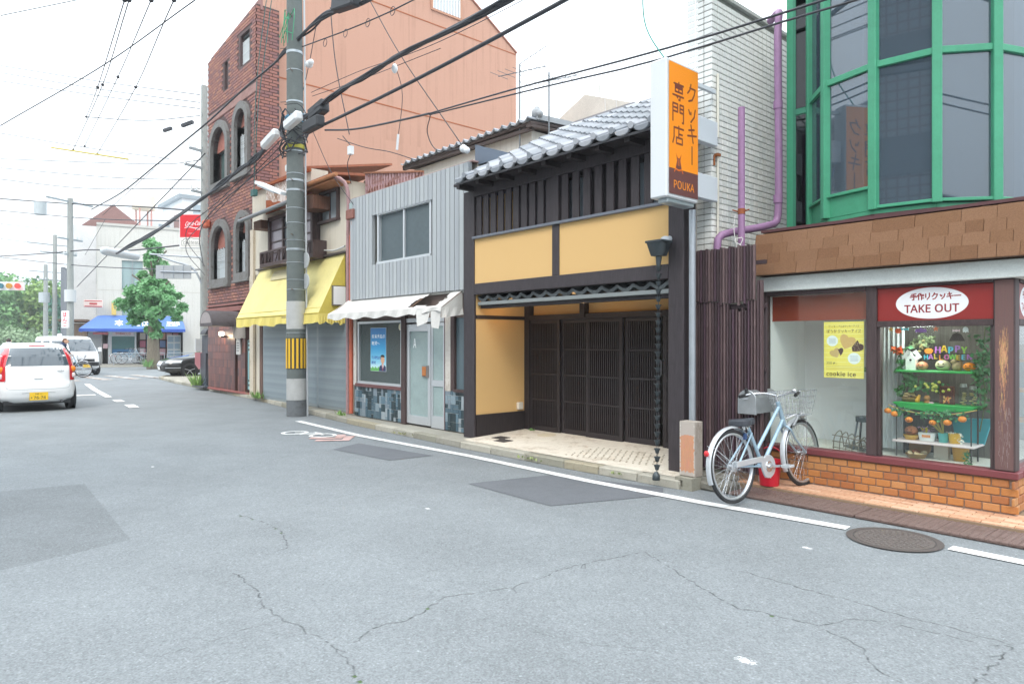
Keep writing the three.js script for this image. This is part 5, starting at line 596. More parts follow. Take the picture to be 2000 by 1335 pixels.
  const cloth = (a, b, c, d, nx, ny, sag, hole) => { const pos = [], P = (u, v) => { const q = [0, 1, 2].map((k) => (a[k] * (1 - u) + b[k] * u) * (1 - v) + (d[k] * (1 - u) + c[k] * u) * v); q[1] -= sag * Math.sin(v * PI) * (0.7 + 0.3 * Math.sin(u * 31)) ; return q; }; for (let i = 0; i < nx; i++) for (let j = 0; j < ny; j++) { if (hole && hole((i + 0.5) / nx, (j + 0.5) / ny)) continue; const p = P(i / nx, j / ny), q = P((i + 1) / nx, j / ny), r = P((i + 1) / nx, (j + 1) / ny), s = P(i / nx, (j + 1) / ny); pos.push(...p, ...q, ...r, ...p, ...r, ...s); } const g = new THREE.BufferGeometry(); g.setAttribute('position', new THREE.Float32BufferAttribute(pos, 3)); g.computeVertexNormals(); return g; };
  const an = mk(t, 'awning', aw, [cloth([-12.05, 2.03, -5.98], [-8.36, 2.03, -5.98], [-8.36, 2.3, -6.38], [-12.0, 2.3, -6.38], 74, 10, 0.02, (u, v) => u > 0.70 + 0.02 * Math.sin(v * 9) + v * 0.06 && u < 0.945 + 0.01 * Math.sin(v * 14) && v > 0.14 + 0.05 * Math.sin(u * 40)), cloth([-8.36, 2.03, -5.98], [-8.36, 2.03, -6.38], [-8.36, 2.3, -6.38], [-8.36, 2.29, -6.375], 4, 4, 0)]);
  const val = []; for (let i = 0; i < 46; i++) { const x0 = -12.05 + i * 0.0803, x1 = x0 + 0.0803, f = (x) => 0.014 * Math.sin(x * 17), h = (x) => 0.11 + 0.02 * Math.sin(x * 9) + (x > -9.0 ? -0.04 : 0); val.push(quad([x0, 2.03 - h(x0), -5.975 + f(x0)], [x1, 2.03 - h(x1), -5.975 + f(x1)], [x1, 2.031, -5.98], [x0, 2.031, -5.98])); }
  mk(an, 'valance', aw, val); mk(an, 'side_flap', aw, [0, 1, 2, 3, 4].map((i) => quad([-8.355 + (i % 2) * 0.02, 1.86 + i * 0.012, -5.98 - i * 0.08], [-8.355 + ((i + 1) % 2) * 0.02, 1.872 + i * 0.012, -6.06 - i * 0.08], [-8.36, 2.031, -6.06 - i * 0.08], [-8.36, 2.031, -5.98 - i * 0.08])));
  mk(an, 'torn_strip', aw, [cloth([-8.98, 1.74, -5.96], [-8.72, 1.8, -5.97], [-8.66, 2.0, -5.99], [-9.04, 1.99, -5.98], 8, 5, 0.03), cloth([-8.6, 1.72, -5.97], [-8.44, 1.7, -5.99], [-8.38, 2.02, -6.0], [-8.66, 2.0, -5.99], 6, 5, 0.03)]);
  mk(an, 'frame_tube', S('#8a6f5e', 0.7, { metal: 0.3 }), [rod([-12.0, 2.025, -6.0], [-8.37, 2.025, -6.0], 0.012), rod([-8.37, 2.025, -6.0], [-8.37, 2.29, -6.39], 0.012), rod([-9.3, 2.02, -6.0], [-9.3, 2.28, -6.38], 0.01), rod([-11.98, 2.02, -6.0], [-11.98, 2.28, -6.38], 0.012)]);
  const pt = canvas(256, 512, (g, w, h) => { const gr = g.createLinearGradient(0, 0, 0, h); [['#2f7fc4', 0], ['#2f9fd8', 0.45], ['#8fd0e8', 0.8], ['#d7eef2', 0.93]].forEach(([c, s]) => gr.addColorStop(s, c)); g.fillStyle = gr; g.fillRect(0, 0, w, h); g.strokeStyle = '#f2f6fa'; jp(g, '教育負担の', 18, 76, 44, { lw: 5, gap: 1.02 }); jp(g, '軽減へ', 18, 158, 44, { lw: 5, gap: 1.02 }); g.strokeStyle = '#2a56a4'; jp(g, '公明党の', 14, 335, 36, { lw: 5, gap: 1 }); jp(g, '挑戦', 14, 395, 36, { lw: 5, gap: 1 }); g.fillStyle = '#5fae58'; g.beginPath(); g.moveTo(0, 480); for (let x = 0; x <= 256; x += 16) g.lineTo(x, 470 + 14 * Math.sin(x * 0.13)); g.lineTo(256, 512); g.lineTo(0, 512); g.fill(); g.fillStyle = '#27355c'; g.beginPath(); g.moveTo(140, 512); g.lineTo(150, 455); g.lineTo(188, 432); g.lineTo(226, 436); g.lineTo(256, 460); g.lineTo(256, 512); g.fill(); g.fillStyle = '#f0eef0'; g.beginPath(); g.moveTo(185, 434); g.lineTo(222, 436); g.lineTo(204, 500); g.fill(); g.fillStyle = '#b5434f'; g.fillRect(199, 442, 9, 60); g.fillStyle = '#d8a482'; g.beginPath(); g.ellipse(202, 378, 31, 46, 0, 0, 7); g.fill(); g.fillRect(190, 410, 26, 30); g.fillStyle = '#2e2826'; g.beginPath(); g.ellipse(200, 343, 34, 26, 0, PI, 2 * PI + 0.2); g.fill(); g.fillRect(166, 340, 9, 30); });
  const po = thing('poster', 'blue election poster showing a person in a dark suit behind frosted glass', 'poster', [-10.95, 0.97, -6.42]); mk(po, 'print', texMat(pt, 0.45), face(-11.22, -10.68, 0.97, 1.755, zf - 0.024)); mk(po, 'paper', S('#dfeaf0', 0.6), B(-11.225, -10.675, 0.965, 1.76, zf - 0.029, zf - 0.0255));
}
{ // plain house with a tiled roof behind the grey one
  const t = thing('rear_house', 'cream house with grey tiled roof peeping over the metal-clad house', 'house', [-11, 0, -9.6]);
  mk(t, 'wall', S('#cfcdc6', 0.9, { t: 'streak', r: [0.3] }), [B(-13.3, -9.3, 0, 5.45, -14, -8.72)]);
  const sl = 0.42, rf = mk(t, 'roof', S('#4d4341', 0.85, { t: 'dirt', r: [1] }), [(() => { const g = B(-13.5, -9.15, -0.06, 0, -2.4, 0, 0.01); g.rotateX(sl * 0.25); g.translate(0, 5.56, -8.55); return g; })(), bar([-13.5, 5.50, -8.6], [-9.15, 5.42, -8.6], 0.07, 0.06), bar([-9.16, 5.46, -8.5], [-9.16, 5.6, -10.8], 0.12, 0.05)]);
  const tg = pantile(0.24, 0.3, 0.022, 8), tm = ['#9ba1a9', '#8f969e', '#a6abb2'].map((c) => S(c, 0.5, { t: 'mottle', r: [1] }));
  for (let r = 0; r < 5; r++) for (let i = 0; i < 18; i++) piece(rf, 'roof_tile', tg, pick(tm), -13.48 + i * 0.24, 5.585 + r * 0.022, -8.5 - r * 0.25, 0, 0.02);
  mk(rf, 'ridge_end', S('#9ea3a8', 0.6, { t: 'mottle' }), [sph(-9.2, 5.74, -8.75, 0.1, 1.1), sph(-9.24, 5.84, -8.8, 0.06), sph(-9.12, 5.72, -8.75, 0.07), bar([-9.2, 5.66, -8.7], [-9.2, 5.78, -10.8], 0.16, 0.1)]);
  const p = thing('rust_panel', 'pinkish rusty corrugated sheet between the cream house and grey siding', 'panel', [-11, 4.2, -7]);
  mk(p, 'sheet', S('#b5969a', 0.7, { t: 'rust', r: [0.6] }), (() => { const L = []; for (let i = 0; i < 20; i++) L.push(B(-12.02 + i * 0.1, -11.96 + i * 0.1, 4.2, 4.82 - i * 0.017, -6.8, -6.76), B(-11.96 + i * 0.1, -11.92 + i * 0.1, 4.2, 4.81 - i * 0.017, -6.8, -6.775)); return L; })()); mk(p, 'rusty_edge', S('#9d6b52', 0.85, { t: 'dirt', r: [2] }), bar([-12.05, 4.84, -6.76], [-10.0, 4.49, -6.76], 0.05, 0.03));
  mk(p, 'wall', S('#c9a79e', 0.9), B(-12.04, -8.4, 4.2, 4.46, -8.0, -7.9)); solo('vent_cowl', 'blue-grey sloping metal flashing box beside the tiled roof', 'flashing', S('#626f80', 0.5), (() => { const g = ext(shape([[-8.2, 4.2], [-7.6, 4.2], [-7.6, 4.3], [-8.2, 4.52]]), 1.0); g.translate(0, 0, -7.5); return g; })());
  const am = S('#6e7378', 0.5, { metal: 0.5 });
  for (const [x, y, n, l] of [[-9.5, 6.72, 7, 'tall television aerial rising left of the roof ridge ornament'], [-8.72, 6.33, 6, 'television aerial on a thin mast right of the roof ridge ornament']]) { const a = thing('aerial', l, 'aerial', [x, 5.1, -8.6]); mk(a, 'mast', am, rod([x, 4.9, -8.6], [x, y, -8.6], 0.015)); const G = [rod([x - 0.5, y - 0.12, -8.5], [x + 0.6, y - 0.2, -8.7], 0.009)]; for (let i = 0; i < n; i++) { const u = i / (n - 1), px = x - 0.48 + 1.06 * u, py = y - 0.12 - 0.08 * u; G.push(rod([px, py, -8.5 - 0.2 * u - 0.22], [px, py + 0.02, -8.5 - 0.2 * u + 0.22], 0.005)); } if (x < -9) { G.push(rod([x, y, -8.6], [x + 0.6, y + 0.2, -8.75], 0.007)); for (let i = 1; i < 5; i++) G.push(rod([x + i * 0.13, y + i * 0.043 - 0.13, -8.64], [x + i * 0.13, y + i * 0.043 + 0.13, -8.64], 0.004)); } mk(a, 'rods', am, G); }
}
// ---------- the house with the yellow awning ----------
{
  const t = thing('yellow_awning_house', 'old cream two-storey house with yellow awning and grey roller shutters', 'house', [-14.8, 0.1, -6.7]), zf = -6.6;
  mk(t, 'wall', cream, [B(-17.5, -14.1, 3.2, 5.3, -7.0, zf), B(-14.1, -12.42, 3.2, 4.74, -7.0, zf), B(-17.75, -16.75, 0.1, 3.2, -7.0, zf - 0.02), B(-16.75, -12.45, 1.9, 3.2, -7.0, zf - 0.05), B(-12.46, -12.2, 0.1, 3.19, -7.0, zf - 0.01), B(-17.5, -17.4, 0.1, 5.0, -11, -7.0), B(-12.5, -12.22, 0.1, 4.8, -11, -7.0)]);
  mk(t, 'corner_post', S('#cfc4b2', 0.85, { t: 'dirt', r: [1] }), B(-17.5, -17.3, 0.1, 4.35, zf + 0.001, zf + 0.06)); mk(t, 'timber_post', S('#7d6258', 0.85, { t: 'wood' }), B(-16.95, -16.76, 0.1, 1.95, zf - 0.02, zf + 0.03));
  // roller shutters: each slat a piece
  const sm = ['#87949b', '#8d9aa1', '#828f96'].map((c) => S(c, 0.5, { metal: 0.1 })), rails = S('#9aa4a8', 0.4, { metal: 0.4 });
  for (const [a, b] of [[-16.7, -13.78], [-13.7, -12.48]]) { const sh = mk(t, 'roller_shutter', rails, [B(a - 0.05, a, 0.1, 2.1, zf - 0.04, zf + 0.02), B(b, b + 0.04, 0.1, 2.1, zf - 0.04, zf + 0.02), B(a, b, 0.1, 0.16, zf - 0.03, zf + 0.01)]); const g = prep((() => { const s = new THREE.Shape(); s.moveTo(-0.04, 0); s.lineTo(0, 0); s.quadraticCurveTo(0.062, 0.036, 0, 0.06); s.lineTo(-0.004, 0.072); s.lineTo(-0.04, 0.072); const e = ext(s, b - a, { cs: 4 }); e.rotateY(PI / 2); e.translate(0, 0, 0); return e; })()); for (let i = 0; i < 26; i++) piece(sh, 'shutter_slat', g, sm[(i * 5) % 3], a, 0.16 + i * 0.0725, zf - 0.02); }
  // awning
  const yc = S('#e8dc95', 0.8, { t: 'mottle', r: [0.4], side: 1 }), yf = S('#dcc95c', 0.8, { t: 'mottle', r: [0.4], side: 1 }), yp = S('#d3caa3', 0.85, { t: 'mottle', r: [0.4], side: 1 });
  const sheetG = (a, b, c, d, nx = 24, ny = 8, w = 0.012) => { const pos = [], P = (u, v) => { const q = [0, 1, 2].map((k) => (a[k] * (1 - u) + b[k] * u) * (1 - v) + (d[k] * (1 - u) + c[k] * u) * v); q[2] += w * Math.sin(u * 9 + v * 2) * Math.sin(v * PI); q[1] += w * 0.6 * Math.sin(u * 13); return q; }; for (let i = 0; i < nx; i++) for (let j = 0; j < ny; j++) { const p = P(i / nx, j / ny), q = P((i + 1) / nx, j / ny), r = P((i + 1) / nx, (j + 1) / ny), s = P(i / nx, (j + 1) / ny); pos.push(...p, ...q, ...r, ...p, ...r, ...s); } const g = new THREE.BufferGeometry(); g.setAttribute('position', new THREE.Float32BufferAttribute(pos, 3)); g.computeVertexNormals(); return g; };
  const an = mk(t, 'awning', yc, sheetG([-16.95, 2.06, -6.0], [-12.5, 2.06, -6.0], [-12.5, 3.28, -6.58], [-16.95, 3.26, -6.58])); mks(an, 'side_flap', yf, [quad([-12.5, 2.06, -6.0], [-12.5, 2.06, -6.58], [-12.5, 3.28, -6.58], [-12.5, 3.27, -6.575]), quad([-16.95, 2.06, -6.58], [-16.95, 2.06, -6.0], [-16.95, 3.25, -6.575], [-16.95, 3.26, -6.58])]);
  mk(an, 'greyish_patch', yp, [sheetG([-15.9, 2.95, -6.41], [-14.4, 2.95, -6.41], [-14.2, 3.2, -6.53], [-15.9, 3.17, -6.52], 12, 4, 0.004)]);  // greyer patch near the top of the awning
  const v = []; const q = (p, r) => { const n = 40; for (let i = 0; i < n; i++) { const A = i / n, C = (i + 1) / n, f = (u) => [p[0] + (r[0] - p[0]) * u, p[2] + (r[2] - p[2]) * u]; const [x0, z0] = f(A), [x1, z1] = f(C), h = (u) => 0.19 + 0.025 * Math.sin(u * 17) + 0.012 * Math.sin(u * 41), o = (u) => 0.02 * Math.sin(u * 60) + 0.01 * Math.sin(u * 23), ax = p[0] === r[0] ? 1 : 0; v.push(quad([x0 + ax * o(A), 2.06 - h(A), z0 + (1 - ax) * o(A)], [x1 + ax * o(C), 2.06 - h(C), z1 + (1 - ax) * o(C)], [x1, 2.062, z1], [x0, 2.062, z0])); } }; q([-16.95, 0, -5.998], [-12.5, 0, -5.998]); q([-12.499, 0, -6.0], [-12.499, 0, -6.58]); mk(an, 'valance', S('#dfce72', 0.8, { side: 1 }), v); mk(an, 'piping', S('#cdbb5d', 0.8), [rod([-16.95, 2.07, -5.995], [-12.5, 2.07, -5.995], 0.012), rod([-16.95, 2.18, -6.055], [-12.5, 2.18, -6.055], 0.006)]);
  mk(t, 'awning_bracket', S('#4c4644', 0.6), B(-17.1, -12.45, 3.285, 3.32, -6.6, -6.52)); mk(t, 'white_conduit', S('#d6d8d6', 0.5), [tube([[-13.4, 3.43, -6.55], [-12.9, 3.38, -6.55], [-12.46, 3.42, -6.55]], 0.02)]);
  mk(t, 'white_plate', S('#eaecec', 0.4), B(-12.49, -12.44, 2.24, 2.6, -6.56, -6.3, 0.006)); mk(t, 'plate_rim', S('#6d675e', 0.6), B(-12.495, -12.45, 2.22, 2.62, -6.58, -6.28));
  // upstairs: bay with balcony, small window, roofs
  mk(t, 'bay_frame', dkBrown, [B(-16.05, -15.95, 3.3, 4.45, -6.6, -6.42), B(-13.75, -13.65, 3.3, 4.45, -6.6, -6.42), B(-16.05, -13.65, 4.36, 4.45, -6.6, -6.42), ...[-15.25, -14.5].map((x) => B(x - 0.035, x + 0.035, 3.3, 4.4, -6.6, -6.44)), ...[3.6, 3.85, 4.12].map((y) => B(-16, -13.7, y - 0.015, y + 0.015, -6.6, -6.45))]);
  mks(t, 'bay_pane', S('#8d838b', 0.25, { t: 'mottle', r: [1] }), [B(-15.95, -15.28, 3.3, 4.36, -6.59, -6.47), B(-14.46, -13.75, 3.3, 4.36, -6.59, -6.47)]); mk(t, 'bay_pane', S('#4c5358', 0.15), B(-15.2, -14.54, 3.3, 4.36, -6.59, -6.475));
  mk(t, 'balcony', dkBrown, [B(-16.2, -13.35, 3.585, 3.63, -6.33, -6.28, 0.004), B(-16.2, -13.35, 3.30, 3.345, -6.33, -6.28, 0.004), B(-16.2, -16.15, 3.345, 3.585, -6.33, -6.28), B(-13.4, -13.35, 3.345, 3.585, -6.33, -6.28), B(-16.2, -16.16, 3.3, 3.63, -6.6, -6.33), B(-13.39, -13.35, 3.3, 3.63, -6.6, -6.33), B(-16.2, -13.35, 3.26, 3.299, -6.6, -6.28), ...Array.from({ length: 14 }, (_, i) => bar([-16.14 + i * 0.2, 3.34, -6.305], [-16.04 + i * 0.2 + (i % 2 ? -0.09 : 0.09), 3.59, -6.305], 0.022, 0.022)), ...Array.from({ length: 7 }, (_, i) => B(-15.9 + i * 0.4, -15.875 + i * 0.4, 3.345, 3.585, -6.32, -6.295))]);
  mk(t, 'bay_roof', S('#a5604a', 0.7, { t: 'rust', r: [1] }), [(() => { const g = B(-16.75, -13.6, 0, 0.03, -0.65, 0); g.rotateX(0.45); g.translate(0, 4.46, -6.02); return g; })()]); mk(t, 'gutter', S('#777a7d', 0.5, { metal: 0.3 }), [rod([-16.75, 4.42, -6.0], [-13.6, 4.46, -6.0], 0.045, 0.045, 12)]);
  mks(t, 'shutter_box', S('#75503f', 0.75, { t: 'wood' }), [B(-13.64, -13.15, 4.24, 4.52, -6.6, -6.2, 0.004), B(-16.5, -16.06, 4.2, 4.4, -6.6, -6.25, 0.004)]);
  mk(t, 'rusted_sheet', S('#dcd8d4', 0.7, { t: 'rust', r: [0.6] }), [B(-16.45, -14.6, 4.72, 5.28, -6.56, -6.54)]); mk(t, 'rust_stain', S('#a35a34', 0.9, { t: 'dirt', r: [2] }), [(() => { const g = ext(shape([[-16.45, 4.6], [-14.3, 4.6], [-14.4, 4.7], [-14.9, 4.74], [-15.3, 4.7], [-15.7, 4.82], [-16.0, 4.83], [-16.2, 4.92], [-16.45, 4.95]]), 0.006); g.translate(0, 0, -6.539); return g; })(), bar([-16.5, 5.3, -6.52], [-14.0, 5.24, -6.52], 0.09, 0.06)]);
  mk(t, 'roof', S('#a4644a', 0.75, { t: 'dirt', r: [0.7] }), [(() => { const g = B(-14.1, -12.25, -0.02, 0.03, -0.9, 0.0); g.rotateX(0.12); g.translate(0, 4.78, -6.2); return g; })(), (() => { const g = B(-17.4, -14.1, -0.02, 0.03, -2.2, 0.0); g.rotateX(0.2); g.translate(0, 5.3, -6.5); return g; })()]); mk(t, 'eave_gutter', S('#b0764f', 0.7, { t: 'dirt', r: [2] }), [rod([-14.1, 4.74, -6.18], [-12.1, 4.74, -6.18], 0.04, 0.04, 10), B(-14.0, -12.3, 4.66, 4.7, -6.6, -6.22)]);
  const wn = mk(t, 'window', S('#4b3b3a', 0.7), [B(-13.6, -13.52, 4.02, 4.66, -6.62, zf + 0.06), B(-12.82, -12.76, 4.02, 4.66, -6.62, zf + 0.06), B(-13.52, -12.82, 4.6, 4.66, -6.62, zf + 0.06), B(-13.63, -12.74, 3.99, 4.04, -6.62, zf + 0.09), B(-13.19, -13.15, 4.04, 4.6, -6.62, zf + 0.03)]); mk(wn, 'pane', S('#7d878d', 0.2), B(-13.52, -12.82, 4.04, 4.6, -6.62, zf + 0.01));
  const d1 = thing('drainpipe', 'pinkish brown downpipe at the edge of the yellow awning', 'drainpipe', [-12.1, 0.1, -6.45]); mk(d1, 'pipe', S('#a9888a', 0.6, { t: 'dirt', r: [1] }), [tube([[-12.3, 4.72, -6.25], [-12.18, 4.66, -6.35], [-12.12, 4.5, -6.42], [-12.12, 3.5, -6.44]], 0.04, 10), rod([-12.12, 3.5, -6.44], [-12.12, 0.1, -6.44], 0.04, 0.04, 10)]);
  const d2 = thing('drainpipe', 'orange-red downpipe with a brown rainwater box beside the grey siding', 'drainpipe', [-11.93, 0.1, -6.42]); mk(d2, 'pipe', S('#c4684f', 0.6, { t: 'dirt', r: [1] }), [rod([-11.93, 3.55, -6.41], [-11.93, 0.12, -6.41], 0.042, 0.042, 10), tube([[-11.78, 3.85, -6.36], [-11.78, 3.72, -6.36], [-11.9, 3.62, -6.4], [-11.93, 3.5, -6.41]], 0.035, 8)]); mk(d2, 'rainwater_box', S('#8f5f54', 0.7, { t: 'dirt', r: [2] }), B(-11.92, -11.64, 3.84, 4.02, -6.45, -6.28, 0.01)); mk(d2, 'meter_cup', S('#9fb1b3', 0.3), rod([-11.78, 4.03, -6.34], [-11.78, 4.14, -6.34], 0.05, 0.05, 12));
}
// ---------- the brick building with arched windows ----------
{
  const zf = -6.87, x0 = -21.85, x1 = -17.95, t = thing('brick_building', 'narrow dark red brick building with grey arched window surrounds', 'building', [-19.9, 0.1, -7]);
  const mort = S('#5a4b4b', 0.95), gC = S('#7f7f7e', 0.9, { t: 'dirt', r: [0.8], b: 0.006 });
  // arched openings: [x centre, half width, y0, y top]
  const A = [[-20.75, 0.62, 6.2, 7.8], [-18.98, 0.4, 6.25, 7.9], [-20.7, 0.62, 3.35, 4.9], [-18.88, 0.36, 3.4, 4.9]];
  const arch = (c, hw, y0, y1, g = 0) => { const p = new THREE.Path(); p.moveTo(c - hw - g, y0 - g); p.lineTo(c - hw - g, y1 - hw); p.absarc(c, y1 - hw, hw + g, PI, 0, true); p.lineTo(c + hw + g, y0 - g); p.closePath(); return p; };
  const holes = [...A.map((a) => arch(...a)), [-19.14, -18.46, 9.1, 9.95], [-20.4, -20.15, 8.8, 9.6]];
  const topY = (x) => 10.05 + (x - x0) / (x1 - x0) * 0.38;
  mk(t, 'wall', mort, [(() => { const s = shape([[x0, 2.6], [x1 - 0.015, 2.6], [x1 - 0.015, topY(x1)], [x0, topY(x0)]]); for (const h of holes) s.holes.push(h.getPoints ? h : new THREE.Path(shape([[h[0], h[2]], [h[0], h[3]], [h[1], h[3]], [h[1], h[2]]]).getPoints())); const g = ext(s, 0.3, { cs: 16 }); g.translate(0, 0, zf - 0.315); return g; })(), B(x1 - 0.3, x1 - 0.015, 2.6, topY(x1), -7.5, zf - 0.32), B(x0, x0 + 0.3, 0.1, 10, -14, zf - 0.32), B(x0, x1 - 0.4, 9.6, 9.7, -14, zf - 0.32)]);
  const inHole = (x, y, m) => A.some(([c, hw, a, b]) => { const w = hw + 0.22 + m; if (Math.abs(x - c) > w || y < a - 0.24 || y > b + 0.22) return false; return y < b - hw || Math.hypot(x - c, y - (b - hw)) < w; }) || (x > -19.2 - m && x < -18.4 + m && y > 9.02 && y < 10.0) || (x > -20.43 - m && x < -20.12 + m && y > 8.75 && y < 9.62);
  const sets = { a: [], b: [], c: [] };
  for (let r = 0; r < 91; r++) { const y = 2.66 + r * 0.085; for (let i = -1; i < 18; i++) { const x = x0 + 0.11 + i * 0.226 + (r % 2) * 0.113; if (x - 0.1 < x0 || x + 0.1 > x1 + 0.05 || y > topY(x) - 0.06 || inHole(x, y, 0.09) || (y > 8.12 && y < 8.36)) continue; const k = R(); sets[k < 0.5 ? 'a' : k < 0.8 ? 'b' : 'c'].push(B(x - 0.104, Math.min(x + 0.104, x1), y, y + 0.066, zf - 0.02, zf)); }
    for (let i = 0; i < 3; i++) { const z = zf - 0.1 - i * 0.226 + (r % 2) * 0.09; if (y < topY(x1) - 0.06) sets[R() < 0.6 ? 'a' : 'b'].push(B(x1 - 0.02, x1, y, y + 0.066, Math.max(z - 0.104, -7.49), z + 0.104 > zf ? zf : z + 0.104)); } }
  const bm = { a: S('#94665c', 0.75), b: S('#835d5b', 0.75), c: S('#a37463', 0.8) };
  for (const k in sets) mk(t, 'bricks', bm[k], sets[k]).userData.kind = 'stuff';
  mk(t, 'string_course', S('#9d7a74', 0.8, { t: 'dirt', r: [0.8] }), Array.from({ length: 36 }, (_, i) => B(x0 + i * 0.1085, x0 + i * 0.1085 + 0.1, 8.12, 8.35, zf - 0.03, zf + 0.012))); mk(t, 'coping', S('#8d6a66', 0.8), bar([x0 - 0.02, 10.06, zf - 0.14], [x1 + 0.02, 10.46, zf - 0.14], 0.06, 0.34));
  const white = S('#dde3e6', 0.5), glassD = S('#5e7270', 0.12);
  for (const [c, hw, a, b] of A) {
    const s = new THREE.Shape(arch(c, hw, a, b, 0.2).getPoints(16)); s.holes.push(arch(c, hw, a, b)); const g = ext(s, 0.28, { cs: 16 }); g.translate(0, 0, zf - 0.2);
    const w = mk(t, 'arched_window', gC, [g, B(c - hw - 0.24, c + hw + 0.24, a - 0.26, a - 0.201, zf - 0.1, zf + 0.12)]);
    const yS = b - hw * 0.95; mk(w, 'tympanum', S('#a96e62', 0.8, { t: 'dirt', r: [1.5] }), (() => { const q = new THREE.Shape(); q.moveTo(c - hw, yS); q.absarc(c, b - hw, hw, PI, 0, true); q.lineTo(c + hw, yS); const e = ext(q, 0.05, { cs: 16 }); e.translate(0, 0, zf - 0.18); return e; })());
    mk(w, 'pane', glassD, B(c - hw, c + hw, a, yS, zf - 0.28, zf - 0.25)); mk(w, 'frame', S('#6b6f70', 0.5), [B(c - 0.02, c + 0.02, a, yS, zf - 0.25, zf - 0.22), B(c - hw, c + hw, yS - 0.03, yS, zf - 0.25, zf - 0.16)]);
    const tall = c < -20 && a > 6 ? 0 : 1; if (tall) { const gr = []; const n = c < -20 ? 12 : 8, h = a < 6 ? 0.9 : 1.0; for (let i = 0; i <= n; i++) { const x = c - hw + 2 * hw * i / n; gr.push(B(x - 0.012, x + 0.012, a, a + h + (i % 2) * 0.05, zf - 0.13, zf - 0.11)); if (i < n) gr.push(mv((() => { const o = new THREE.TorusGeometry(hw / n * 0.9, 0.008, 4, 8); return o; })(), x + hw / n, a + h - 0.1, zf - 0.12), mv(new THREE.TorusGeometry(hw / n * 0.9, 0.008, 4, 8), x + hw / n, a + h - 0.24, zf - 0.12)); } for (const y of [0.02, h - 0.02, h - 0.34, h * 0.4]) gr.push(B(c - hw, c + hw, a + y, a + y + 0.022, zf - 0.13, zf - 0.11)); mk(w, 'grille', white, gr); mk(w, 'white_screen', S('#c9d6da', 0.6), B(c - hw, c + hw, a, a + h * 0.55, zf - 0.2, zf - 0.19)); }
  }
  const tw = mk(t, 'top_window', S('#6e7375', 0.5), [B(-19.14, -18.46, 9.1, 9.14, zf - 0.25, zf - 0.1), B(-19.14, -18.46, 9.9, 9.95, zf - 0.25, zf - 0.1)]); mk(tw, 'pane', glassD, B(-19.14, -18.46, 9.1, 9.95, zf - 0.28, zf - 0.26)); mk(tw, 'grille', white, [...Array.from({ length: 9 }, (_, i) => B(-19.12 + i * 0.08, -19.098 + i * 0.08, 9.1, 9.8, zf - 0.1, zf - 0.08)), ...[9.2, 9.45, 9.7].map((y) => B(-19.14, -18.46, y, y + 0.02, zf - 0.1, zf - 0.08))]); mk(t, 'slit_pane', S('#433d3e', 0.4), B(-20.4, -20.15, 8.8, 9.6, zf - 0.29, zf - 0.27));
  solo('red_lamp', 'small orange lamp box high on the left edge of the brick wall', 'lamp', S('#c4654a', 0.6), [B(-21.8, -21.5, 4.95, 5.2, zf + 0.01, zf + 0.2, 0.05)]);
  // glossy vertical tiles at street level
  const gt = ['#6b3d37', '#5e3633', '#74433b', '#533130', '#7e493d'].map((c) => S(c, 0.35, { t: 'mottle', r: [1.5] })), g1 = prep(B(0.003, 0.107, 0.002, 0.215, -0.015, 0, 0.003));
  const cw = mk(t, 'ground_floor_wall', S('#57403c', 0.9), [B(x0, -19.5, 0.1, 2.6, -7.15, zf - 0.016), B(-19.32, -18.75, 0.1, 2.6, -7.15, zf - 0.016), B(-18.35, x1, 0.1, 2.6, -7.15, zf - 0.016), B(-19.6, -18.2, 2.0, 2.6, -7.15, zf - 0.016)]);
  let cnt = 0; for (let i = 0; i < 35; i++) for (let j = 0; j < 9; j++) { const x = x0 + 0.02 + i * 0.11, y = 0.12 + j * 0.217; const hole = (x > -19.6 && x < -19.32) || (x > -18.86 && x < -18.4); if (!hole && cnt++ < 298) piece(cw, 'tile', g1, pick(gt), x, y, zf); }
  mk(t, 'cornice', S('#8d564e', 0.6, { t: 'dirt', r: [1] }), [B(x0, x1, 2.12, 2.3, zf - 0.05, zf + 0.1, 0.01), B(x0, x1, 2.36, 2.5, zf - 0.05, zf + 0.06, 0.01), B(x0, x1, 2.55, 2.61, zf - 0.05, zf + 0.03)]);
  mk(t, 'step', S('#8f4f48', 0.6, { t: 'dirt', r: [1] }), B(x0 + 0.3, x1, 0.085, 0.14, zf + 0.002, zf + 0.1, 0.01));
  mk(t, 'door_recess', S('#3a3130', 0.7), [B(-19.5, -19.32, 0.1, 2.0, -7.3, -7.2), B(-18.75, -18.35, 0.1, 2.0, -7.3, -7.2)]); mk(t, 'door_edge', S('#b98a4a', 0.6), B(-19.44, -19.38, 0.9, 1.75, -7.19, -7.1));
  mk(t, 'turquoise_door', S('#8cbcc0', 0.5), B(-18.72, -18.42, 0.2, 1.55, -7.0, -6.93, 0.01)); mk(t, 'door_ornament', S('#2e2a2c', 0.6), [...[0.3, 0.42, 1.38, 1.48, 1.26].map((y) => B(-18.65, -18.49, y, y + 0.06, -6.929, -6.92)), B(-18.6, -18.54, 0.5, 1.2, -6.929, -6.925)]);
  mk(t, 'plaque', S('#d7d7d4', 0.5), B(-19.3, -19.0, 1.15, 1.68, zf + 0.002, zf + 0.05, 0.01)); mk(t, 'plaque_print', S('#77767a', 0.6), [bar([-19.25, 1.55, zf + 0.053], [-19.15, 1.62, zf + 0.053], 0.014, 0.004), bar([-19.15, 1.62, zf + 0.053], [-19.05, 1.55, zf + 0.053], 0.014, 0.004), ...[1.25, 1.32, 1.39, 1.46].map((y) => B(-19.24, -19.06, y, y + 0.02, zf + 0.05, zf + 0.054))]);
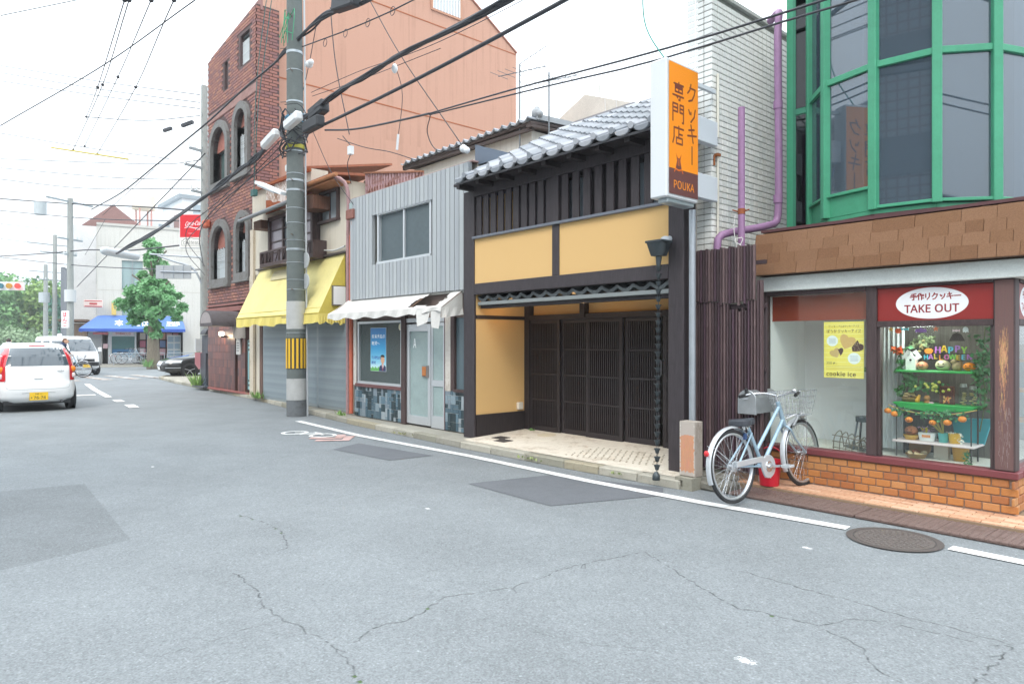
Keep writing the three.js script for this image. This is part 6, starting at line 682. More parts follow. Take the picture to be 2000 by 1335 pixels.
  mk(t, 'wall_hood', S('#a09a94', 0.7), (() => { const g = new THREE.CylinderGeometry(0.22, 0.24, 0.5, 14, 1, false, 0, PI); g.rotateY(-PI / 2); g.translate(-18.95, 1.85, zf); return g; })());
  mk(t, 'canopy', S('#5c575a', 0.75, { t: 'dirt', r: [1] }), (() => { const s = new THREE.Shape(); s.moveTo(-0.5, 0); s.lineTo(-0.5, 0.06); s.absellipse(0, 0.06, 0.5, 0.36, PI, 0, true); s.lineTo(0.5, 0); s.closePath(); const g = ext(s, 0.85, { cs: 18 }); g.translate(-19.3, 1.93, zf + 0.002); return g; })()); mk(t, 'canopy_front', S('#a39c9c', 0.8, { t: 'mottle', r: [2] }), (() => { const s = new THREE.Shape(); s.moveTo(-0.42, 0); s.absellipse(0, 0.05, 0.42, 0.3, PI, 0, true); s.closePath(); const g = ext(s, 0.006, { cs: 18 }); g.translate(-19.3, 1.96, zf + 0.853); return g; })());
  const wl = thing('wall_lamp', 'small glowing wall lamp beside the brick building entrance', 'lamp', [-20.4, 1.73, zf]); mk(wl, 'shade', S('#fff3dc', 0.5, { glow: 3 }), B(-20.5, -20.28, 1.68, 1.8, zf + 0.03, zf + 0.12, 0.02)); mk(wl, 'bracket', black, B(-20.5, -20.28, 1.64, 1.678, zf + 0.003, zf + 0.13)); { const l = new THREE.PointLight(0xffdfb0, 0.5); l.position.set(-20.39, 1.66, zf + 0.24); l.castShadow = true; scene.add(l); }
  const ss = thing('sign_stand', 'dark grey standing signboard with hanging pink pennant at the kerb', 'sign', [-22.6, 0.05, -6.95]), sm = S('#4a4d55', 0.6); mk(ss, 'upright', sm, [B(-22.85, -22.35, 0.1, 1.15, -7.16, -6.96, 0.01), B(-22.75, -22.2, 1.14, 1.72, -7.25, -6.98, 0.01)]); mk(ss, 'base', sm, B(-23.0, -21.9, 0.085, 0.13, -7.35, -6.75, 0.01)); mk(ss, 'hood', S('#3e4046', 0.6), (() => { const s = new THREE.Shape(); s.absellipse(0, 0, 0.24, 0.2, PI, 0, true); const g = ext(s, 0.5, { cs: 12 }); g.rotateY(PI / 2); g.translate(-22.6, 1.74, -7.12); return g; })()); mk(ss, 'plaque', S('#c9ccce', 0.6), B(-22.93, -22.86, 1.2, 1.6, -7.03, -6.82)); mk(ss, 'pennant', S('#d3949c', 0.7), (() => { const g = ext(shape([[-0.12, 0.55], [-0.12, 0.18], [0, 0], [0.12, 0.18], [0.12, 0.55]]), 0.02); g.rotateY(PI / 2); g.translate(-22.86, 0.62, -6.92); return g; })());
  const bt = thing('water_bottles', 'cluster of clear plastic bottles beside the dark signboard', 'bottles', [-22.0, 0.09, -7.2]); for (let i = 0; i < 4; i++) mk(bt, 'bottle', GLASS('#e3edf2', 0.1), mv(lathe([[0.001, 0], [0.05, 0.005], [0.05, 0.2], [0.02, 0.27], [0.02, 0.3], [0.001, 0.3]], 10), -22.2 + (i % 2) * 0.12 + 0.06 * i, 0.13, -6.9 - (i >> 1) * 0.12));
}
{ // big salmon building behind
  const t = thing('salmon_building', 'tall plain salmon orange rendered building with a slanted roof edge', 'building', [-22, 0, -12]);
  const om = S('#bf9582', 0.92, { t: 'streak', r: [0.13], b: 0.003, br: [1.5] });
  mk(t, 'wall', om, (() => { const g = ext(shape([[7.52, 0], [16.3, 0], [16.3, 11.81], [14.36, 13.01], [9.4, 16.1], [7.52, 16.1]]), 1.2); g.rotateY(PI / 2); g.translate(-19.4, 0, 0); return [g, B(-26, -19.4, 0, 11.6, -16.28, -10.6)]; })());
  mk(t, 'joint', S('#a3603f', 0.9), [5.95, 8.72, 11.75].map((y) => B(-18.2, -18.192, y, y + 0.035, y > 11.8 ? -16.2 : -16.29, -7.53))); mk(t, 'roof_edge', S('#a8776a', 0.8), [bar([-18.18, 11.83, -16.32], [-18.18, 13.03, -14.38], 0.05, 0.05), bar([-18.18, 13.03, -14.38], [-18.18, 16.1, -9.42], 0.05, 0.05)]);
  mk(t, 'louvre_window', S('#b98a72', 0.7), [B(-18.2, -18.16, 12.2, 12.27, -13.85, -12.6), B(-18.2, -18.15, 12.27, 13.5, -13.85, -13.78), B(-18.2, -18.15, 12.27, 13.5, -12.67, -12.6)]); mk(t, 'louvre_glass', S('#eef0ef', 0.2), B(-18.19, -18.17, 12.27, 13.5, -13.78, -12.67)); mk(t, 'louvre_bars', S('#aab0b6', 0.5), Array.from({ length: 9 }, (_, i) => B(-18.168, -18.15, 12.27, 13.5, -13.72 + i * 0.12, -13.69 + i * 0.12)));
  const w = thing('pale_rear_building', 'pale cream block building far behind the tiled roof ridge', 'building', [-17, 0, -19]), wm = S('#d3d0c8', 0.9, { t: 'mottle', r: [0.2] });
  mk(w, 'wall', wm, [(() => { const g = ext(shape([[-17.6, 0], [-14, 0], [-14, 9.3], [-16.36, 10.24], [-17.1, 9.92], [-17.6, 9.7]]), 5); g.translate(0, 0, -22.9); return g; })()]); mk(w, 'siding_lines', S('#b7b3a8', 0.9), Array.from({ length: 10 }, (_, i) => B(-16.2 + i * 0.2, -16.185 + i * 0.2, 5, 9.4, -17.9, -17.895))); mk(w, 'vent_hood', S('#e4e4e0', 0.5), B(-15.6, -15.3, 9.0, 9.3, -17.9, -17.65, 0.04)); mks(w, 'roof_rail', S('#c9c9c6', 0.5), [tube([[-15.3, 9.2, -17.8], [-15.3, 10.3, -17.8], [-15.0, 10.4, -17.8], [-14.8, 9.2, -17.8]], 0.015), tube([[-15.6, 10.0, -17.8], [-15.55, 10.45, -17.8]], 0.03)]);
  mk(w, 'wing', S('#8d9096', 0.7), [B(-17.5, -13, 8.3, 8.75, -16.7, -16.4)]);
}
// ---------- across the side street ----------
const wallW = S('#d3d2cd', 0.9, { t: 'streak', r: [0.2] });
{
  const u = V(0.21, 0, -0.977).normalize(); // u runs along the front, n looks at the camera
  const t = thing('corner_bookshop', 'white corner building with a blue lettered shop awning', 'shop', [-48.3, 0.1, -8.7], { local: true, turn: Math.atan2(-u.z, u.x) });
  // local x along the front (0 at the left corner), z towards the street
  mk(t, 'wall', wallW, [wallHoles(0, 6.4, 2.2, 8.6, -6, 0, [[1.3, 2.45, 4.75, 6.5], [1.3, 2.4, 2.9, 3.9]]), B(0.0, 0.25, 0, 2.2, -6, 0), B(4.75, 6.4, 0, 2.2, -6, 0), B(0.25, 4.75, 0, 2.2, -6, -4)]);
  mk(t, 'parapet', S('#c4c3be', 0.8), B(-0.05, 6.45, 8.6, 8.75, -6, 0.06)); mk(t, 'wall_joint', S('#bdbab2', 0.9), [B(2.9, 2.92, 2.6, 8.6, 0.001, 0.006), B(0, 6.4, 4.6, 4.63, 0.001, 0.006), B(0, 6.4, 7.3, 7.33, 0.001, 0.006)]);
  for (const [y0, y1] of [[4.75, 6.5], [2.9, 3.9]]) { const w = mk(t, 'window', S('#9fa7aa', 0.5), [B(1.28, 2.47, y0 - 0.04, y0, -0.1, 0.05), B(1.85, 1.9, y0, y1, -0.12, -0.02)]); mk(w, 'pane', S('#9db3b5', 0.12), B(1.3, 2.45, y0, y1, -0.15, -0.13)); }
  const aw = canvas(1024, 200, (g, w, h) => { g.fillStyle = '#5d80c4'; g.fillRect(0, 0, w, h); g.strokeStyle = '#f0f3f8'; g.fillStyle = '#f0f3f8'; jp(g, '本', 150, 58, 100, { lw: 15 }); g.beginPath(); g.arc(300, 112, 11, 0, 7); g.fill(); jp(g, 'たばこ', 370, 58, 96, { lw: 15, gap: 1.22 }); jp(g, '堀書店', 810, 72, 60, { lw: 8, gap: 1.05 }); for (let i = 0; i < 9; i++) g.fillRect(812 + i * 17, 140, 10, 16); });
  mk(t, 'awning', S('#5d80c4', 0.7, { side: 1 }), quad([-0.9, 2.2, 1.3], [4.8, 2.2, 1.3], [4.6, 3.05, 0.02], [0.35, 3.05, 0.02])); mk(t, 'awning_print', texMat(aw, 0.7), keep(quad([0.3, 2.22, 1.281], [4.65, 2.22, 1.281], [4.65, 2.98, 0.136], [0.3, 2.98, 0.136]))); mk(t, 'awning_side', S('#5d80c4', 0.7, { side: 1 }), [quad([-0.9, 2.2, 1.3], [0.35, 3.05, 0.02], [0.0, 3.0, 0.02], [-0.9, 2.2, -1.5]), quad([4.8, 2.2, 1.3], [4.8, 2.2, 0.02], [4.6, 3.05, 0.02], [4.75, 2.6, 0.6])]); mk(t, 'awning_valance', S('#3a5db4', 0.7, { side: 1 }), [B(-0.9, 4.8, 2.02, 2.2, 1.29, 1.31), B(-0.91, -0.89, 2.02, 2.2, -1.5, 1.29)]);
  mk(t, 'left_wall', wallW, B(-0.06, -0.001, 0.1, 8.6, -6, -0.2)); for (const z of [-0.8, -1.6]) mk(t, 'side_window', S('#8d989c', 0.3), [B(-0.09, -0.061, 5.0, 7.0, z - 0.2, z + 0.2), B(-0.09, -0.061, 3.1, 4.2, z - 0.2, z + 0.2)]);
  mk(t, 'shop_floor', S('#6b6d6f', 0.9), B(0, 4.75, 0, 0.05, -4, 0.3)); mk(t, 'ticket_booth', S('#d6dadc', 0.5), [B(0.55, 0.75, 0.05, 2.1, -0.6, -0.1), B(2.0, 2.1, 0.05, 2.1, -0.6, -0.1), B(0.75, 2.0, 0.05, 0.6, -0.6, -0.1), B(0.75, 2.0, 1.75, 2.1, -0.6, -0.1)]); mk(t, 'booth_glass', S('#5d8a8a', 0.1), B(0.75, 2.0, 0.6, 1.75, -0.4, -0.35)); mk(t, 'booth_counter', S('#4b86b4', 0.4), B(0.78, 1.97, 0.62, 0.95, -0.34, -0.3)); mk(t, 'booth_sign', S('#e9dcdc', 0.5), B(0.8, 1.95, 1.82, 2.02, -0.098, -0.085)); mk(t, 'booth_letters', S('#b8545c', 0.5), (() => { const g = new TextGeometry('TOBACCO', { font: fontB, size: 0.13, depth: 0.004 }); g.translate(0.95, 1.86, -0.083); return g; })());
  for (let i = 0; i < 6; i++) for (let j = 0; j < 3; j++) mk(t, 'magazine', S(pick(['#c9788f', '#d8b0b8', '#a5566b', '#6f86b0', '#d9d2c8', '#b98a7a']), 0.6), B(2.3 + i * 0.38, 2.62 + i * 0.38, 0.55 + j * 0.5, 0.98 + j * 0.5, -0.72, -0.7)); mk(t, 'shelf', S('#4d4140', 0.8), [B(2.2, 4.7, 0.1, 2.1, -0.9, -0.74), ...[0.5, 1.0, 1.5].map((y) => B(2.2, 4.7, y, y + 0.04, -0.74, -0.6))]); mk(t, 'notice_board', S('#d3d9da', 0.5), B(3.85, 4.65, 0.35, 1.85, -0.55, -0.5)); mk(t, 'notice', S('#9bb3c4', 0.6), [0, 1, 2, 3, 4, 5].map((i) => B(3.9 + (i % 2) * 0.38, 4.22 + (i % 2) * 0.38, 0.5 + (i >> 1) * 0.45, 0.85 + (i >> 1) * 0.45, -0.499, -0.49)));
  mk(t, 'plinth', S('#b5b3ac', 0.8), B(0.25, 2.2, 0, 0.05, 0.3, 0.8));
  const L = (x, y, z) => V(x, y, z).applyAxisAngle(V(0, 1, 0), Math.atan2(-u.z, u.x)).add(V(-48.3, 0.1, -8.7));
  const sg = (name, label, x0, x1, y0, y1, z, col, extra) => { const s = thing(name, label, 'sign', L((x0 + x1) / 2, y0, z).toArray(), { local: true, turn: Math.atan2(-u.z, u.x) }); const hw = (x1 - x0) / 2; mk(s, 'box', S(col, 0.5), B(-hw, hw, 0, y1 - y0, -0.15, 0, 0.02)); if (extra) extra(s, hw, y1 - y0); return s; };
  sg('shop_sign', 'small pinkish white box sign on the corner above the blue awning', -0.7, 0.3, 3.5, 3.95, 0.5, '#e8d3cc', (s, hw, h) => mk(s, 'lettering', S('#c4585a', 0.6), [B(-hw + 0.05, hw - 0.05, 0.03, 0.09, 0.001, 0.01), B(-hw + 0.05, hw - 0.05, h - 0.09, h - 0.03, 0.001, 0.01), B(-0.2, 0.2, 0.16, 0.28, 0.001, 0.01)])); sg('yellow_sign', 'narrow yellow and white upright sign above the awning ridge', 0.75, 1.0, 3.06, 3.9, 0.3, '#dcbf72'); sg('blue_sign', 'small bright blue street sign on the pale wall beside the pole', 6.1, 6.7, 2.75, 3.1, 0.3, '#2f86c4', (s) => mk(s, 'lettering', S('#e8eef4', 0.5), B(-0.2, 0.2, 0.12, 0.22, 0.001, 0.01))); sg('red_sign', 'low red lettered sign under the blue awning corner', -0.2, 0.6, 1.85, 2.0, 1.0, '#c4737a'); sg('notice_sign', 'small pink and white notice on the grey door by the booth', 0.3, 0.55, 1.0, 1.3, 0.1, '#e6c3c6');
  mk(t, 'grey_door', S('#a7a9aa', 0.6), B(-0.5, 0.2, 0.1, 2.0, 0.001, 0.05));
  // railing and bicycles before the shop
  for (const [a, b, l] of [[0.9, 3.6, 'left section of the low steel railing in front of the bookshop'], [3.75, 5.8, 'right section of the low steel railing behind the street tree']]) { const r = thing('railing', l, 'railing', L(a, 0, 1.7).toArray(), { local: true, turn: Math.atan2(-u.z, u.x) }); mk(r, 'rail', galv, [rod([0, 0.72, 0], [b - a, 0.72, 0], 0.022), rod([0, 0.2, 0], [b - a, 0.2, 0], 0.015), rod([0, 0, 0], [0, 0.72, 0], 0.022), rod([b - a, 0, 0], [b - a, 0.72, 0], 0.022)]); mk(r, 'bars', galv, Array.from({ length: 14 }, (_, i) => rod([(i + 1) * (b - a) / 15, 0.2, 0], [(i + 1) * (b - a) / 15, 0.72, 0], 0.008, 0.008, 5))); }
  copyOf(bike, L(1.3, 0.05, 1.1).toArray(), Math.atan2(-u.z, u.x), 'parked bicycle nearest the blue awning shop railing').rotation.set(-0.05, Math.atan2(-u.z, u.x), 0, 'YXZ'); copyOf(bike, L(1.0, 0.05, 0.6).toArray(), Math.atan2(-u.z, u.x) + 0.3, 'parked bicycle half hidden behind another at the bookshop').rotation.set(-0.05, Math.atan2(-u.z, u.x) + 0.35, 0, 'YXZ');
  struct('pavement', S('#b3b0a6', 0.9, { t: 'mottle', r: [0.4] }), (() => { const P = [L(-1, 0, 2.1), L(8, 0, 2.1), L(8, 0, -8), L(-9, 0, -8), L(-4, 0, -1.5)]; const g = ext(shape(P.map((p) => [p.x, -p.z])), 0.09); g.rotateX(-PI / 2); return g; })());
  const bldg = (name, label, geos, m, more) => { const b = thing(name, label, 'building', [0, 0, 0]); mk(b, 'wall', m, geos); if (more) more(b); return b; };
  const obox = (x0, x1, y0, y1, z0, z1) => { const g = B(x0, x1, y0, y1, z0, z1); g.rotateY(Math.atan2(-u.z, u.x)); g.translate(-48.3, 0.1, -8.7); return g; };
  bldg('grey_white_building', 'plain pale building standing behind the left corner of the bookshop', [obox(-1.6, 0.3, 0, 9.4, -14, -6.3)], S('#d9dadb', 0.9, { t: 'mottle', r: [0.15] }), (b) => { mk(b, 'lean_to_roof', S('#6d5a50', 0.8), [obox(-2.2, -0.6, 2.7, 2.85, -5.9, -2.5)]); mk(b, 'shed', S('#8f7d70', 0.8, { t: 'wood' }), [obox(-1.6, -0.7, 0, 2.6, -5.8, -3)]); });
  bldg('right_pale_building', 'pale ribbed building right of the bookshop behind the street tree', [obox(6.45, 12, 0, 9.6, -6, 0.1)], S('#d3d2cc', 0.85, { t: 'dirt', r: [0.3] }), (b) => { mk(b, 'siding_ribs', S('#b5b5b0', 0.8), Array.from({ length: 10 }, (_, i) => obox(6.6 + i * 0.25, 6.63 + i * 0.25, 0, 9.6, 0.101, 0.13))); mk(b, 'windows', S('#a7b4ba', 0.2), [obox(6.8, 7.2, 5.2, 8, 0.131, 0.15)]); });
  bldg('gabled_building', 'building with a brown steep triangular gable roof behind the bookshop', [B(-72, -64, 0, 11.2, -22, -12)], S('#d6d4cf', 0.9), (b) => mk(b, 'roof', S('#8b6b67', 0.85, { t: 'mottle' }), (() => { const g = ext(shape([[-2.6, 0], [2.6, 0], [0.0, 2.15]]), 3); g.rotateY(PI / 2 - 0.35); g.translate(-68.5, 11.0, -14.0); return g; })()));
  bldg('white_tower_block', 'white upper storeys with flat roofs behind the gabled building', [B(-84, -74, 0, 14.2, -30, -17.6), B(-82, -74.6, 14.1, 16.2, -30, -21), B(-76, -73, 0, 14.75, -34, -23)], S('#d7dbde', 0.9), (b) => { mk(b, 'brown_wall', S('#8f7471', 0.9), B(-73.9, -72.5, 11.2, 14.2, -24, -20)); mk(b, 'roof_slab', S('#8d979e', 0.7), B(-82.4, -74.4, 16.2, 16.6, -30.4, -20.6)); mk(b, 'window', S('#93a2ab', 0.3), [B(-74, -73.95, 12, 13.2, -19.6, -18.6), B(-74.6, -74.55, 14.6, 15.7, -23.5, -22)]); });
  const wt = thing('water_tank', 'cream rooftop water tank on a steel frame', 'tank', [-72, 12.5, -16.8]); mk(wt, 'tank', S('#d8d0bf', 0.6), [mv(new THREE.CylinderGeometry(1.0, 1.0, 1.2, 20), -72, 14.7, -16.8)]); mk(wt, 'frame', S('#b98b84', 0.6), [[-72.7, -16.3], [-71.3, -16.3], [-72.7, -17.3], [-71.3, -17.3]].map(([x, z]) => rod([x, 11, z], [x, 14.1, z], 0.08)));
}
// ---------- vehicles ----------
function carSurf(sl) { // sl: rows {y, r (rear x), f (front x), w, n}; smooth body lofted through rounded outlines
  const K = Object.keys(sl[0]), at = (y) => { let i = 0; while (i < sl.length - 2 && y > sl[i + 1].y) i++; const a = sl[i], b = sl[i + 1], t = Math.max(0, Math.min(1, (y - a.y) / (b.y - a.y))), o = {}; for (const k of K) o[k] = a[k] + (b[k] - a[k]) * t; return o; };
  const body = (n = 72) => { const pos = [], ys = []; for (let i = 0; i + 1 < sl.length; i++) for (let k = 0; k < 3; k++) ys.push(sl[i].y + (sl[i + 1].y - sl[i].y) * k / 3); ys.push(sl[sl.length - 1].y); const idx = []; const m = ys.length; ys.forEach((y) => { const s = at(y), cx = (s.r + s.f) / 2, hx = (s.f - s.r) / 2; for (let k = 0; k < n; k++) { const a = k / n * 2 * PI, c = Math.cos(a), q = Math.sin(a), e = 2 / s.n; pos.push(cx + hx * Math.sign(c) * Math.abs(c) ** e, y, s.w * Math.sign(q) * Math.abs(q) ** e); } }); for (let j = 0; j + 1 < m; j++) for (let k = 0; k < n; k++) { const a = j * n + k, b = j * n + (k + 1) % n, c = a + n, d = b + n; idx.push(a, c, b, b, c, d); } const top = pos.length / 3, st = at(ys[m - 1]); pos.push((st.r + st.f) / 2, ys[m - 1] + 0.006, 0); for (let k = 0; k < n; k++) idx.push((m - 1) * n + k, top, (m - 1) * n + (k + 1) % n); const bt = pos.length / 3, sb = at(ys[0]); pos.push((sb.r + sb.f) / 2, ys[0], 0); for (let k = 0; k < n; k++) idx.push(k, (k + 1) % n, bt); const g = new THREE.BufferGeometry(); g.setAttribute('position', new THREE.Float32BufferAttribute(pos, 3)); g.setIndex(idx); g.computeVertexNormals(); return g; };
  const endX = (y, z, rear, off) => { const s = at(y), cx = (s.r + s.f) / 2, hx = (s.f - s.r) / 2, q = Math.pow(Math.max(0, 1 - Math.pow(Math.min(1, Math.abs(z / s.w)), s.n)), 1 / s.n); return cx + (rear ? -1 : 1) * (hx * q + off); };
  const sideZ = (y, x, sgn, off) => { const s = at(y), cx = (s.r + s.f) / 2, hx = (s.f - s.r) / 2, q = Math.pow(Math.max(0, 1 - Math.pow(Math.min(1, Math.abs((x - cx) / hx)), s.n)), 1 / s.n); return sgn * (s.w * q + off); };
  const grid = (F, nu, nv) => { const pos = []; for (let i = 0; i < nu; i++) for (let j = 0; j < nv; j++) { const a = F(i / nu, j / nv), b = F((i + 1) / nu, j / nv), c = F((i + 1) / nu, (j + 1) / nv), d = F(i / nu, (j + 1) / nv); pos.push(...a, ...b, ...c, ...a, ...c, ...d); } const g = new THREE.BufferGeometry(); g.setAttribute('position', new THREE.Float32BufferAttribute(pos, 3)); g.computeVertexNormals(); return g; };
  const end = (rear, y0, y1, zl0, zr0, zl1, zr1, off = 0.006, nu = 14, nv = 8) => grid((u, v) => { const y = y0 + (y1 - y0) * v, a = zl0 + (zl1 - zl0) * v, b = zr0 + (zr1 - zr0) * v, z = a + (b - a) * u; return [endX(y, z, rear, off), y, z]; }, nu, nv);
  const side = (sg, y0, y1, a0, b0, a1, b1, off = 0.006) => grid((u, v) => { const y = y0 + (y1 - y0) * v, a = a0 + (a1 - a0) * v, b = b0 + (b1 - b0) * v, x = a + (b - a) * u; return [x, y, sideZ(y, x, sg, off)]; }, 14, 6);
  return { body, end, side, endX, sideZ };
}
function wheelSet(t, xs, z, r, w, spokes) { for (const x of xs) for (const s of [-1, 1]) { const c = s * z, tyre = mk(t, 'wheel', rubber, (() => { const g = lathe([[r * 0.62, -w / 2], [r * 0.93, -w / 2], [r, -w / 2 + 0.03], [r, w / 2 - 0.03], [r * 0.93, w / 2], [r * 0.62, w / 2]], 32); g.rotateX(PI / 2); g.translate(x, r, c); return g; })()); mk(tyre, 'rim', alu, [(() => { const g = new THREE.CylinderGeometry(r * 0.63, r * 0.63, w * 0.7, 24, 1, true); g.rotateX(PI / 2); g.translate(x, r, c); return g; })(), ...Array.from({ length: spokes }, (_, i) => { const a = i / spokes * 2 * PI + 0.3; return bar([x, r, c + s * w * 0.34], [x + Math.cos(a) * r * 0.63, r + Math.sin(a) * r * 0.63, c + s * w * 0.32], 0.075, 0.02); }), mv((() => { const g = new THREE.CylinderGeometry(r * 0.16, r * 0.16, 0.03, 16); g.rotateX(PI / 2); return g; })(), x, r, c + s * w * 0.35), (() => { const g = new THREE.CylinderGeometry(r * 0.6, r * 0.6, 0.01, 24); g.rotateX(PI / 2); g.translate(x, r, c); return g; })()]); } }
const carPaint = (hex, o = {}) => S(hex, 0.35, { phys: { clearcoat: 1, clearcoatRoughness: 0.04, ...o } }), carGlass = S('#4a565f', 0.04, { phys: { clearcoat: 1, clearcoatRoughness: 0.0, specularIntensity: 1 } }), plastic = S('#2b2d30', 0.6);
{
  const t = thing('parked_car', 'white hatchback seen from behind at the left picture edge with yellow plate', 'car', [-17.72, 0, -2.1], { local: true, turn: PI }); // +x is forward
  const C = carSurf([{ y: 0.2, r: 0.12, f: 3.2, w: 0.68, n: 5 }, { y: 0.3, r: 0.03, f: 3.34, w: 0.725, n: 6.5 }, { y: 0.45, r: 0, f: 3.39, w: 0.7375, n: 6.5 }, { y: 0.58, r: 0.015, f: 3.38, w: 0.7375, n: 6.5 }, { y: 0.66, r: 0.05, f: 3.36, w: 0.7375, n: 6.5 }, { y: 0.86, r: 0.07, f: 3.25, w: 0.735, n: 6.5 }, { y: 0.97, r: 0.1, f: 2.8, w: 0.72, n: 6.5 }, { y: 1.2, r: 0.19, f: 2.35, w: 0.665, n: 6.5 }, { y: 1.36, r: 0.29, f: 2.0, w: 0.605, n: 3.8 }, { y: 1.44, r: 0.38, f: 1.8, w: 0.545, n: 3.2 }, { y: 1.475, r: 0.62, f: 1.5, w: 0.42, n: 2.6 }, { y: 1.485, r: 0.95, f: 1.2, w: 0.2, n: 2.2 }]);
  mk(t, 'body', carPaint('#eff1f2'), C.body()); const E = (...a) => C.end(true, ...a);
  mk(t, 'rear_window', carGlass, E(0.985, 1.375, -0.57, 0.57, -0.465, 0.465)); mk(t, 'side_window', carGlass, [1, -1].map((s) => C.side(s, 0.99, 1.36, 0.35, 2.45, 0.45, 1.85)));
  for (const s of [-1, 1]) { const L = mk(t, 'tail_lamp', S('#c9212f', 0.15, { phys: { clearcoat: 1 } }), [E(0.66, 0.98, s * 0.575, s * 0.727, s * 0.575, s * 0.712, 0.012), E(0.98, 1.37, s * 0.575, s * 0.705, s * 0.475, s * 0.59, 0.012)]); const x = C.endX(0.905, s * 0.64, true, 0.012), x2 = C.endX(0.765, s * 0.645, true, 0.012); mk(L, 'indicator', S('#f08a1d', 0.15), sph(x, 0.905, s * 0.642, 0.066, 1, 0.5, 1)); mk(L, 'reversing_lamp', S('#e9dadb', 0.12), sph(x2, 0.765, s * 0.645, 0.055, 1, 0.5, 1)); }
  const seam = S('#8d9398', 0.6); const line = (P) => tube(P.map(([y, z]) => [C.endX(y, z, true, 0.001), y, z]), 0.004, 5, 40);
  mk(t, 'tailgate_seam', seam, [line([[0.95, -0.615], [0.62, -0.58], [0.51, -0.55], [0.495, -0.45], [0.49, 0], [0.495, 0.45], [0.51, 0.55], [0.62, 0.58], [0.95, 0.615]]), line([[0.405, -0.3], [0.41, -0.26], [0.41, 0.26], [0.405, 0.3]])]);
  mk(t, 'high_stop_lamp', S('#a3303d', 0.3), E(1.405, 1.428, -0.15, 0.15, -0.14, 0.14, 0.012)); mk(t, 'handle', S('#9fa5aa', 0.4), E(0.695, 0.715, -0.075, 0.075, -0.075, 0.075, 0.008)); mk(t, 'badge', chrome, [E(0.9, 0.925, -0.06, -0.012, -0.07, -0.02, 0.014, 3, 2), E(0.9, 0.925, 0.012, 0.06, 0.02, 0.07, 0.014, 3, 2)]);
  const plateT = canvas(256, 128, (g, w, h) => { g.fillStyle = '#efc42c'; g.fillRect(0, 0, w, h); g.fillStyle = '#5d5330'; g.font = '26px sans-serif'; g.fillText('581', 138, 36); g.strokeStyle = '#5d5330'; jp(g, '京都', 74, 12, 26, { lw: 3 }); g.textBaseline = 'alphabetic'; g.font = 'bold 68px sans-serif'; g.fillText('76-74', 54, 112); jp(g, 'あ', 12, 72, 32, { lw: 4 }); }), px = C.endX(0.335, 0, true, 0.02);
  mk(t, 'number_plate', texMat(plateT, 0.5), keep(quad([px - 0.001, 0.255, -0.165], [px - 0.001, 0.255, 0.165], [px - 0.001, 0.42, 0.165], [px - 0.001, 0.42, -0.165]))); mk(t, 'plate_back', S('#c9a52c', 0.5), B(px, px + 0.05, 0.253, 0.422, -0.167, 0.167)); mk(t, 'model_name', S('#9aa0a5', 0.4), (() => { const g = new TextGeometry('MIRA', { font: fontB, size: 0.035, depth: 0.003 }); g.rotateY(-PI / 2); g.translate(C.endX(0.85, 0.42, true, 0.012), 0.85, 0.34); return g; })());
  mk(t, 'underside', plastic, B(0.15, 3.2, 0.16, 0.24, -0.6, 0.6)); mk(t, 'wheel_arch', plastic, [1, -1].flatMap((s) => [0.62, 2.98].map((x) => mv((() => { const g = new THREE.CylinderGeometry(0.3, 0.3, 0.03, 24); g.rotateX(PI / 2); return g; })(), x, 0.27, s * 0.724)))); wheelSet(t, [0.62, 2.98], 0.655, 0.268, 0.155, 7);
  mk(t, 'wing_mirror', carPaint('#eff1f2'), [1, -1].map((s) => sph(2.3, 1.03, s * 0.83, 0.09, 0.8, 0.6, 1.1))); mk(t, 'exhaust', S('#55575a', 0.5), rod([0.02, 0.21, 0.42], [0.3, 0.22, 0.42], 0.025)); mk(t, 'rear_seat', S('#b9bcbe', 0.8), [B(0.75, 0.8, 1.0, 1.2, -0.1, 0.15)]);
}
